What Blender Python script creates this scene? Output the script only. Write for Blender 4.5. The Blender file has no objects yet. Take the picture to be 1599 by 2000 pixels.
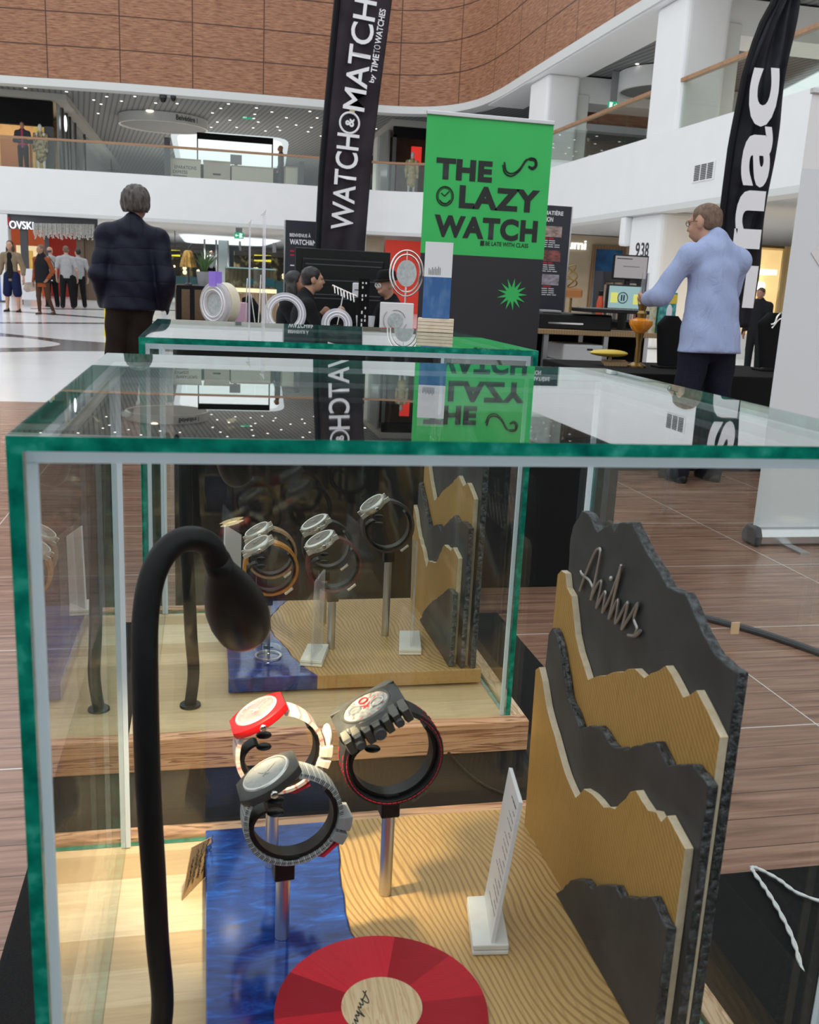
import bpy, bmesh, math, random
import numpy as np
from mathutils import Vector, Matrix
random.seed(7)
SC = bpy.context.scene
COL = SC.collection
PI = math.pi
# ------------------------------------------------------------------ camera
F_PX, PITCH, YAW, ROLL, CAM_H = 1854.8, 0.2353, 0.2187, 0.0491, 1.15
def cam_axes():
    cy, sy = math.cos(YAW), math.sin(YAW)
    fwd = Vector((sy*math.cos(PITCH), cy*math.cos(PITCH), -math.sin(PITCH)))
    right = Vector((cy, -sy, 0)); up = right.cross(fwd)
    c, s = math.cos(ROLL), math.sin(ROLL)
    return c*right + s*up, -s*right + c*up, fwd
CR, CU, CF = cam_axes()
CAM = Vector((0, 0, CAM_H))
cd = bpy.data.cameras.new('camera'); cam = bpy.data.objects.new('camera', cd); COL.objects.link(cam)
M = Matrix((CR, CU, -CF)).transposed().to_4x4(); M.translation = CAM
cam.matrix_world = M
cd.sensor_fit = 'HORIZONTAL'; cd.sensor_width = 36.0; cd.lens = 36.0*F_PX/1599.0
cd.clip_start = 0.02; cd.clip_end = 300
cd.dof.use_dof = True; cd.dof.focus_distance = 1.35; cd.dof.aperture_fstop = 28.0
SC.camera = cam
# ------------------------------------------------------------------ world, light, exposure
W = bpy.data.worlds.new('world'); SC.world = W; W.use_nodes = True
bg = W.node_tree.nodes['Background']
bg.inputs[0].default_value = (0.93, 0.97, 1.0, 1); bg.inputs[1].default_value = 1.0
SC.view_settings.view_transform = 'Standard'
try: SC.view_settings.look = 'None'
except Exception: pass
SC.view_settings.gamma = 1.0; SC.view_settings.use_curve_mapping = False
SC.view_settings.exposure = 0.6
SC.cycles.max_bounces = 24; SC.cycles.transparent_max_bounces = 40
SC.cycles.glossy_bounces = 8; SC.cycles.diffuse_bounces = 4; SC.cycles.transmission_bounces = 12
SC.cycles.sample_clamp_indirect = 6.0; SC.cycles.use_denoising = True
SC.cycles.blur_glossy = 0.3
def light(name, kind, loc, energy, col=(1, 1, 1), size=1.0, target=None, **kw):
    l = bpy.data.lights.new(name, kind); l.energy = energy; l.color = col
    if kind == 'AREA':
        l.size = size
        if 'size_y' in kw: l.shape = 'RECTANGLE'; l.size_y = kw['size_y']
    else: l.shadow_soft_size = size
    if kind == 'SPOT': l.spot_size = kw.get('angle', 1.0); l.spot_blend = kw.get('blend', 0.5)
    o = bpy.data.objects.new(name, l); COL.objects.link(o); o.location = loc
    if target is not None:
        o.rotation_euler = (Vector(target)-Vector(loc)).to_track_quat('-Z', 'Y').to_euler()
    return o
# ceiling lamps of the galleries
for x0, x1, y0, y1, nx, ny, z, e in [(-8, 6, 40, 56, 4, 3, 6.9, 75), (-10, 6, 40, 56, 4, 3, 2.85, 75), (12, 16, 12, 30, 1, 4, 6.9, 90), (12, 15, 12, 30, 1, 4, 2.85, 70)]:
    for i in range(nx):
        for j in range(ny):
            light('gallery_ceiling_lamp', 'SPOT', (x0+(x1-x0)*(i+0.5)/nx, y0+(y1-y0)*(j+0.5)/ny, z), e*2.6, (1, 0.93, 0.84), 0.10, angle=2.7, blend=0.6)
# ------------------------------------------------------------------ placing helpers
def ray(u, v): return ((u-800)/F_PX)*CR + ((1000-v)/F_PX)*CU + CF
def onz(u, v, z): d = ray(u, v); return CAM + d*((z-CAM_H)/d.z)
def ony(u, v, y): d = ray(u, v); return CAM + d*(y/d.y)
def onx(u, v, x): d = ray(u, v); return CAM + d*(x/d.x)
# ------------------------------------------------------------------ object helpers
def link(o, parent=None):
    COL.objects.link(o)
    if parent is not None: o.parent = parent
    return o
def tag(o, label=None, cat=None, group=None, kind=None):
    if label: o['label'] = label
    if cat: o['category'] = cat
    if group: o['group'] = group
    if kind: o['kind'] = kind
    return o
def thing(name, label, cat, loc=(0, 0, 0), rz=0.0, group=None):
    o = bpy.data.objects.new(name, None); o.empty_display_size = 0.05
    link(o); o.location = loc; o.rotation_euler = (0, 0, rz)
    return tag(o, label, cat, group)
def copy_tree(o, parent=None):
    c = o.copy(); COL.objects.link(c)
    if parent is not None: c.parent = parent
    for ch in list(o.children): copy_tree(ch, c)
    return c
class MB:
    """collects shapes, then links them as one mesh object"""
    def __init__(s): s.v = []; s.f = []; s.m = []; s.uv = {}
    def add(s, vs, fs, mi=0):
        b = len(s.v); s.v += [tuple(v) for v in vs]
        for f in fs: s.f.append(tuple(i+b for i in f)); s.m.append(mi)
        return s
    def box(s, a, b, mi=0, mat=None):
        x0, y0, z0 = a; x1, y1, z1 = b
        vs = [(x0,y0,z0),(x1,y0,z0),(x1,y1,z0),(x0,y1,z0),(x0,y0,z1),(x1,y0,z1),(x1,y1,z1),(x0,y1,z1)]
        if mat is not None: vs = [mat @ Vector(v) for v in vs]
        return s.add(vs, [(0,3,2,1),(4,5,6,7),(0,1,5,4),(1,2,6,5),(2,3,7,6),(3,0,4,7)], mi)
    def cbox(s, c, d, mi=0, rot=None):
        m = Matrix.Translation(c)
        if rot is not None: m = m @ rot.to_4x4()
        return s.box((-d[0]/2,-d[1]/2,-d[2]/2), (d[0]/2,d[1]/2,d[2]/2), mi, m)
    def prism(s, pts, axis, a, b, mi=0, mi_side=None):
        """polygon pts (2d) extruded from a to b along axis 'x','y','z'"""
        def p3(p, t):
            return {'x': (t, p[0], p[1]), 'y': (p[0], t, p[1]), 'z': (p[0], p[1], t)}[axis]
        n = len(pts)
        s.add([p3(p, a) for p in pts]+[p3(p, b) for p in pts], [], 0)
        base = len(s.v)-2*n
        s.f.append(tuple(base+i for i in range(n))); s.m.append(mi)
        s.f.append(tuple(base+n+i for i in reversed(range(n)))); s.m.append(mi)
        for i in range(n):
            j = (i+1) % n
            s.f.append((base+j, base+i, base+n+i, base+n+j)); s.m.append(mi if mi_side is None else mi_side)
        return s
    def tube(s, path, r, n=10, mi=0, caps=True, closed=False):
        P = [Vector(p) for p in path]; k = len(P)
        R = r if hasattr(r, '__len__') else [r]*k
        ref = None; rings = []
        for i in range(k):
            if closed: t = P[(i+1) % k]-P[i-1]
            else: t = P[min(i+1, k-1)]-P[max(i-1, 0)]
            if t.length < 1e-9: t = Vector((0, 0, 1))
            t.normalize()
            if ref is None:
                ref = t.orthogonal().normalized()
            ref = (ref - t*ref.dot(t))
            if ref.length < 1e-6: ref = t.orthogonal()
            ref.normalize(); bn = t.cross(ref)
            rings.append([P[i] + (ref*math.cos(2*PI*j/n)+bn*math.sin(2*PI*j/n))*R[i] for j in range(n)])
        vs = [v for r_ in rings for v in r_]; fs = []
        for i in range(k if closed else k-1):
            a = i*n; b = ((i+1) % k)*n
            for j in range(n): fs.append((a+j, a+(j+1) % n, b+(j+1) % n, b+j))
        if caps and not closed:
            fs.append(tuple(reversed(range(n)))); fs.append(tuple((k-1)*n+j for j in range(n)))
        return s.add(vs, fs, mi)
    def cyl(s, a, b, r, r2=None, n=24, mi=0):
        return s.tube([a, b], [r, r if r2 is None else r2], n, mi)
    def lathe(s, prof, n=24, mat=None, mi=0, sx=1, sy=1):
        """profile [(r,z)] about z; mat places it"""
        vs = []; fs = []; k = len(prof)
        for r, z in prof:
            for j in range(n):
                v = Vector((r*math.cos(2*PI*j/n)*sx, r*math.sin(2*PI*j/n)*sy, z))
                vs.append(mat @ v if mat is not None else v)
        for i in range(k-1):
            for j in range(n): fs.append((i*n+j, i*n+(j+1) % n, (i+1)*n+(j+1) % n, (i+1)*n+j))
        loop = tuple(prof[0]) == tuple(prof[-1])
        if prof[0][0] > 1e-6 and not loop: fs.append(tuple(reversed(range(n))))
        if prof[-1][0] > 1e-6 and not loop: fs.append(tuple((k-1)*n+j for j in range(n)))
        return s.add(vs, fs, mi)
    def ball(s, c, r, n=14, mi=0, rot=None):
        if not hasattr(r, '__len__'): r = (r, r, r)
        m = Matrix.Translation(c)
        if rot is not None: m = m @ rot.to_4x4()
        m = m @ Matrix.Diagonal((r[0], r[1], r[2], 1))
        k = max(5, n//2)
        return s.lathe([(max(math.sin(PI*i/k), 1e-7), -math.cos(PI*i/k)) for i in range(k+1)], n, m, mi)
    def quad(s, a, b, c, d, mi=0): return s.add([a, b, c, d], [(0, 1, 2, 3)], mi)
    def grid(s, fn, nu, nv, mi=0):
        vs = [fn(i/nu, j/nv) for j in range(nv+1) for i in range(nu+1)]
        fs = [(j*(nu+1)+i, j*(nu+1)+i+1, (j+1)*(nu+1)+i+1, (j+1)*(nu+1)+i) for j in range(nv) for i in range(nu)]
        return s.add(vs, fs, mi)
    def build(s, name, mats, parent=None, smooth=False, bevel=0.0, loc=None, rot=None, seg=2, uvfn=None, fix=True):
        me = bpy.data.meshes.new(name)
        me.from_pydata(s.v, [], s.f)
        if not isinstance(mats, (list, tuple)): mats = [mats]
        for m in mats: me.materials.append(m)
        me.polygons.foreach_set('material_index', s.m)
        if fix:
            bm = bmesh.new(); bm.from_mesh(me)
            bmesh.ops.remove_doubles(bm, verts=bm.verts, dist=1e-6)
            bmesh.ops.recalc_face_normals(bm, faces=bm.faces)
            bm.to_mesh(me); bm.free()
        if uvfn:
            ul = me.uv_layers.new(name='UVMap')
            for lp in me.loops: ul.data[lp.index].uv = uvfn(me.vertices[lp.vertex_index].co)
        if smooth:
            for p in me.polygons: p.use_smooth = True
            if smooth != 'all':
                try: me.set_sharp_from_angle(angle=math.radians(40))
                except Exception: pass
        o = bpy.data.objects.new(name, me); link(o, parent)
        if loc is not None: o.location = loc
        if rot is not None: o.rotation_euler = rot
        if bevel > 0:
            md = o.modifiers.new('edge', 'BEVEL'); md.width = bevel; md.segments = seg; md.limit_method = 'ANGLE'
            md.angle_limit = math.radians(50)
        return o
def smooth_path(pts, k=6, closed=False):
    """Catmull-Rom through the points"""
    P = [Vector(p) for p in pts]; n = len(P); out = []
    rng = range(n if closed else n-1)
    for i in rng:
        p0 = P[i-1] if (i > 0 or closed) else P[0]*2-P[1]
        p1 = P[i]; p2 = P[(i+1) % n]
        p3 = P[(i+2) % n] if (i+2 < n or closed) else P[-1]*2-P[-2]
        for t in range(k):
            u = t/k
            out.append(0.5*((2*p1)+(p2-p0)*u+(2*p0-5*p1+4*p2-p3)*u*u+(3*p1-p0-3*p2+p3)*u**3))
    if not closed: out.append(P[-1])
    return out
# ------------------------------------------------------------------ lettering
def glyphs(s, bold=0.0, extrude=0.0, shear=0.0, spacing=1.0):
    cu = bpy.data.curves.new('txt', 'FONT'); cu.body = s; cu.size = 1.0; cu.offset = bold; cu.extrude = extrude
    cu.shear = shear; cu.space_character = spacing; cu.resolution_u = 4
    ob = bpy.data.objects.new('txt', cu); COL.objects.link(ob)
    dg = bpy.context.evaluated_depsgraph_get(); dg.update()
    me = bpy.data.meshes.new_from_object(ob.evaluated_get(dg))
    bpy.data.objects.remove(ob); bpy.data.curves.remove(cu)
    return me
def text_on(name, s, org, right, up, w, h, mat, parent=None, bold=0.0, shear=0.0, spacing=1.0, extrude=0.0, warp=None, keep=False):
    """letters filling the w x h rectangle whose lower-left corner is org"""
    me = glyphs(s, bold, 1.0 if extrude else 0.0, shear, spacing)
    n = len(me.vertices)
    co = np.empty(n*3); me.vertices.foreach_get('co', co); co = co.reshape(-1, 3)
    lo = co.min(0); hi = co.max(0)
    R = Vector(right).normalized(); U = Vector(up).normalized(); N = R.cross(U)
    sx = w/max(hi[0]-lo[0], 1e-6); sy = h/max(hi[1]-lo[1], 1e-6)
    if keep: sx = sy = min(sx, sy)
    out = np.zeros_like(co)
    for i in range(n):
        a = (co[i, 0]-lo[0])*sx; b = (co[i, 1]-lo[1])*sy; c = co[i, 2]*extrude
        p = Vector(org)+R*a+U*b+N*c
        if warp: p = warp(p)
        out[i] = p
    me.vertices.foreach_set('co', out.ravel()); me.update()
    me.materials.clear(); me.materials.append(mat); me.name = name
    o = bpy.data.objects.new(name, me); link(o, parent)
    return o
# ------------------------------------------------------------------ materials
def mat(name, col=(0.8, 0.8, 0.8), rough=0.5, metal=0.0, spec=0.5, emit=None, es=1.0, alpha=1.0, trans=0.0, sheen=0.0, coat=0.0, ior=1.45):
    m = bpy.data.materials.new(name); m.use_nodes = True
    b = m.node_tree.nodes['Principled BSDF']
    b.inputs['Base Color'].default_value = (*col, 1); b.inputs['Roughness'].default_value = rough
    b.inputs['Metallic'].default_value = metal; b.inputs['Specular IOR Level'].default_value = spec
    b.inputs['IOR'].default_value = ior
    if emit: b.inputs['Emission Color'].default_value = (*emit, 1); b.inputs['Emission Strength'].default_value = es
    if alpha < 1: b.inputs['Alpha'].default_value = alpha
    if trans: b.inputs['Transmission Weight'].default_value = trans
    if sheen: b.inputs['Sheen Weight'].default_value = sheen
    if coat: b.inputs['Coat Weight'].default_value = coat; b.inputs['Coat Roughness'].default_value = 0.08
    return m
class NT:
    def __init__(s, m): s.m = m; s.t = m.node_tree; s.b = s.t.nodes.get('Principled BSDF')
    def n(s, typ, **kw):
        o = s.t.nodes.new(typ)
        for k, v in kw.items():
            if k == 'ins':
                for a, b in v.items():
                    if hasattr(b, 'is_output'): s.t.links.new(b, o.inputs[a])
                    else: o.inputs[a].default_value = b
            else: setattr(o, k, v)
        return o
    def l(s, a, b): s.t.links.new(a, b)
    def math(s, op, a, b=None, c=None):
        o = s.t.nodes.new('ShaderNodeMath'); o.operation = op
        for i, x in enumerate((a, b, c)):
            if x is None: continue
            if hasattr(x, 'is_output'): s.t.links.new(x, o.inputs[i])
            else: o.inputs[i].default_value = x
        return o.outputs[0]
    def coords(s, kind='Object', scale=(1, 1, 1), rot=(0, 0, 0), loc=(0, 0, 0)):
        tc = s.n('ShaderNodeTexCoord'); mp = s.n('ShaderNodeMapping')
        mp.inputs['Scale'].default_value = scale; mp.inputs['Rotation'].default_value = rot; mp.inputs['Location'].default_value = loc
        s.l(tc.outputs[kind], mp.inputs[0]); return mp.outputs[0]
    def ramp(s, fac, stops):
        r = s.n('ShaderNodeValToRGB'); e = r.color_ramp.elements
        while len(e) < len(stops): e.new(0.5)
        for i, (p, c) in enumerate(stops): e[i].position = p; e[i].color = (*c, 1)
        s.l(fac, r.inputs[0]); return r.outputs[0]
    def mix(s, fac, a, b, blend='MIX'):
        o = s.n('ShaderNodeMix', data_type='RGBA', blend_type=blend)
        for k, x in ((0, fac), (6, a), (7, b)):
            if hasattr(x, 'is_output'): s.l(x, o.inputs[k])
            else: o.inputs[k].default_value = x if k == 0 else (*x, 1)
        return o.outputs[2]
    def bump(s, h, strength=0.3, dist=0.01):
        b = s.n('ShaderNodeBump'); b.inputs['Strength'].default_value = strength; b.inputs['Distance'].default_value = dist
        s.l(h, b.inputs['Height']); s.l(b.outputs[0], s.b.inputs['Normal'])
    def noise(s, vec, scale=5, detail=4, rough=0.5, dist=0.0):
        o = s.n('ShaderNodeTexNoise'); o.inputs['Scale'].default_value = scale; o.inputs['Detail'].default_value = detail
        o.inputs['Roughness'].default_value = rough; o.inputs['Distortion'].default_value = dist
        s.l(vec, o.inputs['Vector']); return o.outputs['Fac']
    def wave(s, vec, scale=5, dist=2, detail=2, dscale=1.0, axis='X', typ='BANDS', rough=0.5):
        o = s.n('ShaderNodeTexWave'); o.wave_type = typ
        if typ == 'BANDS': o.bands_direction = axis
        else: o.rings_direction = axis
        o.inputs['Scale'].default_value = scale; o.inputs['Distortion'].default_value = dist
        o.inputs['Detail'].default_value = detail; o.inputs['Detail Scale'].default_value = dscale; o.inputs['Detail Roughness'].default_value = rough
        s.l(vec, o.inputs['Vector']); return o.outputs['Fac']
def noisy(name, c1, c2, scale=20, rough=0.6, stretch=(1, 1, 1), rot=(0, 0, 0), bump=0.0, detail=5, lo=0.35, hi=0.65, **kw):
    m = mat(name, c1, rough, **kw); t = NT(m)
    f = t.noise(t.coords('Object', stretch, rot), scale, detail)
    t.l(t.ramp(f, [(lo, c1), (hi, c2)]), t.b.inputs['Base Color'])
    if bump: t.bump(f, bump, 0.005)
    return m
def wood(name, c1, c2, c3, scale=60, stretch=(1, 1, 1), rot=(0, 0, 0), dist=3.0, rough=0.45, bump=0.08, fine=250, loc=(0, 0, 0)):
    m = mat(name, c1, rough); t = NT(m)
    v = t.coords('Object', stretch, rot, loc)
    w = t.wave(v, scale, dist, 3, 1.2, 'X', rough=0.6)
    nz = t.noise(t.coords('Object', (stretch[0]*1.0, stretch[1]*0.06, stretch[2]), rot), fine, 3)
    a = t.ramp(w, [(0.0, c3), (0.35, c1), (0.75, c2), (1.0, c1)])
    b = t.mix(t.math('MULTIPLY', nz, 0.45), a, c3)
    t.l(b, t.b.inputs['Base Color'])
    if bump: t.bump(w, bump, 0.002)
    return m
def glassy(name, tint=(1, 1, 1), f0=0.042, rough=0.0, absorb=0.985):
    """thin clear sheet: Schlick reflection over straight-through transmission"""
    m = bpy.data.materials.new(name); m.use_nodes = True; t = NT(m); t.t.nodes.remove(t.b)
    geo = t.n('ShaderNodeNewGeometry')
    dp = t.n('ShaderNodeVectorMath', operation='DOT_PRODUCT'); t.l(geo.outputs['Incoming'], dp.inputs[0]); t.l(geo.outputs['Normal'], dp.inputs[1])
    c = t.math('SUBTRACT', 1.0, t.math('ABSOLUTE', dp.outputs['Value']))
    fr = t.math('ADD', f0, t.math('MULTIPLY', 1-f0, t.math('POWER', c, 5.0)))
    tr = t.n('ShaderNodeBsdfTransparent'); tr.inputs[0].default_value = (*[x*absorb for x in tint], 1)
    gl = t.n('ShaderNodeBsdfGlossy'); gl.inputs['Roughness'].default_value = rough; gl.inputs[0].default_value = (1, 1, 1, 1)
    mx = t.n('ShaderNodeMixShader'); t.l(fr, mx.inputs[0]); t.l(tr.outputs[0], mx.inputs[1]); t.l(gl.outputs[0], mx.inputs[2])
    t.l(mx.outputs[0], t.t.nodes['Material Output'].inputs[0]); return m
def emitter(name, col, s): return mat(name, (0, 0, 0), 0.5, emit=col, es=s)
def seethrough(name, col, a, rough=0.7):
    """thin woven cloth that lets part of the light through"""
    return mat(name, col, rough, alpha=a)

m_white = noisy('white_paint', (0.80, 0.80, 0.80), (0.78, 0.785, 0.79), 2, 0.55)
m_offwhite = mat('offwhite_paint', (0.68, 0.68, 0.66), 0.6)
m_black = mat('black_plastic', (0.006, 0.006, 0.0065), 0.38, spec=0.4)
m_blackmatt = mat('black_matt', (0.006, 0.006, 0.0065), 0.8, spec=0.2)
m_rubber = noisy('black_rubber', (0.004, 0.004, 0.005), (0.006, 0.006, 0.007), 300, 0.45, bump=0.05, spec=0.3)
m_cloth = noisy('black_table_cloth', (0.006, 0.006, 0.007), (0.014, 0.0135, 0.0135), 900, 0.85, bump=0.2, spec=0.15)
m_glass = glassy('case_glass', (0.985, 1.0, 0.992))
m_glass2 = glassy('railing_glass', (0.92, 0.97, 0.95), 0.04)
m_acryl = glassy('clear_acrylic', (0.97, 0.97, 0.98), 0.06, 0.03)
m_edge = mat('green_glass_edge', (0.0, 0.19, 0.125), 0.12, coat=0.6)
t = NT(m_edge); f = t.noise(t.coords('Object', (1, 1, 1)), 90, 3)
t.l(t.ramp(f, [(0.3, (0.0, 0.10, 0.075)), (0.55, (0.005, 0.22, 0.15)), (0.75, (0.05, 0.40, 0.30))]), t.b.inputs['Base Color'])
m_seal = bpy.data.materials.new('milky_silicone'); m_seal.use_nodes = True; t = NT(m_seal); t.t.nodes.remove(t.b)
a_ = t.n('ShaderNodeBsdfDiffuse'); a_.inputs[0].default_value = (0.88, 0.93, 0.98, 1); b_ = t.n('ShaderNodeBsdfTranslucent'); b_.inputs[0].default_value = (0.88, 0.94, 1.0, 1)
x_ = t.n('ShaderNodeMixShader'); x_.inputs[0].default_value = 0.5; t.l(a_.outputs[0], x_.inputs[1]); t.l(b_.outputs[0], x_.inputs[2]); t.l(x_.outputs[0], t.t.nodes['Material Output'].inputs[0])
m_alu = mat('brushed_aluminium', (0.55, 0.55, 0.56), 0.35, 1.0)
m_steel = mat('polished_steel', (0.72, 0.71, 0.69), 0.18, 1.0)
m_brass = mat('brass', (0.26, 0.17, 0.06), 0.35, 1.0)
m_grey = mat('grey_plastic', (0.28, 0.28, 0.29), 0.4)
m_dgrey = mat('dark_grey', (0.06, 0.06, 0.065), 0.5)
m_card = mat('white_card', (0.72, 0.72, 0.74), 0.5)
m_ink = mat('black_print', (0.02, 0.02, 0.025), 0.6)
m_wtxt = mat('white_print', (0.85, 0.85, 0.88), 0.6)
m_screen_off = mat('dark_screen', (0.01, 0.01, 0.012), 0.1)
# ------------------------------------------------------------------ the mall
def struct(o): o['kind'] = 'structure'; return o
EDGE = smooth_path([(-16, 38.4, 0), (-7, 37.6, 0), (-2.5, 37.05, 0), (3, 36.85, 0), (5.6, 36.85, 0), (7.0, 36.75, 0), (8.3, 36.1, 0),
                    (9.15, 34.7, 0), (9.5, 32.4, 0), (9.5, 27, 0), (9.5, 14, 0), (9.5, 2, 0)], 6)
def arc_of(path):
    s = [0.0]
    for a, b in zip(path, path[1:]): s.append(s[-1]+(b-a).length)
    return s
def offset(path, d):
    out = []
    for i, p in enumerate(path):
        t = path[min(i+1, len(path)-1)]-path[max(i-1, 0)]; t.z = 0; t.normalize()
        out.append(p+Vector((-t.y, t.x, 0))*d)      # to the left of travel = away from the atrium
    return out
def band(name, path, z0, z1, thick, material, parent=None, uv=True, front=0.0):
    a = offset(path, front); b = offset(path, front+thick); s = arc_of(path); n = len(path)
    mb = MB()
    vs = [(p.x, p.y, z0) for p in a]+[(p.x, p.y, z1) for p in a]+[(p.x, p.y, z1) for p in b]+[(p.x, p.y, z0) for p in b]
    fs = []
    for i in range(n-1):
        for k in range(4):
            A = k*n; B = ((k+1) % 4)*n
            fs.append((A+i, A+i+1, B+i+1, B+i))
    fs.append((0, n, 2*n, 3*n)); fs.append((n-1, 4*n-1, 3*n-1, 2*n-1))
    mb.add(vs, fs)
    me = bpy.data.meshes.new(name); me.from_pydata(mb.v, [], mb.f); me.materials.append(material)
    if uv:
        ul = me.uv_layers.new(name='UVMap'); S = s*4
        for lp in me.loops: ul.data[lp.index].uv = (S[lp.vertex_index], vs[lp.vertex_index][2])
    bm = bmesh.new(); bm.from_mesh(me); bmesh.ops.recalc_face_normals(bm, faces=bm.faces); bm.to_mesh(me); bm.free()
    o = bpy.data.objects.new(name, me); link(o, parent); return o
ARC = arc_of(EDGE)
def arc_at_x(x):
    for i in range(len(EDGE)-1):
        if EDGE[i].x <= x <= EDGE[i+1].x: return ARC[i]+(ARC[i+1]-ARC[i])*(x-EDGE[i].x)/(EDGE[i+1].x-EDGE[i].x)
# brown embossed wall panels
m_brown = mat('embossed_copper_panel', (0.3, 0.12, 0.065), 0.55); t = NT(m_brown)
tc = t.n('ShaderNodeTexCoord'); sp = t.n('ShaderNodeSeparateXYZ'); t.l(tc.outputs['UV'], sp.inputs[0])
U_ = t.math('DIVIDE', t.math('SUBTRACT', sp.outputs[0], arc_at_x(-5.26)), 2.46); V_ = t.math('DIVIDE', t.math('SUBTRACT', sp.outputs[1], 7.47), 1.075)
def groove(c, w): return t.math('LESS_THAN', t.math('ABSOLUTE', t.math('SUBTRACT', t.math('FRACT', t.math('ADD', c, 0.5)), 0.5)), w)
seam = t.math('MAXIMUM', groove(U_, 0.0075), groove(V_, 0.017))
cb = t.n('ShaderNodeCombineXYZ'); t.l(t.math('MULTIPLY', sp.outputs[0], 2.2), cb.inputs[0]); t.l(t.math('MULTIPLY', sp.outputs[1], 22), cb.inputs[1])
g1 = t.noise(cb.outputs[0], 1.3, 5, 0.65, 0.4)
cb2 = t.n('ShaderNodeCombineXYZ'); t.l(sp.outputs[0], cb2.inputs[0]); t.l(sp.outputs[1], cb2.inputs[1])
g2 = t.noise(cb2.outputs[0], 1.7, 3)
c = t.ramp(g1, [(0.33, (0.13, 0.048, 0.023)), (0.47, (0.31, 0.142, 0.073)), (0.66, (0.52, 0.275, 0.155))])
c = t.mix(t.math('MULTIPLY', g2, 0.55), c, (0.20, 0.078, 0.045))
t.l(t.mix(seam, c, (0.055, 0.022, 0.014)), t.b.inputs['Base Color']); t.bump(g1, 0.5, 0.04)
struct(band('wall_back', EDGE, 7.47, 13.0, 0.3, m_brown))
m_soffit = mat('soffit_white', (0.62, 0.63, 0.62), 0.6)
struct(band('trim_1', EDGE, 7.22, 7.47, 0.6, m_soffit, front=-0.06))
struct(band('wall_balcony', EDGE, 3.02, 4.5, 0.35, m_white))
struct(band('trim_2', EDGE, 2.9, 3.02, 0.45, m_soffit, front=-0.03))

def gallery(name, z0, z1, material, inset=0.2):
    e = offset(EDGE, inset)
    pts = [(p.x, p.y) for p in e]+[(24, 2), (24, 68), (-16, 68)]
    mb = MB(); mb.prism(pts, 'z', z0, z1); return struct(mb.build(name, material))
# grey slatted ceiling
m_slat = mat('grey_slat_ceiling', (0.25, 0.26, 0.265), 0.6); t = NT(m_slat)
v = t.coords('Object'); w = t.wave(v, 1.6, 0, 0, 1, 'DIAGONAL')
sp = t.n('ShaderNodeSeparateXYZ'); t.l(v, sp.inputs[0])
st = t.math('FRACT', t.math('MULTIPLY', t.math('ADD', sp.outputs[0], t.math('MULTIPLY', sp.outputs[1], 0.12)), 5.0))
t.l(t.ramp(st, [(0.0, (0.10, 0.104, 0.107)), (0.25, (0.10, 0.104, 0.107)), (0.4, (0.22, 0.227, 0.232)), (1.0, (0.20, 0.207, 0.212))]), t.b.inputs['Base Color'])
gallery('ceiling_upper', 7.3, 7.47, m_slat)
m_tile = noisy('gallery_floor', (0.55, 0.55, 0.54), (0.62, 0.62, 0.61), 1.5, 0.6)
gallery('floor_upper', 4.3, 4.45, m_tile)
gallery('ceiling_lower', 3.03, 3.15, mat('ceiling_lower_grey', (0.52, 0.53, 0.53), 0.6))
# white plasterboard border of the right gallery ceiling
mb = MB(); mb.box((9.5, 4, 7.18), (10.75, 33.5, 7.3)); struct(mb.build('trim_3', m_white))
# ground floors
m_marble = noisy('white_polished_floor', (0.70, 0.71, 0.73), (0.76, 0.77, 0.78), 0.7, 0.16)
mb = MB(); mb.box((-30, -16, -0.12), (26, 68, 0)); struct(mb.build('floor', m_marble))
m_inlay = mat('dark_polished_inlay', (0.075, 0.072, 0.075), 0.14)
def inlay(name, pix, material, z):
    pts = [(p.x, p.y) for p in (onz(u, v_, 0) for u, v_ in pix)]
    mb = MB(); mb.prism(pts, 'z', z-0.003, z); o = mb.build(name, material); return struct(o)
def lerp_ext(pts, u):                         # pixel polyline, extended straight
    for a, b in zip(pts, pts[1:]):
        if u <= b[0] or b is pts[-1]: return a[1]+(b[1]-a[1])*(u-a[0])/(b[0]-a[0])
us = [-160, -80, 0, 50, 120, 200, 290, 400]
top = [(0, 650.5), (52, 656), (120, 663), (201, 669)]; bot = [(0, 687.5), (120, 685.6), (201, 686)]
inlay('floor_inlay_1', [(u, lerp_ext(top, u)) for u in us]+[(u, lerp_ext(bot, u)) for u in reversed(us)], m_inlay, 0.003)
ov = smooth_path([(-150, 650, 0), (0, 657.5, 0), (45, 660.3, 0), (90, 666, 0), (118.5, 672.5, 0), (90, 678, 0), (45, 679.5, 0), (0, 680, 0), (-150, 681, 0)], 4)
inlay('floor_inlay_2', [(p.x, p.y) for p in ov], m_marble, 0.005)
for i, (a, b, h) in enumerate([((-60, 629), (330, 631.2), 2.4), ((20, 606.5), (330, 629), 2.4), ((60, 602), (420, 606.5), 1.6)]):
    inlay('floor_inlay_%d' % (i+3), [a, b, (b[0], b[1]+h), (a[0], a[1]+h)], m_inlay, 0.0035)
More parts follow.
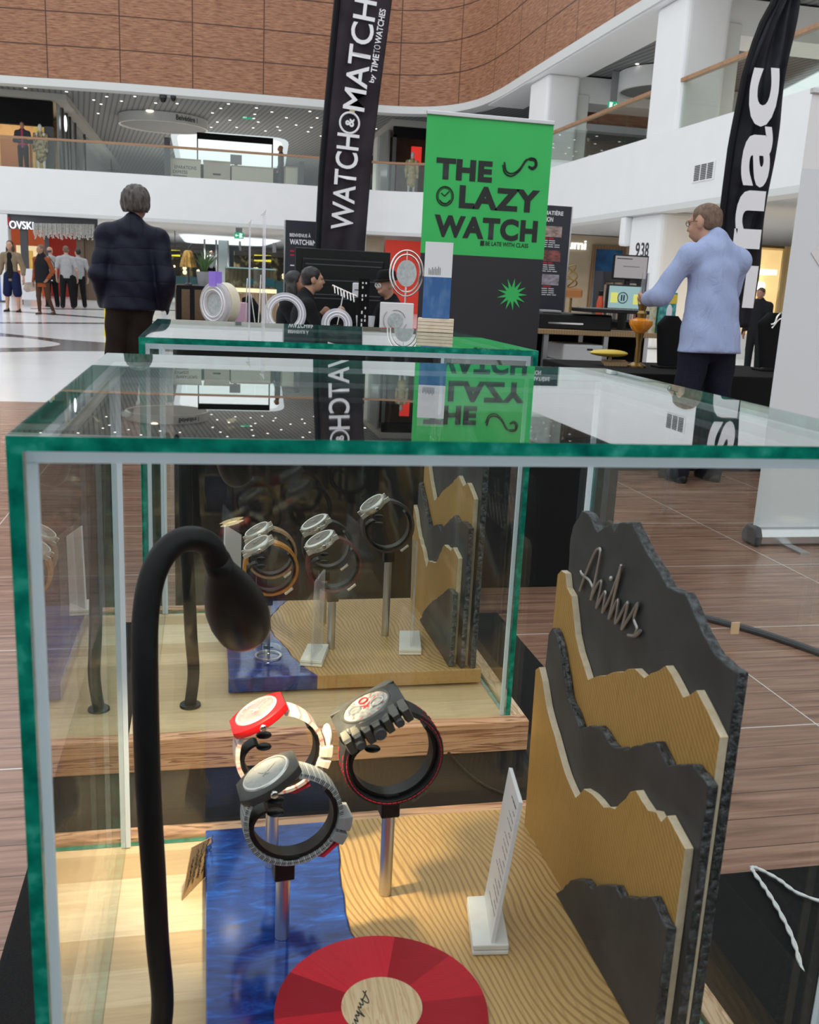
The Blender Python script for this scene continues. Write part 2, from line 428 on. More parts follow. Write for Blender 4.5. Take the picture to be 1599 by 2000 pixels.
# wood-look platform under the stand
m_plank = mat('walnut_look_floor', (0.2, 0.1, 0.07), 0.22); t = NT(m_plank)
tc = t.n('ShaderNodeTexCoord'); sp = t.n('ShaderNodeSeparateXYZ'); t.l(tc.outputs['Object'], sp.inputs[0])
PX_, PY_ = 0.86, 0.7475
ux = t.math('DIVIDE', t.math('SUBTRACT', sp.outputs[0], 1.675), PX_); uy = t.math('DIVIDE', t.math('SUBTRACT', sp.outputs[1], 2.153), PY_)
strip = t.math('FLOOR', t.math('MULTIPLY', uy, 7.0)); cell = t.math('ADD', t.math('MULTIPLY', t.math('FLOOR', ux), 13.7), strip)
wn = t.n('ShaderNodeTexWhiteNoise', noise_dimensions='1D'); t.l(cell, wn.inputs['W'])
cb = t.n('ShaderNodeCombineXYZ'); t.l(t.math('ADD', t.math('MULTIPLY', sp.outputs[0], 1.1), t.math('MULTIPLY', wn.outputs[0], 40)), cb.inputs[0]); t.l(t.math('MULTIPLY', sp.outputs[1], 17), cb.inputs[1])
gr = t.noise(cb.outputs[0], 2.4, 6, 0.6, 0.6)
c = t.ramp(gr, [(0.30, (0.10, 0.046, 0.030)), (0.48, (0.25, 0.13, 0.088)), (0.7, (0.40, 0.24, 0.17))])
c = t.mix(t.math('MULTIPLY', wn.outputs[0], 0.5), c, (0.27, 0.155, 0.11))
def near(vv, w): return t.math('LESS_THAN', t.math('ABSOLUTE', t.math('SUBTRACT', t.math('FRACT', t.math('ADD', vv, 0.5)), 0.5)), w)
thin = near(t.math('MULTIPLY', uy, 7.0), 0.012)
c = t.mix(thin, c, (0.05, 0.025, 0.018))
seam = t.math('MAXIMUM', near(ux, 0.0026), near(uy, 0.0032))
t.l(t.mix(seam, c, (0.62, 0.58, 0.55)), t.b.inputs['Base Color'])
mb = MB(); mb.box((-9, -6, -0.01), (9.0, 8.68, 0.006)); struct(mb.build('floor_wood', m_plank))
# closing walls, far behind and out of the picture
m_farwall = mat('warm_grey_wall', (0.42, 0.40, 0.38), 0.7); m_nearwall = mat('white_far_wall', (0.78, 0.78, 0.77), 0.7)
for nm, a, b in [('wall_far_1', (-16.2, 68, 0), (24, 68.2, 7.4)), ('wall_far_2', (24, 2, 0), (24.2, 68, 7.4)), ('wall_left', (-26, -16, 0), (-25.8, 38.6, 13)),
                 ('wall_left_1', (-26, 38.4, 0), (-16, 38.7, 13)), ('wall_front', (-26, -16.2, 0), (26, -16, 9)), ('wall_right', (26, -16, 0), (26.2, 2, 9)), ('wall_right_1', (9.5, 1.8, 0), (26, 2, 13)),
                 ('wall_left_2', (-16.2, 38.6, 0), (-16, 68, 7.4))]:
    struct(MB().box(a, b).build(nm, m_farwall if 'far' in nm else m_nearwall))
# columns of the right gallery
for i, (un, uf, vv) in enumerate([(1067, 1033, 200), (1330, 1271, 150)]):
    yn = onx(un, vv, 9.62).y; yf = onx(uf, vv, 9.62).y
    o = MB().box((9.62, yn, 4.45), (10.62, yf, 7.2)).build('column_%d' % (i+1), m_white, bevel=0.12, seg=4); struct(o)
    MBo = MB().box((10.62, yn+0.25, 4.45), (11.0, yf, 6.75)).build('column_%d' % (i+3), m_offwhite); struct(MBo)
    o = MB().box((10.62, yn+0.3, 6.55), (17, yf, 7.25)).build('beam_%d' % (i+1), m_white); struct(o)
c2y, c2f = onx(1294, 402, 9.62).y, onx(1233, 407, 9.62).y
struct(MB().box((9.62, c2y, 0), (10.62, c2f, 2.95)).build('column_5', m_white, bevel=0.15, seg=4))
# balcony railings: a wooden handrail over butted glass sheets
m_oakrail = wood('oak_handrail', (0.36, 0.20, 0.11), (0.42, 0.25, 0.14), (0.28, 0.15, 0.08), 6, bump=0.0)
def railing(label, i0, i1, step, zt=5.52):
    r = thing('balcony_railing', label, 'railing', tuple(EDGE[i0]))
    base = EDGE[i0]
    path = offset(EDGE, 0.2)[i0:i1]; rel = [p-base for p in path]; s = arc_of(rel)
    band('handrail', rel, zt-0.045, zt+0.03, 0.11, m_oakrail, r, front=-0.055)
    def at(d):
        for k in range(len(rel)-1):
            if s[k+1] >= d: return rel[k]+(rel[k+1]-rel[k])*((d-s[k])/(s[k+1]-s[k]))
        return rel[-1]
    n = max(1, int(s[-1]/step))
    for k in range(n):
        a = s[-1]*k/n; b = s[-1]*(k+1)/n-0.015
        pp = [at(a+(b-a)*j/3) for j in range(4)]
        band('glass_pane', pp, 4.51, zt-0.05, 0.016, m_glass2, r, uv=False)
    return r
nE = len(EDGE)
cut = next(i for i, p in enumerate(EDGE) if p.x > 9.45)
railing('glass balcony railing with thin wooden handrail across the back of the hall', 0, cut+1, 2.4)
railing('glass balcony railing with sloping wooden handrail along the right side of the hall', cut+1, nE, 2.4)
# small round ceiling lamps
m_spot = emitter('lamp_glow', (1.0, 0.96, 0.88), 1.6)
proto = None
rs = random.Random(3)
spots = []
for k in range(44):
    for _ in range(60):
        x = rs.uniform(-6.5, 7.0); y = rs.uniform(38.2, 44.5)
        if all((x-a)**2+(y-b)**2 > 0.5 for a, b in spots) and (x+1.5)**2+(y-42)**2 > 5.0 and (x > -4.6 or y < 39): break
    spots.append((x, y))
spots += [(11.6, 26.3), (12.4, 25.0), (13.0, 19.0), (14.5, 20.5), (12.8, 18.0), (14.8, 17.0)]
for x, y in spots:
    if proto is None:
        proto = MB().lathe([(0.035, 0.0), (0.05, 0.0), (0.05, 0.02), (0.0, 0.02)], 10).add([], []).build('recessed_spotlight', m_spot)
        tag(proto, 'tiny round recessed lamp shining in the grey slatted ceiling of the upper gallery', 'lamp', 'recessed lamps of the upper gallery ceiling'); o = proto
    else: o = proto.copy(); COL.objects.link(o)
    o.location = (x, y, 7.285)
# big lit skylight wells
m_sky = emitter('skylight_glow', (0.90, 0.97, 0.98), 0.72)
m_sky2 = emitter('skylight_side', (0.85, 0.92, 0.95), 0.5)
def well(name, pix, z, inner):
    pts = [onz(u, v_, z) for u, v_ in pix]
    c = sum(pts, Vector())/len(pts)
    P2 = [Vector((p.x, p.y, 0)) for p in pts]
    sm = []
    n = len(P2)
    for i in range(n):                                  # rounded corners
        a, b, d = P2[i-1], P2[i], P2[(i+1) % n]
        for k in range(5):
            u = k/4; p0 = b+(a-b)*0.16; p2 = b+(d-b)*0.16
            sm.append((1-u)**2*p0+2*u*(1-u)*b+u*u*p2)
    inn = [Vector((c.x, c.y, 0))+(p-Vector((c.x, c.y, 0)))*inner for p in sm]
    k = len(sm)
    mb = MB()
    mb.add([(p.x, p.y, z) for p in sm]+[(p.x, p.y, z-0.02) for p in inn], [(i, (i+1) % k, k+(i+1) % k, k+i) for i in range(k)], 0)
    mb.add([(p.x, p.y, z-0.02) for p in inn], [tuple(range(k))], 1)
    o = mb.build(name, [m_sky2, m_sky]); return struct(o)
well('window_1', [(331, 252), (566, 270), (556, 330), (345, 318)], 7.27, 0.9)
well('window_2', [(346, 455), (556, 468.5), (515, 481), (362, 474)], 3.02, 0.97)
# ------------------------------------------------------------------ glass cases on wooden bases
m_ash = mat('laminated_ash', (0.6, 0.42, 0.25), 0.5); t = NT(m_ash)
v = t.coords('Object'); sp = t.n('ShaderNodeSeparateXYZ'); t.l(v, sp.inputs[0])
row = t.math('FLOOR', t.math('MULTIPLY', sp.outputs[1], 27.0)); wn = t.n('ShaderNodeTexWhiteNoise', noise_dimensions='1D')
t.l(row, wn.inputs['W'])
gr = t.noise(t.coords('Object', (5, 70, 1)), 3.0, 5, 0.6, 0.5)
c = t.ramp(wn.outputs[0], [(0.0, (0.52, 0.36, 0.195)), (0.5, (0.66, 0.48, 0.285)), (1.0, (0.76, 0.62, 0.43))])
t.l(t.mix(t.math('MULTIPLY', t.ramp(gr, [(0.42, (0, 0, 0)), (0.7, (1, 1, 1))]), 0.35), c, (0.36, 0.22, 0.11)), t.b.inputs['Base Color'])
def rail_mat(name, axis):
    return wood(name, (0.50, 0.30, 0.17), (0.56, 0.36, 0.21), (0.24, 0.12, 0.06), 26, (1, 1, 1) if axis == 'X' else (1, 1, 1), (0, 0, 0), 1.2, 0.5, 0.06, 120)
def grain_mat(name, stretch, c1, c2, c3, scale=6.0):
    m = mat(name, c1, 0.5); t = NT(m)
    g = t.noise(t.coords('Object', stretch), scale, 4, 0.55, 0.7)
    w = t.math('FRACT', t.math('MULTIPLY', g, 6.0))
    t.l(t.ramp(w, [(0.0, c2), (0.55, c1), (0.86, c3), (1.0, c2)]), t.b.inputs['Base Color']); return m
m_railx = grain_mat('larch_rail', (0.8, 10, 20), (0.56, 0.285, 0.16), (0.66, 0.375, 0.225), (0.23, 0.095, 0.05), 5)
m_raily = grain_mat('larch_rail_side', (14, 1.6, 26), (0.66, 0.45, 0.28), (0.74, 0.54, 0.36), (0.42, 0.24, 0.13))
m_oak = mat('oak_slab', (0.44, 0.27, 0.105), 0.42); t = NT(m_oak)
v = t.coords('Object', (1, 0.8, 1), (0, 0, math.radians(-14)))
w = t.wave(v, 62, 36, 2.0, 0.11, 'X', rough=0.45); fine = t.noise(t.coords('Object', (420, 26, 100), (0, 0, math.radians(-14))), 1.0, 3)
c = t.ramp(w, [(0.0, (0.33, 0.185, 0.064)), (0.30, (0.44, 0.265, 0.10)), (0.75, (0.53, 0.345, 0.145)), (1.0, (0.50, 0.31, 0.12))])
ge = t.n('ShaderNodeNewGeometry'); sg = t.n('ShaderNodeSeparateXYZ'); t.l(ge.outputs['Normal'], sg.inputs[0])
c = t.mix(t.math('GREATER_THAN', sg.outputs[2], 0.7), (0.42, 0.25, 0.10), c)
t.l(t.mix(t.math('MULTIPLY', t.ramp(fine, [(0.5, (0, 0, 0)), (0.7, (1, 1, 1))]), 0.45), c, (0.30, 0.165, 0.06)), t.b.inputs['Base Color'])
m_ply = grain_mat('oak_veneer', (1, 5.5, 2.0), (0.40, 0.22, 0.055), (0.45, 0.265, 0.08), (0.25, 0.125, 0.025), 9.0)
t = NT(m_ply); v = t.coords('Object', (1, 1, 1), (math.radians(45), 0, 0)); w = t.wave(v, 75, 12, 2, 0.10, 'Y', rough=0.5)
pr = t.noise(t.coords('Object', (1, 700, 40), (math.radians(45), 0, 0)), 1.0, 3)
c = t.ramp(w, [(0.0, (0.345, 0.185, 0.044)), (0.35, (0.40, 0.225, 0.058)), (1.0, (0.45, 0.268, 0.082))])
t.l(t.mix(t.math('MULTIPLY', t.ramp(pr, [(0.5, (0, 0, 0)), (0.72, (1, 1, 1))]), 0.5), c, (0.26, 0.13, 0.028)), t.b.inputs['Base Color'])
m_plyedge = noisy('pale_plywood_edge', (0.62, 0.48, 0.33), (0.70, 0.58, 0.43), 160, 0.6)
m_slate = noisy('slate', (0.028, 0.029, 0.032), (0.045, 0.046, 0.050), 25, 0.45, bump=0.15)
m_slateedge = noisy('chipped_slate_sky_edge', (0.024, 0.025, 0.027), (0.15, 0.163, 0.178), 200, 0.33, bump=0.9, lo=0.42, hi=0.8)  # pale blue-grey flecks put sky reflection into the edge colour
m_resin = mat('pearly_blue_resin', (0.01, 0.06, 0.45), 0.12, coat=0.4); t = NT(m_resin)
g = t.noise(t.coords('Object', (16, 60, 16), (0, 0, 0.35)), 1.6, 6, 0.65, 1.4)
t.l(t.ramp(g, [(0.34, (0.003, 0.014, 0.105)), (0.52, (0.005, 0.034, 0.22)), (0.68, (0.010, 0.085, 0.42)), (0.84, (0.04, 0.24, 0.72))]), t.b.inputs['Base Color'])
t.b.inputs['Metallic'].default_value = 0.25

def pane(name, a, b, thin, parent):
    """a glass sheet; its narrow faces show the green cut edge"""
    mb = MB(); mb.box(a, b)
    # box faces: bottom, top, -y, +x, +y, -x
    keep = {'z': (0, 1), 'y': (2, 4), 'x': (3, 5)}[thin]
    mb.m = [0 if i in keep else 1 for i in range(6)]
    return mb.build(name, [m_glass, m_edge], parent)
TH = 0.006
def glass_case(x0, x1, y0, y1, z0, z1, label):
    r = thing('glass_case', label, 'display case', ((x0+x1)/2, (y0+y1)/2, z0))
    cx, cy = (x0+x1)/2, (y0+y1)/2
    X0, X1, Y0, Y1, H = x0-cx, x1-cx, y0-cy, y1-cy, z1-z0
    pane('glass_pane', (X0, Y0, H-TH), (X1, Y1, H), 'z', r)
    pane('glass_pane', (X0, Y0, 0), (X0+TH, Y1, H-TH), 'x', r)
    pane('glass_pane', (X1-TH, Y0, 0), (X1, Y1, H-TH), 'x', r)
    pane('glass_pane', (X0+TH, Y0, 0), (X1-TH, Y0+TH, H-TH), 'y', r)
    pane('glass_pane', (X0+TH, Y1-TH, 0), (X1-TH, Y1, H-TH), 'y', r)
    s = 0.0055; e = 0.0002
    mb = MB()
    a0, a1, b0, b1 = X0+TH+e, X1-TH-e, Y0+TH+e, Y1-TH-e
    for xx in ((a0, a0+s*0.7), (a1-s*0.7, a1)):
        for yy in ((b0, b0+s*0.7), (b1-s*0.7, b1)): mb.box((xx[0], yy[0], 0.001), (xx[1], yy[1], H-TH-s))
    hz = H-TH-e
    mb.box((a0, b0, hz-s), (a1, b0+s*0.8, hz)); mb.box((a0, b1-s*0.8, hz-s*0.7), (a1, b1, hz))
    mb.box((a0, b0+s, hz-s*0.7), (a0+s*0.8, b1-s, hz)); mb.box((a1-s*0.8, b0+s, hz-s*0.7), (a1, b1-s, hz))
    mb.build('silicone_seam', m_seal, r)
    return r
def wooden_base(x0, x1, y0, y1, zb, zt, label):
    cx, cy = (x0+x1)/2, (y0+y1)/2
    r = thing('wooden_plinth', label, 'plinth', (cx, cy, zb))
    o = 0.018; h = zt-zb
    X0, X1, Y0, Y1 = x0-cx, x1-cx, y0-cy, y1-cy
    MB().box((X0, Y0, 0.002), (X1, Y1, h-0.0005)).build('base_board', m_ash, r)
    for (a, b, mm, e) in [((X0-o, Y0-o, 0), (X1+o, Y0-0.0005, h+0.004), m_railx, 0), ((X0-o, Y1+0.0005, 0), (X1+o, Y1+o, h+0.004), m_railx, 0),
                          ((X0-o, Y0, 0), (X0-0.0005, Y1, h+0.004), m_raily, 0), ((X1+0.0005, Y0, 0), (X1+o, Y1, h+0.004), m_raily, 0)]:
        MB().box(a, b).build('rail', mm, r, bevel=0.0012)
    return r
C1 = (-0.0748, 0.3452, 0.3853, 0.7892); C2 = (-0.0637, 0.3563, 0.9949, 1.3988)
ZB, ZT, ZS, ZC = 0.652, 1.086, 0.674, 0.618
glass_case(*C1, ZB, ZT, 'large green-edged glass display case nearest to the viewer, holding three watches')
glass_case(*C2, ZB, ZT, 'second glass display case standing behind the front one, holding five watches')
wooden_base(*C1, ZC, ZB, 'pale wooden base under the front glass case')
wooden_base(*C2, ZC, ZB, 'wooden base with brown grained rails under the second glass case')
# black cloth covered tables
def cloth_table(name, label, x0, x1, y0, y1, z, cat='table', bev=0.006):
    o = MB().box((x0, y0, 0.008), (x1, y1, z)).build(name, m_cloth, bevel=bev, seg=3); tag(o, label, cat); return o
cloth_table('black_plinth', 'black cloth covered plinth under the front glass case', -0.16, 0.484, 0.12, 0.855, ZC-0.001, 'plinth')
cloth_table('black_plinth', 'black cloth covered plinth under the second glass case', -0.16, 0.487, 0.862, 1.46, ZC-0.001, 'plinth')
cloth_table('low_side_table', 'lower black cloth covered table at right of the front case with white cable on it', 0.492, 1.3, 0.12, 0.872, 0.505)
cloth_table('display_table', 'tall black draped table behind the cases carrying the clear acrylic rings', -0.10, 0.78, 3.24, 3.95, 0.96)
cloth_table('display_table', 'black draped block standing on the wooden floor behind the slate display', 0.80, 1.587, 3.40, 4.05, 0.72)
cloth_table('rear_reflection_block', 'unseen black block added behind the viewer to darken glass reflections', -1.6, 1.6, -1.3, -0.35, 1.02)  # unseen block added behind the camera, keeps reflections in the panes dark
# river boards: blue resin and oak
def river_board(ox, oy, label, bound):
    r = thing('river_board', label, 'board', (ox, oy, ZB))
    w, d = 0.320, 0.285; z0, z1 = 0.003, ZS-ZB
    bd = smooth_path([(x, y, 0) for x, y in bound], 4)
    rr = random.Random(5); bd = [Vector((p.x+rr.uniform(-.0012, .0012), p.y, 0)) for p in bd]
    bd[0].y = 0; bd[-1].y = d
    bp = [(p.x, p.y) for p in bd]
    MB().prism([(0, d), (0, 0)]+bp, 'z', z0, z1).build('resin_part', m_resin, r, bevel=0.0012)
    MB().prism([(x+0.0002, y) for x, y in bp]+[(w, d), (w, 0)], 'z', z0, z1).build('oak_part', m_oak, r, bevel=0.0012)
    mb = MB()
    for px, py in ((0.02, 0.02), (w-0.02, 0.02), (0.02, d-0.02), (w-0.02, d-0.02)): mb.cyl((px, py, 0), (px, py, z0), 0.008, n=12)
    mb.build('rubber_foot', m_black, r); return r
river_board(0.0, 0.480, 'blue resin and oak board under the red disc and three watches in the front case',
            [(0.125, 0), (0.118, 0.05), (0.112, 0.10), (0.107, 0.145), (0.109, 0.19), (0.112, 0.235), (0.122, 0.285)])
river_board(0.028, 1.092, 'blue resin and oak board carrying five watches in the second case',
            [(0.108, 0), (0.090, 0.04), (0.078, 0.09), (0.064, 0.15), (0.064, 0.205), (0.078, 0.25), (0.095, 0.285)])
# layered slate and oak mountain displays
SX = [(0.278, 0.285), (0.2852, 0.2912), (0.2914, 0.2984), (0.2986, 0.3044), (0.3046, 0.3122)]
def ridge(px, x, jag, seed):
    pts = [onx(u, v, x) for u, v in px]; out = []
    rr = random.Random(seed)
    for i, (a, b) in enumerate(zip(pts, pts[1:])):
        out.append((a.y, a.z)); L = math.hypot(b.y-a.y, b.z-a.z); k = int(L/jag) if jag else 0
        for j in range(1, k):
            f = j/k; out.append((a.y+(b.y-a.y)*f+rr.uniform(-1, 1)*jag*0.16, a.z+(b.z-a.z)*f+rr.uniform(-1, 1)*jag*0.16))
    out.append((pts[-1].y, pts[-1].z)); return out
def mountain_display(label, dx, layers, foot_far):
    x0 = SX[0][0]+dx
    base = Vector((x0, onx(*layers[1][-1], SX[1][0]+dx).y, ZS))
    r = thing('mountain_display', label, 'display stand', tuple(base))
    for i, px in enumerate(layers):
        a, b = SX[i][0]+dx, SX[i][1]+dx
        top = ridge(px, a, 0.006 if i % 2 == 0 else 0.009, i)
        top = [(min(a_, foot_far[4]+0.008), min(b_, ZT-0.011)) for a_, b_ in top]
        poly = [(foot_far[i], ZS+0.0002)]+top+[(top[-1][0], ZS+0.0002)]
        poly = [(p[0]-base.y, p[1]-base.z) for p in poly]
        mb = MB(); mb.prism(poly, 'x', a-base.x, b-base.x, 0, 1)
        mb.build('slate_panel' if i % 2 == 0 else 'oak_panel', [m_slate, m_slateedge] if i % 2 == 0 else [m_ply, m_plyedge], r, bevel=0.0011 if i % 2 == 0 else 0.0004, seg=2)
    return r, base
L1 = [[(1099, 1736), (1113, 1719), (1127, 1716), (1140, 1718), (1155, 1737), (1162, 1731), (1179, 1728), (1200, 1730), (1212, 1754), (1242, 1755), (1272, 1751), (1293, 1799), (1303, 1814)],
      [(1046, 1308), (1053, 1303), (1064, 1360), (1072, 1400), (1088, 1456), (1104, 1512), (1124, 1558), (1140, 1541), (1155, 1550), (1179, 1577), (1201, 1580), (1230, 1547), (1242, 1544), (1266, 1583), (1281, 1586), (1291, 1605), (1303, 1593), (1320, 1625), (1338, 1658)],
      [(1071, 1238), (1078, 1226), (1085, 1238), (1092, 1264), (1102, 1320), (1108, 1364), (1124, 1400), (1132, 1424), (1150, 1417), (1168, 1418), (1192, 1454), (1220, 1464), (1250, 1456), (1280, 1448), (1304, 1496), (1330, 1494), (1352, 1494), (1384, 1536)],
      [(1089, 1122), (1096, 1114), (1104, 1120), (1107, 1148), (1116, 1164), (1120, 1200), (1124, 1240), (1132, 1276), (1148, 1328), (1162, 1322), (1204, 1312), (1240, 1306), (1258, 1324), (1300, 1300), (1334, 1362), (1360, 1348), (1383, 1392), (1406, 1440)],
      [(1105, 1150), (1111, 1090), (1112, 1064), (1119, 1027), (1136, 997), (1147, 1002), (1167, 1038), (1194, 1021), (1199, 1038), (1208, 1021), (1234, 1019), (1265, 1083), (1287, 1114), (1303, 1145), (1337, 1158), (1365, 1220), (1396, 1278), (1420, 1300), (1441, 1314)]]
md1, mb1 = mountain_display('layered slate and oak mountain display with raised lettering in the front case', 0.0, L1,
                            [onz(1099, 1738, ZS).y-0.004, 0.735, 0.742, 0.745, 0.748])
L2 = [[(823, 1206), (827, 1193), (840, 1178), (858, 1165), (875, 1149), (885, 1160)],
      [(803, 1035), (806, 983), (811, 998), (818, 1048), (825, 1070), (833, 1108), (837, 1095), (851, 1099), (868, 1064), (880, 1076), (885, 1069), (895, 1091)],
      [(813, 960), (819, 941), (822, 955), (828, 985), (838, 1031), (855, 1024), (860, 1036), (887, 1006), (894, 1020), (904, 1018), (916, 1031)],
      [(818, 880), (824, 860), (832, 868), (836, 900), (842, 946), (848, 978), (880, 946), (896, 929), (905, 950), (913, 943), (926, 975)],
      [(822, 890), (832, 850), (850, 815), (872, 800), (890, 830), (908, 822), (926, 870), (945, 906)]]
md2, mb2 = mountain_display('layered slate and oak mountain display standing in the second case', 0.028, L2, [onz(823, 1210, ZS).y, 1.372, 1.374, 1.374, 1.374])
# hand-written style lettering, as bent rods on the back slate
def S_(pts): return [(1100+a/3.204, 980+b/3.204) for a, b in pts]
STROKES = [S_(s) for s in ([(120, 557), (150, 470), (188, 378), (222, 308), (240, 294), (250, 302), (246, 350), (222, 470), (190, 612)],
           [(126, 432), (134, 452), (160, 472), (184, 496), (202, 536)], [(190, 612), (222, 535), (246, 500), (258, 512), (225, 664)],
           [(225, 664), (262, 590), (284, 566), (262, 694)], [(262, 694), (310, 600), (362, 460), (381, 398), (372, 450), (302, 732)],
           [(302, 732), (362, 612), (345, 762), (392, 676), (424, 634), (384, 798)],
           [(384, 798), (440, 710), (488, 634), (462, 730), (480, 790), (462, 836), (424, 834)], [(458, 842), (480, 832), (502, 804)])]
m_rod = mat('brushed_letter_metal', (0.42, 0.40, 0.385), 0.38, 0.85)
def letter_path(st, x): return [onx(u, v, x) for u, v in st]
org = onx(1137, 1150, SX[4][0])
def script(parent, base, x, place):
    mb = MB()
    for st in STROKES:
        P = smooth_path([place(onx(u, v, SX[4][0])) for u, v in st], 5)
        mb.tube([p-base for p in P], 0.0012, 8)
    p = place(onx(1100+319/3.204, 980+480/3.204, SX[4][0])); mb.ball(p-base, 0.0021, 10)
    return mb.build('raised_lettering', m_rod, parent, smooth=True)
o = script(md1, mb1, 0, lambda p: Vector((SX[4][0]-0.0022, p.y, p.z))); tag(o, 'grey metal handwriting Arilus fixed on the tallest slate')
r0 = onx(840, 850, SX[4][0]+0.028)
s2 = lambda p: Vector((SX[4][0]+0.028-0.0022, r0.y-0.012+(p.y-org.y)*0.9, r0.z-0.012+(p.z-org.z)*0.8))
o = script(md2, mb2, 0, s2); tag(o, 'grey metal handwriting Arilus on the slate')
# normalised stroke set for small print of the same name
NS = []
ymax = max(onx(u, v, SX[4][0]).y for st in STROKES for u, v in st); ymin = min(onx(u, v, SX[4][0]).y for st in STROKES for u, v in st)
zmin = min(onx(u, v, SX[4][0]).z for st in STROKES for u, v in st)
for st in STROKES:
    NS.append([((ymax-onx(u, v, SX[4][0]).y)/(ymax-ymin), (onx(u, v, SX[4][0]).z-zmin)/(ymax-ymin)) for u, v in st])
# the red disc
def red_disc():
    c = (0.1155, 0.530, ZS); r = thing('red_straw_disc', 'round red straw disc with a wooden centre lying on the blue and oak board', 'disc', c)
    m = mat('red_straw', (0.4, 0.008, 0.02), 0.4, spec=0.2); t = NT(m)
    tc = t.n('ShaderNodeTexCoord'); sp = t.n('ShaderNodeSeparateXYZ'); t.l(tc.outputs['Object'], sp.inputs[0])
    ang = t.math('ARCTAN2', sp.outputs[1], sp.outputs[0]); k = t.math('MULTIPLY', ang, 10/(2*PI)); fl = t.math('FLOOR', k)
    wn = t.n('ShaderNodeTexWhiteNoise', noise_dimensions='1D'); t.l(fl, wn.inputs['W'])
    a2 = t.math('MULTIPLY', t.math('ADD', fl, 0.5), 2*PI/10)
    # straw fibres run along each wedge
    pr = t.math('SUBTRACT', t.math('MULTIPLY', sp.outputs[1], t.math('COSINE', a2)), t.math('MULTIPLY', sp.outputs[0], t.math('SINE', a2)))
    cb = t.n('ShaderNodeCombineXYZ'); t.l(t.math('MULTIPLY', pr, 380), cb.inputs[0]); t.l(fl, cb.inputs[1])
    fb = t.noise(cb.outputs[0], 1.0, 4, 0.6)
    cc = t.ramp(wn.outputs[0], [(0.0, (0.30, 0.005, 0.014)), (0.5, (0.54, 0.010, 0.024)), (1.0, (0.80, 0.028, 0.055))])
    t.l(t.mix(t.math('MULTIPLY', fb, 0.7), cc, (0.20, 0.004, 0.012)), t.b.inputs['Base Color'])
    MB().lathe([(0.0, 0.0002), (0.0712, 0.0002), (0.0718, 0.001), (0.0712, 0.004), (0.0275, 0.0042), (0.0, 0.0042)], 96).build('red_ring', m, r)
    MB().lathe([(0.0, 0.0043), (0.0272, 0.0043), (0.0272, 0.0047), (0.0, 0.0048)], 48).build('wooden_centre', m_ash2, r)
    R_ = Vector((-0.36, -0.93, 0)).normalized(); U_ = Vector((0.93, -0.36, 0)).normalized(); w = 0.036
    mb = MB(); o0 = Vector((-0.005, 0.0135, 0.0052))-U_*0.006
    for st in NS: mb.tube(smooth_path([o0+R_*a*w+U_*b*w*0.42 for a, b in st], 4), 0.00035, 5)
    mb.build('printed_name', m_ink, r)
m_ash2 = grain_mat('pale_oak_veneer', (26, 2, 1), (0.56, 0.40, 0.24), (0.62, 0.46, 0.29), (0.46, 0.30, 0.16), 5)
red_disc()
# sign holders
def quad_plate(name, pts, thick, material, parent, base):
    a, b, c, d = [Vector(p)-base for p in pts]; n = (b-a).cross(d-a).normalized()*thick
    mb = MB(); mb.add([a, b, c, d, a+n, b+n, c+n, d+n], [(0, 3, 2, 1), (4, 5, 6, 7), (0, 1, 5, 4), (1, 2, 6, 5), (2, 3, 7, 6), (3, 0, 4, 7)])
    return mb.build(name, material, parent), (a, b, c, d, n)
m_tint = mat('tinted_acrylic', (0.55, 0.55, 0.58), 0.1, alpha=0.32)
def sign_holder(label, base_px, plate, printed, lines, clear=False):
    P = [onz(u, v, ZS) for u, v in base_px]; c = sum(P, Vector())/4
    r = thing('sign_holder', label, 'sign', tuple(c), 0, 'sign holders')
    if r.get('group'): del r['group']
    mb = MB()
    for (z0, z1, k) in ((0.0005, 0.004, 1.0), (0.0046, 0.009, 1.0)):
        mb.add([tuple((p-c)*k+Vector((0, 0, z0))) for p in P]+[tuple((p-c)*k+Vector((0, 0, z1))) for p in P], [(0, 3, 2, 1), (4, 5, 6, 7), (0, 1, 5, 4), (1, 2, 6, 5), (2, 3, 7, 6), (3, 0, 4, 7)])
    mb.build('sign_base', noisy('sign_base_white', (0.66, 0.64, 0.60), (0.72, 0.71, 0.68), 60, 0.5), r, bevel=0.0008)
    o, (a, b, cc, d, n) = quad_plate('acrylic_plate', plate, 0.0028, m_tint if clear else m_card, r, c)
    if printed:
        mb = MB(); rr = random.Random(lines)
        U = (d-a); V = (b-a); nn = n.normalized()*-0.0003
        for k in range(lines):
            t0 = 0.93-0.78*k/lines; w = 0.10 if k == 0 else 0.06
            x1 = rr.uniform(0.4, 0.86) if k not in (1, 4, 8) else 0.35
            for q in range(3 if x1 > 0.5 else 2):
                s0 = 0.08+(x1-0.08)*q/3; s1 = s0+(x1-0.08)/3*0.86
                hh = 0.011 if k == 0 else 0.0062
                p = lambda s, tt: a+V*s+U*tt+nn
                mb.quad(p(s0, t0), p(s1, t0), p(s1, t0+hh), p(s0, t0+hh))
        mb.build('printed_lines', m_ink, r, fix=False)
    return r
zt_ = lambda u, v, y: ony(u, v, y)
sign_holder('white sign with fine print on a white foot beside the red disc', [(922, 1868), (993, 1866), (975, 1766), (911, 1770)],
            [ony(957, 1852, 0.574)+Vector((0, 0, 0.0)), ony(942, 1772, 0.628), ony(994, 1499, 0.628), ony(1014, 1567, 0.574)], True, 16)
sign_holder('clear acrylic sign with a dull grey plate near the blue resin in the second case', [(586, 1301), (629, 1304), (642, 1270), (601, 1269)],
            [ony(606, 1299, 1.118), ony(626, 1270, 1.162), ony(632, 1112, 1.162), ony(614, 1136, 1.118)], False, 0, True)
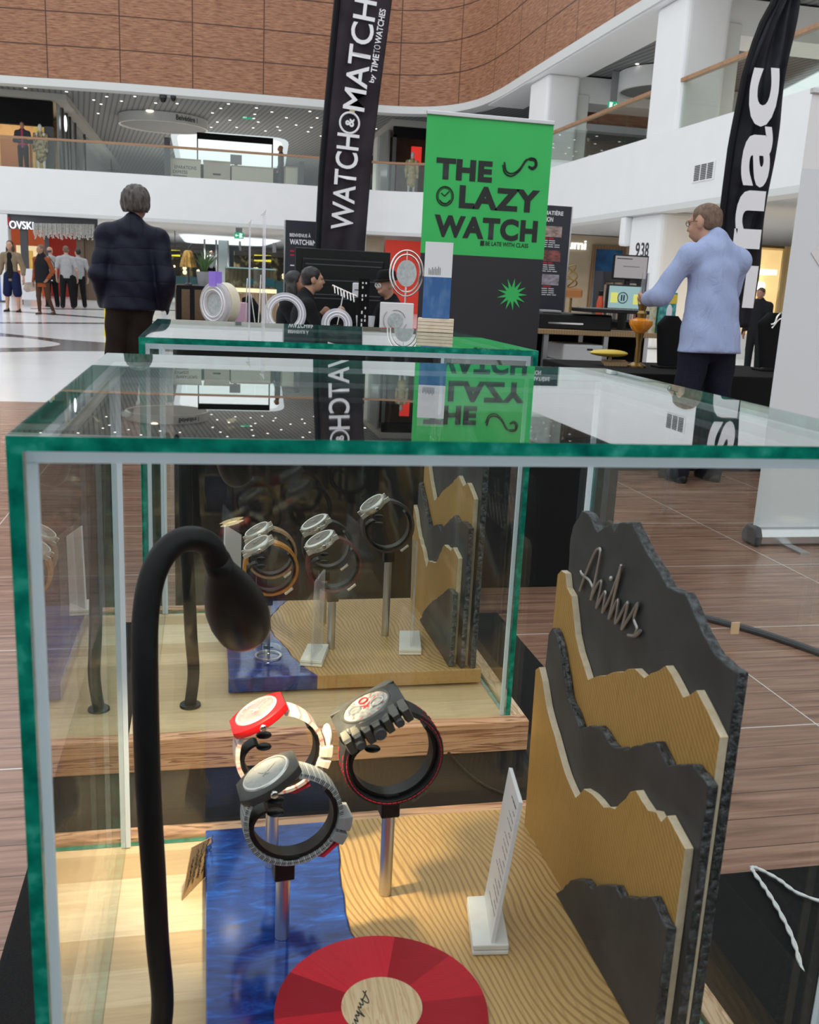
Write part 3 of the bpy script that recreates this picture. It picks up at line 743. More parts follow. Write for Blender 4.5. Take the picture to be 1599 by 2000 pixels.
sign_holder('narrow acrylic sign seen edge-on beside the mountain display of the second case', [(779, 1280), (823, 1280), (819, 1243), (780, 1243)],
            [ony(801, 1273, 1.152), ony(806, 1244, 1.208), ony(806, 1054, 1.208), ony(813, 1058, 1.152)], False, 0, True)
sign_holder('white printed sign standing behind the lamp head at the back of the blue resin', [(424, 1196), (466, 1196), (470, 1176), (432, 1176)],
            [ony(434, 1190, 1.335), ony(467, 1188, 1.365), ony(469, 1044, 1.365), ony(438, 1025, 1.335)], True, 12)
# folded kraft note leaning on the board
o = MB()
a, b = onz(355, 1758, ZB+.0004), onz(410, 1702, ZB+.0004)
d_, c_ = ony(374, 1655, a.y+0.006), ony(412, 1635, b.y+0.012)
kb = Vector(a); n_ = (b-a).cross(d_-a).normalized()*0.0006
note = thing('kraft_note', 'small brown paper note with handwriting leaning beside the blue resin', 'note', tuple(kb))
q = [p-kb for p in (a, b, c_, d_)]
mb = MB(); mb.add(q+[p+n_ for p in q], [(0, 3, 2, 1), (4, 5, 6, 7), (0, 1, 5, 4), (1, 2, 6, 5), (2, 3, 7, 6), (3, 0, 4, 7)])
mb.build('paper', noisy('kraft_paper', (0.40, 0.26, 0.13), (0.46, 0.31, 0.17), 300, 0.8), note)
mb = MB(); rr = random.Random(11); e1 = q[1]-q[0]; e2 = q[3]-q[0]; nn = -n_*0.6
for k in range(5):
    pts = []; x = 0.08
    while x < (0.9 if k < 4 else 0.75):
        pts.append(q[0]+e2*(0.1+0.8*x)+e1*(0.86-0.17*k+rr.uniform(-.045, .045))+nn); x += 0.035
    mb.tube(pts, 0.00035, 4)
mb.build('handwriting', m_ink, note)
# crystal puck in the second case
c = onz(524, 1282, ZS); r = thing('acrylic_puck', 'clear round acrylic block lying on the blue resin of the second case', 'block', tuple(c))
MB().lathe([(0.0, 0.0003), (0.0185, 0.0003), (0.019, 0.001), (0.019, 0.0112), (0.0185, 0.012), (0.0, 0.012)], 40).build('clear_disc', m_acryl, r, smooth=True)
MB().lathe([(0.0145, 0.0016), (0.0172, 0.0016), (0.0172, 0.0022), (0.0145, 0.0022), (0.0145, 0.0016)], 40).build('steel_ring', m_steel, r)
mb = MB(); mb.box((-0.006, -0.004, 0.0123), (0.001, 0.0045, 0.0126)); mb.box((0.002, -0.001, 0.0123), (0.0065, 0.0015, 0.0126)); mb.build('printed_mark', m_ink, r)
# cables
def cable(name, label, px, z, r, material, twist=False, lift=0.0):
    pts = smooth_path([onz(u, v, z+r) for u, v in px], 8); b = Vector(pts[0])
    if twist:
        th = thing(name, label, 'cable', tuple(b))
        for k in range(2):
            P = []
            for i, p in enumerate(pts):
                a = i*0.9+k*PI; P.append(p-b+Vector((math.cos(a)*r, math.sin(a)*r*0.6, r+abs(math.sin(a))*r*0.3)))
            MB().tube(P, r, 8).build('strand', material, th, smooth=True)
        return th
    mb = MB(); mb.tube([p-b for p in pts], r, 8); o = mb.build(name, material, smooth=True, loc=b); return tag(o, label, 'cable')
m_wcable = mat('white_cable', (0.72, 0.72, 0.72), 0.4)
cable('white_cable', 'white twisted pair cable lying on the black side table', [(1566, 1900), (1548, 1838), (1520, 1780), (1492, 1735), (1468, 1700), (1478, 1698), (1520, 1720), (1560, 1748), (1640, 1775)], 0.507, 0.0015, m_wcable, True)
cable('lamp_cable', 'thin dark cable lying on black cloth between the two cases', [(860, 1452), (885, 1480), (920, 1516), (965, 1543), (1030, 1562), (1080, 1566)], ZC, 0.0018, m_rubber)
cable('floor_cable_cover', 'flat grey cable cover running across the wooden floor at right', [(1270, 1180), (1290, 1186), (1400, 1212), (1500, 1240), (1640, 1288)], 0.006, 0.012, m_dgrey)
o = MB().cbox((0, 0, 0.021), (0.030, 0.006, 0.042)).build('floor_tag', mat('cream_tape', (0.72, 0.50, 0.30), 0.6), loc=onz(1434, 1238, 0.030)); tag(o, 'small cream tag standing on the grey floor cable cover', 'tag')
# gooseneck lamps
def gooseneck():
    r = thing('gooseneck_lamp', 'black gooseneck spotlight curving over the watches in the front case', 'lamp', (-0.031, 0.536, ZB))
    b = Vector((-0.031, 0.536, ZB))
    px = [(318, 1960, .536), (308, 1840, .536), (300, 1700, .538), (291, 1560, .542), (286, 1420, .548), (283, 1290, .555), (285, 1200, .562), (297, 1130, .568), (320, 1082, .574), (352, 1056, .580), (385, 1053, .585), (410, 1066, .589), (424, 1092, .592)]
    pts = [b+Vector((0, 0, 0.0005))]+[ony(u, v, y) for u, v, y in px]
    P = smooth_path(pts, 5); hd = Vector((0.09, 0.20, -0.30)).normalized()
    A = P[-1]; P.append(A+hd*0.008)
    n = len(P); rad = [0.0068+0.0012*min(1, i/(n*0.4)) for i in range(n)]
    MB().tube([p-b for p in P], rad, 16).build('gooseneck', m_rubber, r, smooth='all')
    MB().lathe([(0.0, 0.0), (0.0125, 0.0), (0.012, 0.0025), (0.009, 0.003), (0.0, 0.003)], 20).build('base_collar', m_black, r)
    rot = hd.to_track_quat('Z', 'X').to_matrix().to_4x4(); m = Matrix.Translation(A+hd*0.006-b) @ rot @ Matrix.Diagonal((1, 1, 1.28, 1))
    lh = MB().lathe([(0.0, -0.006), (0.0085, -0.005), (0.0092, 0.003), (0.0125, 0.011), (0.0172, 0.022), (0.0205, 0.035), (0.0208, 0.046), (0.0190, 0.056), (0.0165, 0.0600), (0.0150, 0.0595), (0.0150, 0.0545), (0.0, 0.054)], 36, m).build('lamp_head', m_black, r, smooth='all')
    MB().lathe([(0.0, 0.0546), (0.0148, 0.0546), (0.0148, 0.0552), (0.0, 0.0552)], 24, m).build('led_lens', emitter('warm_led', (1.0, 0.80, 0.42), 9.0), lh)
    return r, A+hd*0.086, hd
gl, led_at, led_dir = gooseneck()
def led(at): return light('led_beam', 'SPOT', at, 3.0, (1.0, 0.80, 0.47), 0.008, at+led_dir, angle=1.75, blend=0.6)
l1 = led(led_at); l1.parent = gl; l1.matrix_parent_inverse = Matrix.Translation(gl.location).inverted()
g2 = copy_tree(gl); g2.location = gl.location+Vector((0.014, 0.532, 0))
g2['label'] = 'black gooseneck spotlight standing in the second case, its lower stem showing'
# ------------------------------------------------------------------ watches on their stands
def weave(name, c1, c2, c3, sx=700, sz=500, rough=0.8):
    m = mat(name, c1, rough); t = NT(m)
    tc = t.n('ShaderNodeTexCoord'); sp = t.n('ShaderNodeSeparateXYZ'); t.l(tc.outputs['UV'], sp.inputs[0])
    a = t.math('FRACT', t.math('MULTIPLY', sp.outputs[0], sx)); b = t.math('FRACT', t.math('MULTIPLY', sp.outputs[1], sz))
    f = t.math('MAXIMUM', t.math('GREATER_THAN', a, 0.6), t.math('GREATER_THAN', b, 0.65))
    big = t.math('GREATER_THAN', t.math('FRACT', t.math('MULTIPLY', sp.outputs[0], sx/3)), 0.8)
    c = t.mix(f, c1, c2); t.l(t.mix(big, c, c3), t.b.inputs['Base Color']); t.bump(f, 0.3, 0.0005); return m
m_leather = lambda n, c: noisy(n, c, tuple(x*0.72 for x in c), 260, 0.5, bump=0.25)
def arc_pt(r, th): return Vector((math.cos(th)*r, 0, math.sin(th)*r))
def strap_mesh(name, R, th0, th1, w0, w1, thick, material, parent, n=48, seam=None):
    """band running round the ring from angle th0 to th1 (through the bottom), tapered from w0 to w1 and back"""
    mb = MB(); uv = []
    secs = []
    for i in range(n+1):
        f = i/n; th = th0+(th1-th0)*f; w = (w0+(w1-w0)*math.sin(PI*f))/2
        lift = 0.0012*math.exp(-((f-0.0)/0.06)**2)+0.0012*math.exp(-((f-1)/0.06)**2)
        secs.append([(arc_pt(R+lift, th)+Vector((0, -w, 0))), (arc_pt(R+lift, th)+Vector((0, w, 0))),
                     (arc_pt(R+thick+lift, th)+Vector((0, w*0.93, 0))), (arc_pt(R+thick*1.12+lift, th)), (arc_pt(R+thick+lift, th)+Vector((0, -w*0.93, 0)))])
    vs = [v for s in secs for v in s]; fs = []
    for i in range(n):
        for k in range(5): fs.append((i*5+k, i*5+(k+1) % 5, (i+1)*5+(k+1) % 5, (i+1)*5+k))
    fs += [(0, 1, 2, 3, 4), tuple(n*5+k for k in reversed(range(5)))]
    mb.add(vs, fs)
    me_uv = lambda co: (math.atan2(co.z, co.x)*R if math.atan2(co.z, co.x) > -PI else 0, co.y)
    return mb.build(name, material, parent, smooth=True, uvfn=me_uv)
def tonneau(a, b, e, n=10):
    """outline with half-length a (x), half-width b (y), lug half-width e"""
    top = []
    for i in range(n+1):
        f = i/n; x = a*(2*f-1); y = b*math.sqrt(1-(1-(e/b)**2)*(2*f-1)**2)
        top.append((x, y))
    return top+[(x, -y) for x, y in reversed(top)]
def loft(mb, outl, levels, mi=0):
    n = len(outl); base = len(mb.v); vs = []
    for z, k in levels: vs += [(x*k, y*k, z) for x, y in outl]
    fs = [(j*n+i, j*n+(i+1) % n, (j+1)*n+(i+1) % n, (j+1)*n+i) for j in range(len(levels)-1) for i in range(n)]
    fs += [tuple(reversed(range(n))), tuple((len(levels)-1)*n+i for i in range(n))]
    mb.add(vs, fs, mi)
def stand(label, base, cen, R, rz, group=None):
    """pole, bracket and open C-ring; the watch strap rests around the ring"""
    r = thing('watch_stand', label, 'stand', tuple(base))
    if group: r['group'] = group
    rel = Vector(cen)-Vector(base); rot = Matrix.Rotation(rz, 4, 'Z')
    rr = R-0.0005
    zb = rel.z-R-0.0035
    MB().lathe([(0.0, 0.0003), (0.0052, 0.0003), (0.0052, zb-0.004), (0.0, zb-0.004)], 24).build('pole', m_alu, r, smooth=True)
    mb = MB(); mb.box((-0.0075, -0.0065, zb-0.014), (0.0075, 0.0065, zb+0.003), 0, Matrix.Translation((0, 0, 0)) @ rot)
    dx = rel.x
    mb.box((-0.0062, -0.007, -R-0.0045), (0.0062, 0.007, -R+0.0035), 0, Matrix.Translation((rel.x*0.8, rel.y, rel.z)) @ rot)
    mb.build('bracket', m_black, r, bevel=0.0012)
    mb = MB(); n = 44; th0, th1 = math.radians(-205), math.radians(42); secs = []
    for i in range(n+1):
        th = th0+(th1-th0)*i/n; q = 0.0
        if i < 7: q = (7-i)/7
        ri = rr-0.0030-0.010*q*q; ro = rr-0.0002-0.0095*q*q; w = 0.0062
        secs.append([arc_pt(ri, th)+Vector((0, -w, 0)), arc_pt(ri, th)+Vector((0, w, 0)), arc_pt(ro, th)+Vector((0, w, 0)), arc_pt(ro, th)+Vector((0, -w, 0))])
    m = Matrix.Translation(rel) @ rot
    vs = [m @ v for s in secs for v in s]; fs = []
    for i in range(n):
        for k in range(4): fs.append((i*4+k, i*4+(k+1) % 4, (i+1)*4+(k+1) % 4, (i+1)*4+k))
    fs += [(0, 1, 2, 3), tuple(n*4+k for k in reversed(range(4)))]
    mb.add(vs, fs)
    # curled leaf tips at the free end
    for s in (-1, 1):
        p = arc_pt(rr-0.012, th0); d = Vector((1, 0, -0.25 if s > 0 else 0.3)).normalized()
        mb.ball(m @ (p+d*0.006+Vector((0, 0, -0.0035*s))), (0.0065, 0.0058, 0.0022), 12)
    mb.build('ring_holder', m_black, r, smooth=True); return r
def watch(label, cen, R, rz, th, case, strap_m, case_m, dial_m, strap_w=(0.021, 0.018), keepers=None, buckle_m=None, extra=None, name='wristwatch', buckle_at=-62):
    r = thing(name, label, 'watch', tuple(cen), rz)
    T = math.radians(th); n = Vector((math.cos(T), 0, math.sin(T))); tt = Vector((math.sin(T), 0, -math.cos(T))); b = n.cross(tt)
    H = Matrix((tt, b, n)).transposed().to_4x4(); H.translation = n*(R+0.003)
    host = {}
    def put(mb, nm, mm, **kw):
        mb.v = [tuple(H @ Vector(v)) for v in mb.v]; o = mb.build(nm, mm, host.get('case', r), **kw)
        if nm == 'case': host['case'] = o
        return o
    L, Wd, hh = case['L'], case['W'], case['H']; e = case.get('e', 0.0115)
    lug = math.degrees(L*0.86/(R+0.003))
    stp = strap_mesh('strap', R+0.0002, T-math.radians(lug)-2*PI*0, T+math.radians(lug)-2*PI, strap_w[0], strap_w[1], case.get('st', 0.0032), strap_m, r)
    if case['shape'] == 'tonneau':
        out = tonneau(L, Wd, e, 24)
        mb = MB(); loft(mb, out, [(-hh*0.5, 0.84), (-hh*0.32, 0.97), (0, 1.0), (hh*0.30, 0.985), (hh*0.5, 0.86)])
        put(mb, 'case', case_m, smooth=True)
        ry = Wd*0.80; rx = Wd*0.88
        m2 = Matrix.Diagonal((1, 1, 1, 1)); mb = MB()
        mb.lathe([(rx-0.0014, hh*0.5-0.0006), (rx-0.0012, hh*0.5+0.0012), (rx, hh*0.5+0.0010), (rx+0.0008, hh*0.5-0.0002), (rx-0.0014, hh*0.5-0.0006)], 48, None, 0, 1.0, ry/rx)
        put(mb, 'bezel', case.get('bez', m_steel), smooth=True)
        mb = MB(); mb.lathe([(0.0, hh*0.5+0.0001), (rx-0.0013, hh*0.5+0.0001), (rx-0.0013, hh*0.5+0.0004), (0, hh*0.5+0.0004)], 48, None, 0, 1.0, ry/rx); put(mb, 'dial', dial_m)
    else:
        mb = MB()
        if case.get('lattice'):
            mb.lathe([(0, -hh*0.5), (Wd*0.80, -hh*0.5), (Wd*0.86, -hh*0.36), (Wd*0.80, hh*0.2), (0, hh*0.2)], 40)
            mb.lathe([(Wd*0.78, hh*0.16), (Wd*0.99, hh*0.22), (Wd, hh*0.40), (Wd*0.86, hh*0.5), (Wd*0.78, hh*0.44), (Wd*0.78, hh*0.16)], 40)
            for k in range(20):                                   # open-work side
                a0 = 2*PI*k/20; a1 = a0+2*PI/20
                p = lambda a, q, z: Vector((math.cos(a)*Wd*q, math.sin(a)*Wd*q, z))
                mb.tube([p(a0, .88, -hh*.42), p((a0+a1)/2, .96, hh*.24)], 0.0006, 5); mb.tube([p((a0+a1)/2, .96, hh*.24), p(a1, .88, -hh*.42)], 0.0006, 5)
                mb.tube([p(a0, .95, -hh*.05), p(a1, .95, -hh*.05+(0.001 if k % 2 else -0.001))], 0.0005, 5)
        else:
            mb.lathe([(0, -hh*0.5), (Wd*0.72, -hh*0.5), (Wd*0.90, -hh*0.30), (Wd, hh*0.05), (Wd, hh*0.28), (Wd*0.9, hh*0.5), (Wd*0.84, hh*0.44), (0, hh*0.44)], 40)
        for sx in (-1, 1):
            for sy in (-1, 1): mb.prism([(sx*Wd*0.55, sy*0.0125), (sx*L, sy*0.0118), (sx*L, sy*0.0092), (sx*Wd*0.6, sy*0.0092)], 'z', -hh*0.34, hh*0.12)
        put(mb, 'case', case_m, smooth=True)
        mb = MB(); mb.lathe([(0, hh*0.442), (Wd*0.82, hh*0.442), (Wd*0.82, hh*0.46), (0, hh*0.46)], 36); put(mb, 'dial', dial_m)
    zf = hh*0.5+0.0007
    mb = MB()                                                      # hands
    for a, l, w in ((0.6, Wd*0.55, 0.0008), (2.3, Wd*0.38, 0.0010)):
        d = Vector((math.cos(a), math.sin(a), 0)); q = Vector((-d.y, d.x, 0))*w
        mb.add([tuple(-d*0.003-q+Vector((0, 0, zf))), tuple(d*l-q*0.4+Vector((0, 0, zf))), tuple(d*l+q*0.4+Vector((0, 0, zf))), tuple(-d*0.003+q+Vector((0, 0, zf)))], [(0, 1, 2, 3)])
    for k in range(12):
        a = 2*PI*k/12; d = Vector((math.cos(a), math.sin(a), 0)); q = Vector((-d.y, d.x, 0))*0.0004
        r0, r1 = Wd*0.58, Wd*0.68
        mb.add([tuple(d*r0-q+Vector((0, 0, zf-0.0002))), tuple(d*r1-q+Vector((0, 0, zf-0.0002))), tuple(d*r1+q+Vector((0, 0, zf-0.0002))), tuple(d*r0+q+Vector((0, 0, zf-0.0002)))], [(0, 1, 2, 3)])
    put(mb, 'hands', case.get('hand_m', m_grey), fix=False)
    if not case.get('nocrown'):
        mb = MB(); ro = Matrix.Rotation(PI/2, 4, 'X'); y0 = -Wd if case['shape'] != 'tonneau' else -Wd*0.99
        mb.lathe([(0, -0.0006), (0.0016, -0.0006), (0.0016, 0.0008), (0.0027, 0.001), (0.0029, 0.003), (0.0022, 0.0038), (0, 0.004)], 20, Matrix.Translation((0, y0, -0.0004)) @ ro)
        put(mb, 'crown', case.get('crown_m', m_steel), smooth=True)
    if keepers:
        for a0, a1, mm in keepers:
            mb = MB(); mb2 = []
            N = 6; secs = []
            for i in range(N+1):
                t_ = math.radians(a0+(a1-a0)*i/N); w = strap_w[1]/2+0.0014
                ri, ro_ = R-0.0002, R+case.get('st', 0.0032)*3.2
                secs.append((t_, w, ri, ro_))
            prof = [(-1, 0), (1, 0), (1.04, 0.5), (1, 1), (-1, 1), (-1.04, 0.5)]
            vs = []; fs = []
            for t_, w, ri, ro_ in secs:
                vs += [arc_pt(ri+(ro_-ri)*q, t_)+Vector((0, w*s, 0)) for s, q in prof]
            k = len(prof)
            for i in range(N):
                for j in range(k): fs.append((i*k+j, i*k+(j+1) % k, (i+1)*k+(j+1) % k, (i+1)*k+j))
            fs += [tuple(reversed(range(k))), tuple(N*k+j for j in range(k))]
            mb.add(vs, fs); mb.build('keeper', mm, stp, bevel=0.0006)
    if buckle_m:
        t_ = math.radians(buckle_at); rot = Matrix.Rotation(PI/2-t_, 4, 'Y'); m = Matrix.Translation(arc_pt(R+0.0045, t_)) @ rot
        mb = MB(); mb.box((-0.0065, -0.0095, -0.001), (0.0065, 0.0095, 0.0024), 0, m)
        mb.cyl(m @ Vector((0.002, -0.0108, 0.0005)), m @ Vector((0.002, 0.0108, 0.0005)), 0.0015, n=10); mb.cyl(m @ Vector((-0.001, 0, 0.002)), m @ Vector((-0.001, 0, 0.0042)), 0.002, n=12)
        mb.build('buckle', buckle_m, stp, bevel=0.0006)
    if extra: extra(r, H, put)
    return r
m_graph = mat('graphite_case', (0.055, 0.055, 0.055), 0.38, 0.35); m_redcase = mat('red_anodised', (0.42, 0.008, 0.012), 0.32, 0.3)
m_dialw = noisy('silver_dial', (0.20, 0.20, 0.19), (0.27, 0.27, 0.26), 60, 0.12, coat=0.6); m_dialpink = noisy('pinkish_dial', (0.17, 0.09, 0.10), (0.28, 0.19, 0.19), 60, 0.12, coat=0.6)
m_plaid = weave('grey_plaid_strap', (0.05, 0.055, 0.06), (0.34, 0.35, 0.36), (0.52, 0.53, 0.53))
m_pinkstrap = weave('white_pink_strap', (0.60, 0.47, 0.43), (0.66, 0.56, 0.52), (0.52, 0.22, 0.22), 320, 260, 0.55)
m_blackstrap = weave('black_rubber_strap', (0.014, 0.014, 0.016), (0.022, 0.022, 0.025), (0.03, 0.02, 0.02), 420, 90, 0.55)
m_redthread = mat('red_thread', (0.55, 0.015, 0.03), 0.6); m_tit = mat('titanium_grey', (0.14, 0.133, 0.12), 0.36, 0.75)
m_greykeep = weave('grey_keeper', (0.26, 0.27, 0.28), (0.36, 0.37, 0.38), (0.30, 0.3, 0.31), 10, 900, 0.6)
m_redtip = mat('red_white_tip', (0.55, 0.02, 0.04), 0.5); m_cream = mat('cream_keeper', (0.80, 0.72, 0.64), 0.45)
# the three watches of the front case
cA = ony(571, 1591, 0.615); bA = onz(551, 1829, ZS); bA.y = 0.615
stand('watch stand planted in the blue resin nearest to the viewer', bA, cA, 0.0325, 0.10)
def loops(r, H, put):
    t_ = math.radians(-50); m = Matrix.Translation(arc_pt(0.0325+0.0062, t_)) @ Matrix.Rotation(PI/2-t_, 4, 'Y')
    mb = MB(); mb.prism([(-0.012, -0.008), (0.004, -0.008), (0.010, 0), (0.004, 0.008), (-0.012, 0.008)], 'z', -0.0012, 0.0012); mb.v = [tuple(m @ Vector(v)) for v in mb.v]
    mb.build('strap_tip', m_redtip, r)
watch('dark graphite wristwatch with grey plaid fabric strap, nearest of the three in the front case', cA, 0.0325, 0.10, 119,
      dict(shape='tonneau', L=0.0235, W=0.0200, H=0.0095, bez=mat('silver_bezel', (0.6, 0.6, 0.58), 0.22, 0.6)), m_plaid, m_graph, m_dialw,
      keepers=[(-18, -2, m_greykeep), (-34, -22, m_greykeep)], extra=loops)
cB = ony(545, 1463, 0.705); bB = onz(530, 1688, ZS); bB.y = 0.705
stand('watch stand at the back of the blue resin holding the red watch', bB, cB, 0.0325, 0.10)
def bow(r, H, put):
    mb = MB(); t_ = math.radians(2)
    mb.ball(arc_pt(0.0405, math.radians(10)), (0.0042, 0.0098, 0.0105), 16); mb.ball(arc_pt(0.0395, math.radians(-34)), (0.0040, 0.0095, 0.0085), 16)
    mb.build('strap_knot', m_cream, r, smooth=True)
    t_ = math.radians(-66); m = Matrix.Translation(arc_pt(0.0385, t_)) @ Matrix.Rotation(PI/2-t_, 4, 'Y')
    mb = MB(); mb.prism([(-0.010, -0.007), (0.004, -0.007), (0.010, 0), (0.004, 0.007), (-0.010, 0.007)], 'z', -0.001, 0.001); mb.v = [tuple(m @ Vector(v)) for v in mb.v]
    mb.build('strap_tip', m_redtip, r)
watch('bright red wristwatch with white and pink strap behind the graphite watch', cB, 0.0325, 0.10, 118,
      dict(shape='tonneau', L=0.0235, W=0.0200, H=0.0095, bez=mat('rose_bezel', (0.75, 0.55, 0.55), 0.25, 0.5)), m_pinkstrap, m_redcase, m_dialpink, keepers=[(4, -10, m_cream), (-14, -24, m_cream)], extra=bow)
cC = ony(764, 1470, 0.655); bC = onz(752, 1745, ZS); bC.y = 0.655
stand('watch stand on the oak part of the front board holding the black chronograph', bC, cC, 0.0355, 0.06)
def chrono(r, H, put):
    mb = MB()                                   # ribbed guard on the viewer's side
    for k in range(7):
        x0 = -0.027+k*0.0079; c = x0+0.0036; rise = 0.0015*(1-abs(c)/0.03)
        mb.prism([(x0, -0.0205), (x0+0.0071, -0.0205), (x0+0.0064, -0.0265-rise*1.2), (x0+0.0012, -0.0268-rise*1.2)], 'z', -0.0075, 0.0028+rise)
        mb.add([(x0, -0.0225, 0.0026+rise), (x0+0.0071, -0.0225, 0.0026+rise), (x0+0.0064, -0.0165, 0.0074), (x0+0.0007, -0.0165, 0.0074),
                (x0, -0.0225, 0.0), (x0+0.0071, -0.0225, 0.0), (x0+0.0064, -0.0165, 0.0), (x0+0.0007, -0.0165, 0.0)], [(0, 1, 2, 3), (4, 7, 6, 5), (0, 4, 5, 1), (1, 5, 6, 2), (2, 6, 7, 3), (3, 7, 4, 0)])
    mb.prism([(-0.028, 0.018), (0.028, 0.018), (0.024, 0.0245), (-0.024, 0.0245)], 'z', -0.006, 0.0055)
    put(mb, 'side_guard', m_tit, bevel=0.0005)
    for x, rr_, nm in ((-0.0165, 0.0033, 'push_button'), (0.0, 0.0048, 'crown'), (0.0165, 0.0033, 'push_button')):
        mb = MB(); mb.lathe([(0, 0), (rr_*0.8, 0), (rr_, 0.001), (rr_, 0.0042), (rr_*0.85, 0.005), (rr_*0.8, 0.0046), (0, 0.0046)], 24, Matrix.Translation((x, -0.0255, -0.0030)) @ Matrix.Rotation(PI/2, 4, 'X'))
        put(mb, nm, m_dgrey, smooth=True)
    for i, (x, y, rr_, c) in enumerate([(-0.009, 0.002, 0.0052, m_steel), (0.009, -0.002, 0.0055, m_steel), (0.0, 0.009, 0.004, m_redtip)]):
        mb = MB(); mb.lathe([(rr_-0.0009, 0.0074), (rr_-0.0009, 0.0082), (rr_, 0.0082), (rr_, 0.0074), (rr_-0.0009, 0.0074)], 24, Matrix.Translation((x, y, 0))); put(mb, 'subdial_ring', c)
    mb = MB()                                   # red stitching beside the strap
    for y in (-0.0075, 0.0075):
        for k in range(26):
            a0 = math.radians(58-k*9.6); mb.tube([arc_pt(0.0397, a0)+Vector((0, y, 0)), arc_pt(0.0397, a0-0.10)+Vector((0, y, 0))], 0.0004, 5)
    for k in range(40):
        a0 = math.radians(60-k*6.3); mb.tube([arc_pt(0.0372, a0)+Vector((0, -0.0112+0.0002, 0)), arc_pt(0.0372, a0-0.085)+Vector((0, -0.0112+0.0002, 0))], 0.0004, 5)
    mb.build('red_stitching', m_redthread, r)
watch('angular grey chronograph with black red-stitched strap on the oak board', cC, 0.0355, 0.06, 118,
      dict(shape='tonneau', L=0.0285, W=0.0225, H=0.0135, e=0.0150, st=0.0036, nocrown=True, bez=m_tit, hand_m=m_redtip), m_blackstrap, m_graph,
      noisy('chrono_dial', (0.12, 0.12, 0.12), (0.36, 0.36, 0.34), 240, 0.15, coat=0.5), (0.0235, 0.0215), buckle_m=m_tit, extra=chrono, buckle_at=-58, name='chronograph_watch')
# the five watches of the second case
m_sil = mat('satin_silver', (0.74, 0.72, 0.68), 0.36, 0.75)
rd = dict(shape='round', L=0.0225, W=0.0195, H=0.0115); sk = dict(shape='round', L=0.0225, W=0.0205, H=0.0135, lattice=True)
for (cx, cy, y, bx, by, cs, sm, lab, sl, th) in [
        (529, 1080, 1.285, 512, 1226, rd, m_leather('tan_croc', (0.40, 0.24, 0.13)), 'silver round watch on a pale tan strap, back left in the second case', 'watch stand at the back of the second blue resin', 120),
        (529, 1110, 1.205, 520, 1254, rd, m_leather('orange_leather', (0.55, 0.22, 0.03)), 'silver round watch on an orange leather strap behind the lamp head', 'watch stand in the second blue resin holding the orange strapped watch', 119),
        (640, 1066, 1.279, 631, 1217, sk, m_leather('black_leather', (0.02, 0.02, 0.02)), 'open-work silver watch on a black strap, at the back middle of the second case', 'watch stand at the back middle of the second oak board', 120),
        (652, 1102, 1.179, 646, 1265, sk, m_leather('burgundy_leather', (0.11, 0.022, 0.02)), 'open-work silver watch on a burgundy strap in front of the black strapped one', 'watch stand in front holding the burgundy strapped watch', 120),
        (757, 1027, 1.221, 752, 1240, rd, m_leather('dark_brown_fabric', (0.055, 0.040, 0.038)), 'silver round watch on a dark brown strap, highest beside the second mountain display', 'tall watch stand beside the mountain display of the second case', 126)]:
    c = ony(cx, cy, y); b = onz(bx, by, ZS); b.y = y
    stand(sl, b, c, 0.0325, 0.05); watch(lab, c, 0.0325, 0.05, th, cs, sm, m_sil, m_dialw, (0.020, 0.017), buckle_m=m_sil, buckle_at=-52)
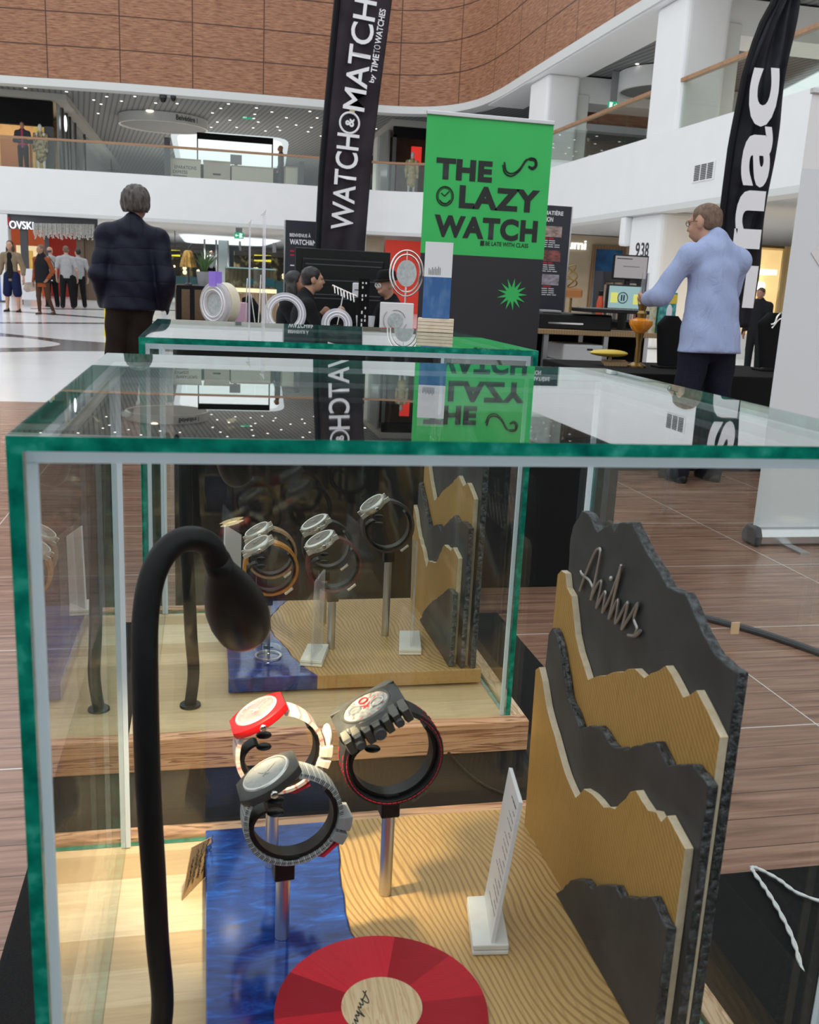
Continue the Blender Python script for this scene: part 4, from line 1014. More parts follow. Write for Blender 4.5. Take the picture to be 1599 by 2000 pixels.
# ------------------------------------------------------------------ people (smooth solids meshed from distance fields)
def sdf_mesh(prims, vox, k=0.02, cuts=(), disp=None):
    """prims: ('c',a,b,ra,rb[,ysq]) tapered capsule, ('e',c,r[,rot]) ellipsoid; k smooth union; cuts: functions(P)->sdf kept where <0"""
    lo = np.full(3, 1e9); hi = np.full(3, -1e9); boxes = []
    for p in prims:
        if p[0] == 'c':
            a, b = np.array(p[1], float), np.array(p[2], float); r = max(p[3], p[4])*1.15
            l, h = np.minimum(a, b)-r, np.maximum(a, b)+r
        else:
            c = np.array(p[1], float); r = max(p[2]); l, h = c-r, c+r
        boxes.append((l, h)); lo = np.minimum(lo, l); hi = np.maximum(hi, h)
    lo -= 3*vox; hi += 3*vox
    n = np.ceil((hi-lo)/vox).astype(int)+1
    D = np.full(n, 9.0, np.float32)
    ax = [lo[i]+vox*np.arange(n[i]) for i in range(3)]
    pad = 3*k+3*vox
    for p, (l, h) in zip(prims, boxes):
        i0 = np.maximum(((l-pad-lo)/vox).astype(int), 0); i1 = np.minimum(((h+pad-lo)/vox).astype(int)+2, n)
        sl = tuple(slice(i0[i], i1[i]) for i in range(3))
        X, Y, Z = np.meshgrid(*[ax[i][sl[i]] for i in range(3)], indexing='ij')
        if p[0] == 'c':
            a = np.array(p[1], float); b = np.array(p[2], float); ys = p[5] if len(p) > 5 else 1.0
            d = b-a; px, py, pz = X-a[0], (Y-a[1])/ys, Z-a[2]; dy = d[1]/ys
            L = d[0]**2+dy**2+d[2]**2+1e-9
            t_ = np.clip((px*d[0]+py*dy+pz*d[2])/L, 0, 1)
            q = np.sqrt((px-t_*d[0])**2+(py-t_*dy)**2+(pz-t_*d[2])**2)
            s = (q-(p[3]+(p[4]-p[3])*t_))*min(1.0, ys+0.15)
        else:
            c, r = p[1], p[2]; P = np.stack([X-c[0], Y-c[1], Z-c[2]], -1)
            if len(p) > 3: P = P @ np.array(p[3])
            P = P/np.array(r); q = np.sqrt((P**2).sum(-1)); s = (q-1)*min(r)
        A = D[sl]
        h_ = np.maximum(k-np.abs(A-s), 0)/k
        D[sl] = np.minimum(A, s)-h_*h_*k*0.25
    X, Y, Z = np.meshgrid(*ax, indexing='ij')
    if disp is not None: D = D+disp(X, Y, Z)
    for c in cuts: D = np.maximum(D, c(X, Y, Z))
    # surface nets
    S = D < 0
    e = np.zeros(tuple(n-1), int)
    acc = np.zeros(tuple(n-1)+(3,)); cnt = np.zeros(tuple(n-1))
    cor = [(i, j, k_) for i in (0, 1) for j in (0, 1) for k_ in (0, 1)]
    def sub(A, o): return A[o[0]:n[0]-1+o[0], o[1]:n[1]-1+o[1], o[2]:n[2]-1+o[2]]
    for a in cor:
        for axn in range(3):
            if a[axn] == 0:
                b = list(a); b[axn] = 1; b = tuple(b)
                da, db = sub(D, a), sub(D, b); m = (da < 0) != (db < 0)
                t_ = np.where(m, da/np.where(m, da-db, 1), 0)
                for i in range(3):
                    acc[..., i] += np.where(m, a[i]+(t_ if i == axn else 0), 0)
                cnt += m
    act = cnt > 0; idx = -np.ones(act.shape, int); ids = np.argwhere(act); idx[act] = np.arange(len(ids))
    V = lo+vox*(ids+acc[act]/cnt[act][:, None])
    F = []
    for axn in range(3):
        u, w = (axn+1) % 3, (axn+2) % 3
        sl0 = [slice(None)]*3; sl1 = [slice(None)]*3; sl0[axn] = slice(0, n[axn]-1); sl1[axn] = slice(1, n[axn])
        A, B = S[tuple(sl0)], S[tuple(sl1)]
        ch = np.argwhere(A != B)
        ok = (ch[:, u] > 0) & (ch[:, w] > 0) & (ch[:, u] < n[u]-1) & (ch[:, w] < n[w]-1); ch = ch[ok]
        flip = A[ch[:, 0], ch[:, 1], ch[:, 2]]
        def g(du, dw):
            c = ch.copy(); c[:, u] -= du; c[:, w] -= dw; return idx[c[:, 0], c[:, 1], c[:, 2]]
        q = np.stack([g(1, 1), g(0, 1), g(0, 0), g(1, 0)], 1)
        q[~flip] = q[~flip][:, ::-1]; F.append(q)
    return V, np.concatenate(F)
def sdf_obj(name, prims, vox, material, parent, k=0.02, cuts=(), disp=None, relax=1):
    V, F = sdf_mesh(prims, vox, k, cuts, disp)
    me = bpy.data.meshes.new(name); me.from_pydata(V.tolist(), [], F.tolist()); me.materials.append(material)
    me.polygons.foreach_set('use_smooth', [True]*len(me.polygons)); me.update()
    o = bpy.data.objects.new(name, me); link(o, parent)
    if relax:
        md = o.modifiers.new('relax', 'SMOOTH'); md.factor = 0.5; md.iterations = relax
    return o
def skin_mat(n, c): return noisy(n, c, tuple(x*0.9 for x in c), 30, 0.5)
m_skin = skin_mat('skin', (0.52, 0.29, 0.20)); m_skin2 = skin_mat('tanned_skin', (0.36, 0.18, 0.115))
def fabric(n, c, rough=0.85, sc=60, d=0.75, bump=0.15): return noisy(n, c, tuple(x*d for x in c), sc, rough, bump=bump, spec=0.2)
def V3(*a): return np.array(a, float)
def skeleton(H, lean=(0, 0), hips=0.0, legs=None, arms=None, head=(0, 0, 0), sit=False, sh=0.112, drop=0.02):
    """joints of a standing or sitting person facing +Y; lengths as fractions of H"""
    J = {}
    zh = 0.515*H
    J['pel'] = V3(hips, 0, zh)
    up = V3(lean[0], lean[1], 1.0); up /= np.linalg.norm(up)
    J['waist'] = J['pel']+up*0.095*H; J['chest'] = J['pel']+up*0.215*H; J['shc'] = J['pel']+up*0.300*H
    J['neck'] = J['pel']+up*0.335*H; J['head'] = J['neck']+V3(head[0], head[1]+0.02*H, 0.085*H+head[2])
    side = np.cross(V3(0, 1, 0), up); side = V3(1, 0, 0) if np.linalg.norm(side) < 0.1 else side/np.linalg.norm(side)
    for s, n in ((1, 'r'), (-1, 'l')):
        J['sh'+n] = J['shc']+side*s*sh*H-up*drop*H
        J['hip'+n] = J['pel']+V3(s*0.052*H, 0, -0.01*H)
        a = (arms or {}).get(n) or (V3(s*0.022, -0.01, -0.185), V3(s*0.0, 0.05, -0.15))
        J['el'+n] = J['sh'+n]+np.array(a[0])*H; J['wr'+n] = J['el'+n]+np.array(a[1])*H
        g = (legs or {}).get(n) or (V3(s*0.006, 0.01, -0.235), V3(s*0.004, -0.02, -0.23))
        J['kn'+n] = J['hip'+n]+np.array(g[0])*H; J['an'+n] = J['kn'+n]+np.array(g[1])*H
    return J
def hand_prims(w, e, H, side, curl=0.5):
    """palm, four bent fingers and a side thumb beyond wrist w, along the forearm direction"""
    d = (w-e)/np.linalg.norm(w-e); f = V3(0, 1, 0)-d*d[1]
    f = f/np.linalg.norm(f) if np.linalg.norm(f) > 0.2 else V3(1, 0, 0)
    p = np.cross(d, f)*side                       # palm faces the body
    u = H/1.75; pc = w+d*0.05*u
    out = [('c', w, pc+d*0.025*u, 0.024*u, 0.029*u), ('c', w+f*0.015*u, pc+f*0.022*u+d*0.03*u, 0.017*u, 0.016*u), ('c', w-f*0.012*u, pc-f*0.022*u+d*0.028*u, 0.017*u, 0.015*u)]
    for i, L in enumerate((0.068, 0.078, 0.072, 0.056)):
        b = pc+d*0.035*u+f*(0.030-0.020*i)*u; m = b+(d*(1-curl*0.35)-p*curl*0.55)*L*0.52*u; t_ = m+(d*(0.75-curl)-p*(0.35+curl*0.8))*L*0.45*u
        out += [('c', b, m, 0.0098*u, 0.0092*u), ('c', m, t_, 0.0092*u, 0.0078*u)]
    b = w+d*0.025*u+f*0.024*u; m = b+(d*0.5+f*0.7-p*0.3)*0.036*u; t_ = m+(d*0.85+f*0.1-p*0.4)*0.03*u
    return out+[('c', b, m, 0.0125*u, 0.011*u), ('c', m, t_, 0.011*u, 0.009*u)]
def rotz(a): c, s = math.cos(a), math.sin(a); return np.array([[c, -s, 0], [s, c, 0], [0, 0, 1]])
def head_prims(c, H, turn=0.0, nod=0.0):
    u = H/1.75; R = rotz(turn)
    if nod:
        cn, sn = math.cos(nod), math.sin(nod); R = R @ np.array([[1, 0, 0], [0, cn, -sn], [0, sn, cn]])
    P = lambda x, y, z: c+R @ (V3(x, y, z)*u)
    E = lambda x, y, z, r: ('e', P(x, y, z), tuple(q*u for q in r), R)
    return [E(0, -0.012, 0.03, (0.076, 0.094, 0.082)), E(0, 0.022, -0.02, (0.064, 0.072, 0.085)), E(0, 0.040, -0.078, (0.042, 0.042, 0.032)),
            ('c', P(0, 0.086, 0.012), P(0, 0.109, -0.024), 0.009*u, 0.014*u), E(0, 0.083, -0.058, (0.026, 0.012, 0.007)), E(0, 0.080, -0.068, (0.022, 0.012, 0.006)),
            E(0.030, 0.082, 0.026, (0.024, 0.012, 0.008)), E(-0.030, 0.082, 0.026, (0.024, 0.012, 0.008)), E(0.038, 0.064, -0.03, (0.022, 0.02, 0.022)), E(-0.038, 0.064, -0.03, (0.022, 0.02, 0.022)),
            E(0.077, -0.008, -0.008, (0.010, 0.020, 0.032)), E(-0.077, -0.008, -0.008, (0.010, 0.020, 0.032))], P, R
def eyes(P, u, parent):
    mw = m_eyew
    mb = MB()
    for s in (-1, 1): mb.ball(tuple(P(s*0.030, 0.083, 0.008)), 0.0085*u, 8)
    return mb.build('eyes', mw, parent, smooth=True)
m_eyew = mat('dark_eye', (0.03, 0.02, 0.018), 0.2)
def person(label, loc, rz, H, skin, J, vox=0.012, top=None, legs_=None, shoe=None, hair=None, turn=0.0, nod=0.0, hands=('r', 'l'), group=None, vis_legs=True, build=1.0, face=True, curl=0.5):
    """top/legs_: dict(m=material, ...) clothing; returns the root"""
    r = thing('person', label, 'person', tuple(loc), rz, group)
    u = H/1.75; g = build; B = []
    hp, P, R = head_prims(J['head'], H, turn, nod)
    B += hp
    B += [('c', J['shc'], J['head']-V3(0, 0.012*u, 0.05*u), 0.056*u, 0.053*u)]
    B += [('c', J['pel'], J['chest'], 0.115*u*g, 0.13*u*g, 0.68), ('c', J['chest'], J['shc'], 0.13*u*g, 0.09*u*g, 0.66)]
    for n, s in (('r', 1), ('l', -1)):
        B += [('c', J['shc'], J['sh'+n]-V3(0, 0, 0.012*u), 0.065*u*g, 0.050*u*g), ('c', J['sh'+n], J['el'+n], 0.046*u*g, 0.037*u*g), ('c', J['el'+n], J['wr'+n], 0.037*u*g, 0.026*u)]
        if n in hands: B += hand_prims(J['wr'+n], J['el'+n], H, s, curl)
        B += [('c', J['hip'+n], J['kn'+n], 0.080*u*g, 0.052*u*g), ('c', J['kn'+n], J['kn'+n]+(J['an'+n]-J['kn'+n])*0.4, 0.052*u*g, 0.051*u*g), ('c', J['kn'+n]+(J['an'+n]-J['kn'+n])*0.4, J['an'+n], 0.051*u*g, 0.034*u),
              ('c', J['an'+n], J['an'+n]+V3(0, 0.07*u, -0.045*u), 0.030*u, 0.026*u)]
    sdf_obj('body', B, vox, skin, r, 0.018*u)
    if face: eyes(P, u, r)
    if top:
        t0 = top.get('pad', 0.014)*u; T = []
        hem = top.get('hem', -0.06)*H
        up = (J['shc']-J['pel']); up /= np.linalg.norm(up)
        low = J['pel']+up*hem
        w0 = top.get('w0', 0.130)*u*g; ys = top.get('ys', 0.70)
        T += [('c', low, J['waist'], w0+t0, top.get('w1', 0.124)*u*g+t0, ys), ('c', J['waist'], J['chest'], top.get('w1', 0.124)*u*g+t0, 0.140*u*g+t0, ys), ('c', J['chest'], J['shc']-up*0.01*u, 0.140*u*g+t0, 0.088*u*g+t0, 0.68)]
        T += [('c', J['shc'], J['neck']+up*0.008*u, 0.075*u+t0, 0.060*u+t0*0.6)] if top.get('collar', True) else []
        for n in 'rl':
            T += [('c', J['shc'], J['sh'+n]-V3(0, 0, 0.012*u), 0.066*u*g+t0, 0.052*u*g+t0)]
            sl = top.get('sleeve', 1.0)
            T += [('c', J['sh'+n], J['sh'+n]+(J['el'+n]-J['sh'+n])*min(1, sl*2), 0.049*u*g+t0, 0.041*u*g+t0)] if sl > 0 else []
            if sl > 0.5: T += [('c', J['el'+n], J['el'+n]+(J['wr'+n]-J['el'+n])*min(1, (sl-0.5)*2), 0.042*u*g+t0, 0.031*u+t0)]
        zc = low[2]+top.get('cut', 0.0); sl_ = top.get('cutslope', 0.0)
        cuts = [lambda X, Y, Z: np.where((np.abs(X-low[0]) < w0+0.1), zc+sl_*(Y-low[1])-Z, -1.0)] if top.get('trim', True) else []
        ds = top.get('disp')
        sdf_obj(top.get('name', 'jacket'), T, vox, top['m'], r, 0.03*u, cuts, ds)
    if legs_:
        t0 = legs_.get('pad', 0.012)*u; L = [('c', J['pel']+V3(0, 0, 0.06*u), J['pel']-V3(0, 0, 0.02*u), 0.122*u*g+t0, 0.120*u*g+t0, 0.74)]
        lo_ = legs_.get('to', 1.0)
        for n in 'rl':
            L += [('c', J['hip'+n], J['hip'+n]+(J['kn'+n]-J['hip'+n])*min(1, lo_*2), 0.086*u*g+t0, (0.062 if lo_ > 0.5 else 0.080)*u*g+t0)]
            if lo_ > 0.5: L += [('c', J['kn'+n], J['kn'+n]+(J['an'+n]-J['kn'+n])*min(1, (lo_-0.5)*2), 0.060*u*g+t0, legs_.get('cuff', 0.050)*u+t0)]
        if legs_.get('skirt'):
            q = J['pel']+V3(0, 0, -legs_['skirt']*H); L = [('c', J['pel']+V3(0, 0, 0.05*u), J['pel'], 0.115*u*g+t0, 0.125*u*g+t0, 0.78), ('c', J['pel'], q, 0.125*u*g+t0, 0.150*u*g+t0, 0.78)]
        zz = (J['pel'][2]-legs_['skirt']*H) if legs_.get('skirt') else None
        sdf_obj(legs_.get('name', 'trousers'), L, vox, legs_['m'], r, 0.022*u, [lambda X, Y, Z: zz-Z] if zz else [], legs_.get('disp'))
    if shoe:
        for n, s in (('r', 1), ('l', -1)):
            a = J['an'+n]; f = a-V3(0, 0, 0.048*u)
            sdf_obj('shoe', [('c', f+V3(0, -0.045*u, 0.0), f+V3(s*0.012*u, 0.13*u, -0.004*u), 0.040*u, 0.036*u), ('c', a+V3(0, -0.01*u, 0.01*u), f+V3(0, 0.03*u, 0), 0.042*u, 0.038*u)], vox, shoe, r, 0.02*u,
                    [lambda X, Y, Z: (a[2]-0.082*u)-Z])
    if hair:
        u2 = u; hs = []
        for (x, y, z, rad) in hair['blobs']: hs.append(('e', P(x, y, z), tuple(q*u2 for q in rad), R))
        nz = hair.get('noise', 0.003)
        hc = J['head']
        fr = [lambda X, Y, Z: hair['front'](R, (X-hc[0])/u2, (Y-hc[1])/u2, (Z-hc[2])/u2)*u2] if hair.get('front') else []
        sdf_obj('hair', hs, min(vox, hair.get('vox', vox)), hair['m'], r, 0.012*u, fr, lambda X, Y, Z: nz*np.sin(X*95+Z*20)*np.sin(Y*80+Z*45))
    return r, P, u
def face_cut(y0, slope=0.0, zlow=-0.075):
    """keeps hair behind the hairline and above the nape"""
    def f(R, X, Y, Z):
        x = R[0, 0]*X+R[1, 0]*Y+R[2, 0]*Z; y = R[0, 1]*X+R[1, 1]*Y+R[2, 1]*Z; z = R[0, 2]*X+R[1, 2]*Y+R[2, 2]*Z
        return np.maximum(y-(y0+slope*np.maximum(z-0.03, 0)), zlow-z)
    return f
SHORT = [(0, -0.016, 0.034, (0.084, 0.101, 0.090)), (0, -0.045, -0.02, (0.074, 0.066, 0.060))]
m_greyhair = noisy('greying_hair', (0.028, 0.024, 0.022), (0.125, 0.11, 0.10), 38, 0.6, (1, 1, 0.35), detail=6)
m_blondhair = noisy('short_blond_hair', (0.10, 0.058, 0.036), (0.19, 0.12, 0.08), 60, 0.6, (1, 1, 0.5))
m_brownhair = noisy('brown_hair', (0.035, 0.018, 0.012), (0.075, 0.042, 0.03), 40, 0.45); m_blackhair = noisy('black_hair', (0.010, 0.009, 0.009), (0.022, 0.02, 0.02), 50, 0.4)
# man in a quilted navy jacket, seen from behind
m_navy = mat('navy_quilted_jacket', (0.008, 0.012, 0.03), 0.55, spec=0.25); t = NT(m_navy)
v = t.coords('Object'); sp = t.n('ShaderNodeSeparateXYZ'); t.l(v, sp.inputs[0])
nz = t.noise(v, 6, 3)
zz = t.math('ADD', sp.outputs[2], t.math('MULTIPLY', nz, 0.05))
q1 = t.math('ABSOLUTE', t.math('SINE', t.math('MULTIPLY', zz, 26))); q2 = t.math('ABSOLUTE', t.math('SINE', t.math('MULTIPLY', sp.outputs[0], 34)))
yoke = t.math('GREATER_THAN', sp.outputs[2], 1.40)
q = t.math('ADD', t.math('MULTIPLY', yoke, q2), t.math('MULTIPLY', t.math('SUBTRACT', 1.0, yoke), q1))
qq = t.math('POWER', q, 0.3); t.bump(t.math('ADD', qq, t.math('MULTIPLY', t.noise(v, 40, 3), 0.35)), 0.5, 0.010)
t.l(t.mix(qq, (0.0025, 0.0034, 0.0095), (0.005, 0.0075, 0.021)), t.b.inputs['Base Color'])
m_browntr = fabric('dark_brown_trousers', (0.020, 0.014, 0.011))
J = skeleton(1.765, lean=(0.05, 0.02), hips=-0.02, sh=0.110,
             arms={'r': (V3(0.034, -0.040, -0.178), V3(-0.022, 0.080, -0.125)), 'l': (V3(-0.034, -0.040, -0.178), V3(0.022, 0.080, -0.125))},
             legs={'r': (V3(-0.040, 0.03, -0.235), V3(-0.040, -0.03, -0.23)), 'l': (V3(-0.018, 0.01, -0.235), V3(-0.022, -0.03, -0.228))}, head=(0.028, 0.0, 0.0))
wr = lambda X, Y, Z: 0.007*np.sin(Z*36+3*np.sin(X*9))*np.sin(X*13+Y*11+Z*4)
person('grey-haired man in a quilted navy jacket and dark trousers standing with his back turned', (-0.545, 7.95, 0.006), 0.0, 1.765, m_skin2, J, 0.011,
       dict(m=m_navy, pad=0.030, hem=-0.038, w0=0.172, w1=0.166, cut=0.0, ys=0.72, disp=wr), dict(m=m_browntr, pad=0.016, cuff=0.052, disp=lambda X, Y, Z: 0.004*np.sin(Z*30+X*20)), mat('white_trainers', (0.7, 0.7, 0.7), 0.5),
       dict(m=m_greyhair, blobs=[(0, -0.018, 0.040, (0.108, 0.118, 0.102)), (0, -0.055, -0.02, (0.090, 0.066, 0.062)), (0.072, -0.04, 0.0, (0.042, 0.055, 0.075)), (-0.072, -0.04, 0.0, (0.042, 0.055, 0.075))], noise=0.006, front=face_cut(0.055, 0.3, -0.068)), turn=-0.25, hands=())
# man in a light blue shirt, bending over the table
m_blue = mat('light_blue_shirt', (0.33, 0.40, 0.62), 0.75, spec=0.2); t = NT(m_blue); v = t.coords('Object')
cr = t.noise(t.coords('Object', (5, 5, 2.2), (0.5, 0.3, 0)), 2.2, 4, 0.55, 0.8)
t.bump(cr, 0.9, 0.02)
t.l(t.ramp(t.noise(v, 250, 2), [(0.3, (0.31, 0.38, 0.60)), (0.7, (0.37, 0.44, 0.66))]), t.b.inputs['Base Color'])
m_jeans = fabric('dark_navy_jeans', (0.014, 0.016, 0.030))
J = skeleton(1.76, lean=(0.02, 0.12), hips=0.03, sh=0.104,
             arms={'l': (V3(-0.072, 0.045, -0.142), V3(0.030, 0.115, -0.015)), 'r': (V3(0.012, 0.06, -0.172), V3(0.0, 0.14, -0.03))},
             legs={'r': (V3(0.018, 0.01, -0.235), V3(0.006, -0.01, -0.23)), 'l': (V3(-0.014, 0.01, -0.235), V3(-0.004, -0.01, -0.23))}, head=(-0.035, 0.045, -0.045))
ws = lambda X, Y, Z: 0.006*np.sin(Z*24+X*30+2*np.sin(X*14))*np.sin(X*18-Z*9)
br, P, u = person('man in a light blue shirt and dark jeans bending over the black table', (3.045, 5.48, 0.006), 0.14, 1.76, m_skin, J, 0.010,
       dict(m=m_blue, pad=0.020, hem=-0.052, w0=0.192, w1=0.150, sleeve=0.93, ys=0.74, name='shirt', disp=ws, cutslope=-0.05), dict(m=m_jeans, pad=0.016, cuff=0.06, name='jeans', disp=lambda X, Y, Z: 0.003*np.sin(Z*34+X*26)),
       m_black, dict(m=m_blondhair, blobs=[(0, -0.014, 0.033, (0.080, 0.098, 0.086)), (0, -0.045, -0.012, (0.070, 0.062, 0.055))], noise=0.0015, front=face_cut(0.045, 0.2, -0.052), vox=0.009), turn=0.45, nod=-0.15)
mb = MB()
for s in (-1, 1):
    ring = [P(s*0.031+0.021*math.cos(a), 0.098, 0.010+0.016*math.sin(a)) for a in [2*PI*i/14 for i in range(14)]]
    mb.tube([Vector(p) for p in ring], 0.0018, 5, closed=True)
    mb.tube([Vector(P(s*0.053, 0.096, 0.012)), Vector(P(s*0.081, 0.03, 0.012)), Vector(P(s*0.082, -0.01, 0.006))], 0.0018, 5)
mb.build('glasses', m_black, br)
# visitors in front of the red shop
LONG = [(0, -0.02, 0.036, (0.086, 0.104, 0.092)), (0, -0.05, -0.08, (0.10, 0.055, 0.12)), (0.075, -0.01, -0.12, (0.035, 0.04, 0.13)), (-0.075, -0.01, -0.12, (0.035, 0.04, 0.13)), (0, -0.05, -0.17, (0.10, 0.05, 0.10))]
m_tan = fabric('tan_overshirt', (0.27, 0.20, 0.13)); m_shorts = fabric('navy_shorts', (0.012, 0.018, 0.065)); m_blackT = fabric('black_tee', (0.014, 0.014, 0.014))
def floor_at(u, v, z=0.0): return onz(u, v, z)
p0 = floor_at(27, 609); d0 = p0.length
J = skeleton(1.72, arms={'r': (V3(0.05, -0.02, -0.18), V3(0.02, 0.05, -0.15)), 'l': (V3(-0.05, -0.02, -0.18), V3(-0.02, 0.05, -0.15))}, legs={'r': (V3(0.02, 0.01, -0.235), V3(0.01, 0.0, -0.23)), 'l': (V3(-0.03, 0.02, -0.235), V3(-0.01, 0.0, -0.23))})
fr, P, u = person('long-haired person in a tan overshirt, black top and navy shorts', (p0.x, p0.y, 0.0), PI-0.25, 1.72, m_skin, J, 0.017,
       dict(m=m_tan, pad=0.022, hem=-0.08, w0=0.135, sleeve=0.75, name='overshirt'), dict(m=m_shorts, pad=0.030, to=0.5, name='shorts'), m_black, dict(m=m_brownhair, blobs=LONG, front=face_cut(0.03, 0.3, -0.3)), curl=0.3)
sdf_obj('black_top', [('c', J['pel']+V3(0, 0.085, 0.0), J['shc']+V3(0, 0.06, -0.02), 0.085, 0.075, 0.75)], 0.017, m_blackT, fr, 0.02, [lambda X, Y, Z: 0.80-Z])
p0 = floor_at(86, 614.5)
m_vest = fabric('black_knit_vest', (0.016, 0.016, 0.020)); m_rust = fabric('rust_sleeves', (0.30, 0.075, 0.025)); m_tights = fabric('brown_tights', (0.085, 0.040, 0.024))
J = skeleton(1.64, sh=0.100, arms={'r': (V3(0.03, -0.03, -0.18), V3(0.0, 0.05, -0.15)), 'l': (V3(-0.055, -0.03, -0.165), V3(0.055, 0.06, -0.11))}, legs={'r': (V3(0.01, 0.01, -0.235), V3(0.0, -0.01, -0.23)), 'l': (V3(-0.01, -0.02, -0.235), V3(-0.045, -0.07, -0.22))})
wv, P, u = person('woman in a black sleeveless knit over a rust dress and brown tights', (p0.x, p0.y, 0.0), PI-0.35, 1.64, m_skin2, J, 0.017,
       dict(m=m_rust, pad=0.016, hem=-0.0, w0=0.12, name='rust_dress_top'), dict(m=m_rust, pad=0.018, skirt=0.115, name='skirt'), mat('brown_shoes', (0.07, 0.035, 0.022), 0.5),
       dict(m=m_blondhair, blobs=SHORT+[(0, -0.1, 0.01, (0.045, 0.04, 0.04))], front=face_cut(0.045, 0.2, -0.08)), turn=-0.5, build=0.92)
sdf_obj('knit_vest', [('c', J['pel']+V3(0, 0, -0.06), J['waist'], 0.175, 0.168, 0.8), ('c', J['waist'], J['chest'], 0.168, 0.172, 0.8), ('c', J['chest'], J['shc'], 0.172, 0.125, 0.78), ('c', J['shc'], J['neck']+V3(0, 0, 0.035), 0.085, 0.066)], 0.017, m_vest, wv, 0.03, [lambda X, Y, Z: (J['pel'][2]-0.09)-Z])
sdf_obj('tights', [('c', J[a+n], J[b+n], ra, rb) for n in 'rl' for a, b, ra, rb in (('hip', 'kn', 0.088, 0.060), ('kn', 'an', 0.058, 0.038))], 0.017, m_tights, wv, 0.02, [lambda X, Y, Z: Z-0.78])
m_greyT = fabric('grey_tee', (0.40, 0.40, 0.41)); m_blacktr = fabric('black_trousers', (0.012, 0.012, 0.013))
BALD = [(0, -0.052, -0.01, (0.078, 0.055, 0.045))]
for (u_, v_, rz, tn, label, hair, mm, H) in [
        (103, 599.5, 0.5, -0.9, 'bald man in grey tee with a black shoulder bag, half hidden behind the woman', dict(m=m_greyhair, blobs=BALD), m_greyT, 1.70),
        (133, 602, 0.05, 0.0, 'man in a plain grey tee and black trousers seen straight from behind', dict(m=m_blondhair, blobs=SHORT, front=face_cut(-0.01, 0.0, -0.08)), m_greyT, 1.74),
        (156, 600.5, 0.25, 0.4, 'dark-haired person in black trousers half hidden behind the grey tee man', dict(m=m_blackhair, blobs=SHORT, front=face_cut(0.04, 0.2, -0.08)), m_greyT, 1.70)]:
    p0 = floor_at(u_, v_)
    J = skeleton(H, arms={'r': (V3(0.05, -0.01, -0.18), V3(0.0, 0.07, -0.14)), 'l': (V3(-0.05, -0.01, -0.18), V3(0.0, 0.07, -0.14))}, legs={'r': (V3(0.015, 0.0, -0.235), V3(0.02, -0.01, -0.23)), 'l': (V3(-0.015, 0.0, -0.235), V3(-0.01, -0.01, -0.23))})
    person(label, (p0.x, p0.y, 0), rz, H, m_skin, J, 0.018, dict(m=mm, pad=0.022, hem=-0.03, w0=0.15, w1=0.145, sleeve=0.36, collar=False, name='tee'), dict(m=m_blacktr, pad=0.018), m_black, hair, turn=tn)
p0 = floor_at(110, 599)
bag = MB().cbox((0, 0, 0), (0.34, 0.14, 0.26)).build('shoulder_bag', fabric('bag_black', (0.015, 0.015, 0.016)), bevel=0.05, seg=4, loc=(p0.x-0.06, p0.y-0.62, 0.84)); tag(bag, 'black shoulder bag with white marks hanging behind the woman in rust', 'bag')
mb = MB()
for k, (x, z) in enumerate([(-0.09, 0.06), (0.0, 0.05), (0.09, 0.07), (0.07, -0.08)]): mb.cbox((x, -0.072, z), (0.035, 0.004, 0.03))
mb.build('white_marks', m_wtxt, bag)
mb = MB(); mb.tube([(-0.16, 0, 0.1), (-0.18, 0.05, 0.4), (-0.05, 0.16, 0.62), (0.12, 0.1, 0.4), (0.16, 0, 0.1)], 0.012, 6); mb.build('strap', m_blackmatt, bag)
# seated people at the black counter
m_blackjkt = fabric('black_jacket', (0.013, 0.013, 0.015))
SIT = {'r': (V3(0.02, 0.235, -0.01), V3(0, 0.0, -0.245)), 'l': (V3(-0.02, 0.235, -0.01), V3(0, 0.0, -0.245))}
def seated(label, u_, v_, y, rz, H, skin, hair, turn, nod, top, arms, lean=(0, 0.12), head=(0, 0.03, 0)):
    J = skeleton(H, lean=lean, arms=arms, legs=SIT, head=head)
    h = ony(u_, v_, y); c = J['head']; ca, sa = math.cos(rz), math.sin(rz)
    loc = (h.x-(c[0]*ca-c[1]*sa), h.y-(c[0]*sa+c[1]*ca), h.z-c[2])
    return person(label, loc, rz, H, skin, J, 0.012, dict(m=top, pad=0.018, hem=-0.02), dict(m=m_blacktr, pad=0.016), m_black, hair, turn=turn, nod=nod)
AR = {'r': (V3(0.03, 0.08, -0.16), V3(-0.03, 0.13, 0.02)), 'l': (V3(-0.03, 0.08, -0.16), V3(0.03, 0.11, 0.10))}
seated('dark-haired woman in black sitting behind the seated young man', 578, 552, 10.05, -1.75, 1.66, m_skin2, dict(m=m_blackhair, blobs=LONG, front=face_cut(0.04, 0.3, -0.3)), 0.0, 0, m_blackjkt, AR)
seated('young man in a black jacket leaning on the counter with a hand at his chin', 611, 546, 9.45, -1.5, 1.76, m_skin, dict(m=m_blackhair, blobs=SHORT, front=face_cut(0.055, 0.3, -0.055)), 0.0, 0, m_blackjkt, AR)
sp_, P, u = seated('person in a black hat and white-rimmed glasses sitting at the right end of the counter', 755, 557, 9.6, 1.9, 1.68, m_skin, None, 0.0, -0.15, m_blackjkt, {'r': (V3(0.03, 0.08, -0.16), V3(-0.03, 0.13, 0.0)), 'l': (V3(-0.03, 0.08, -0.16), V3(0.03, 0.14, 0.0))})
mb = MB(); Pm = lambda x, y, z: Vector(P(x, y, z))
c0 = Pm(0, -0.012, 0.055); ax = (Pm(0, -0.012, 0.155)-c0).normalized(); mm = Matrix.Translation(c0) @ ax.to_track_quat('Z', 'Y').to_matrix().to_4x4()
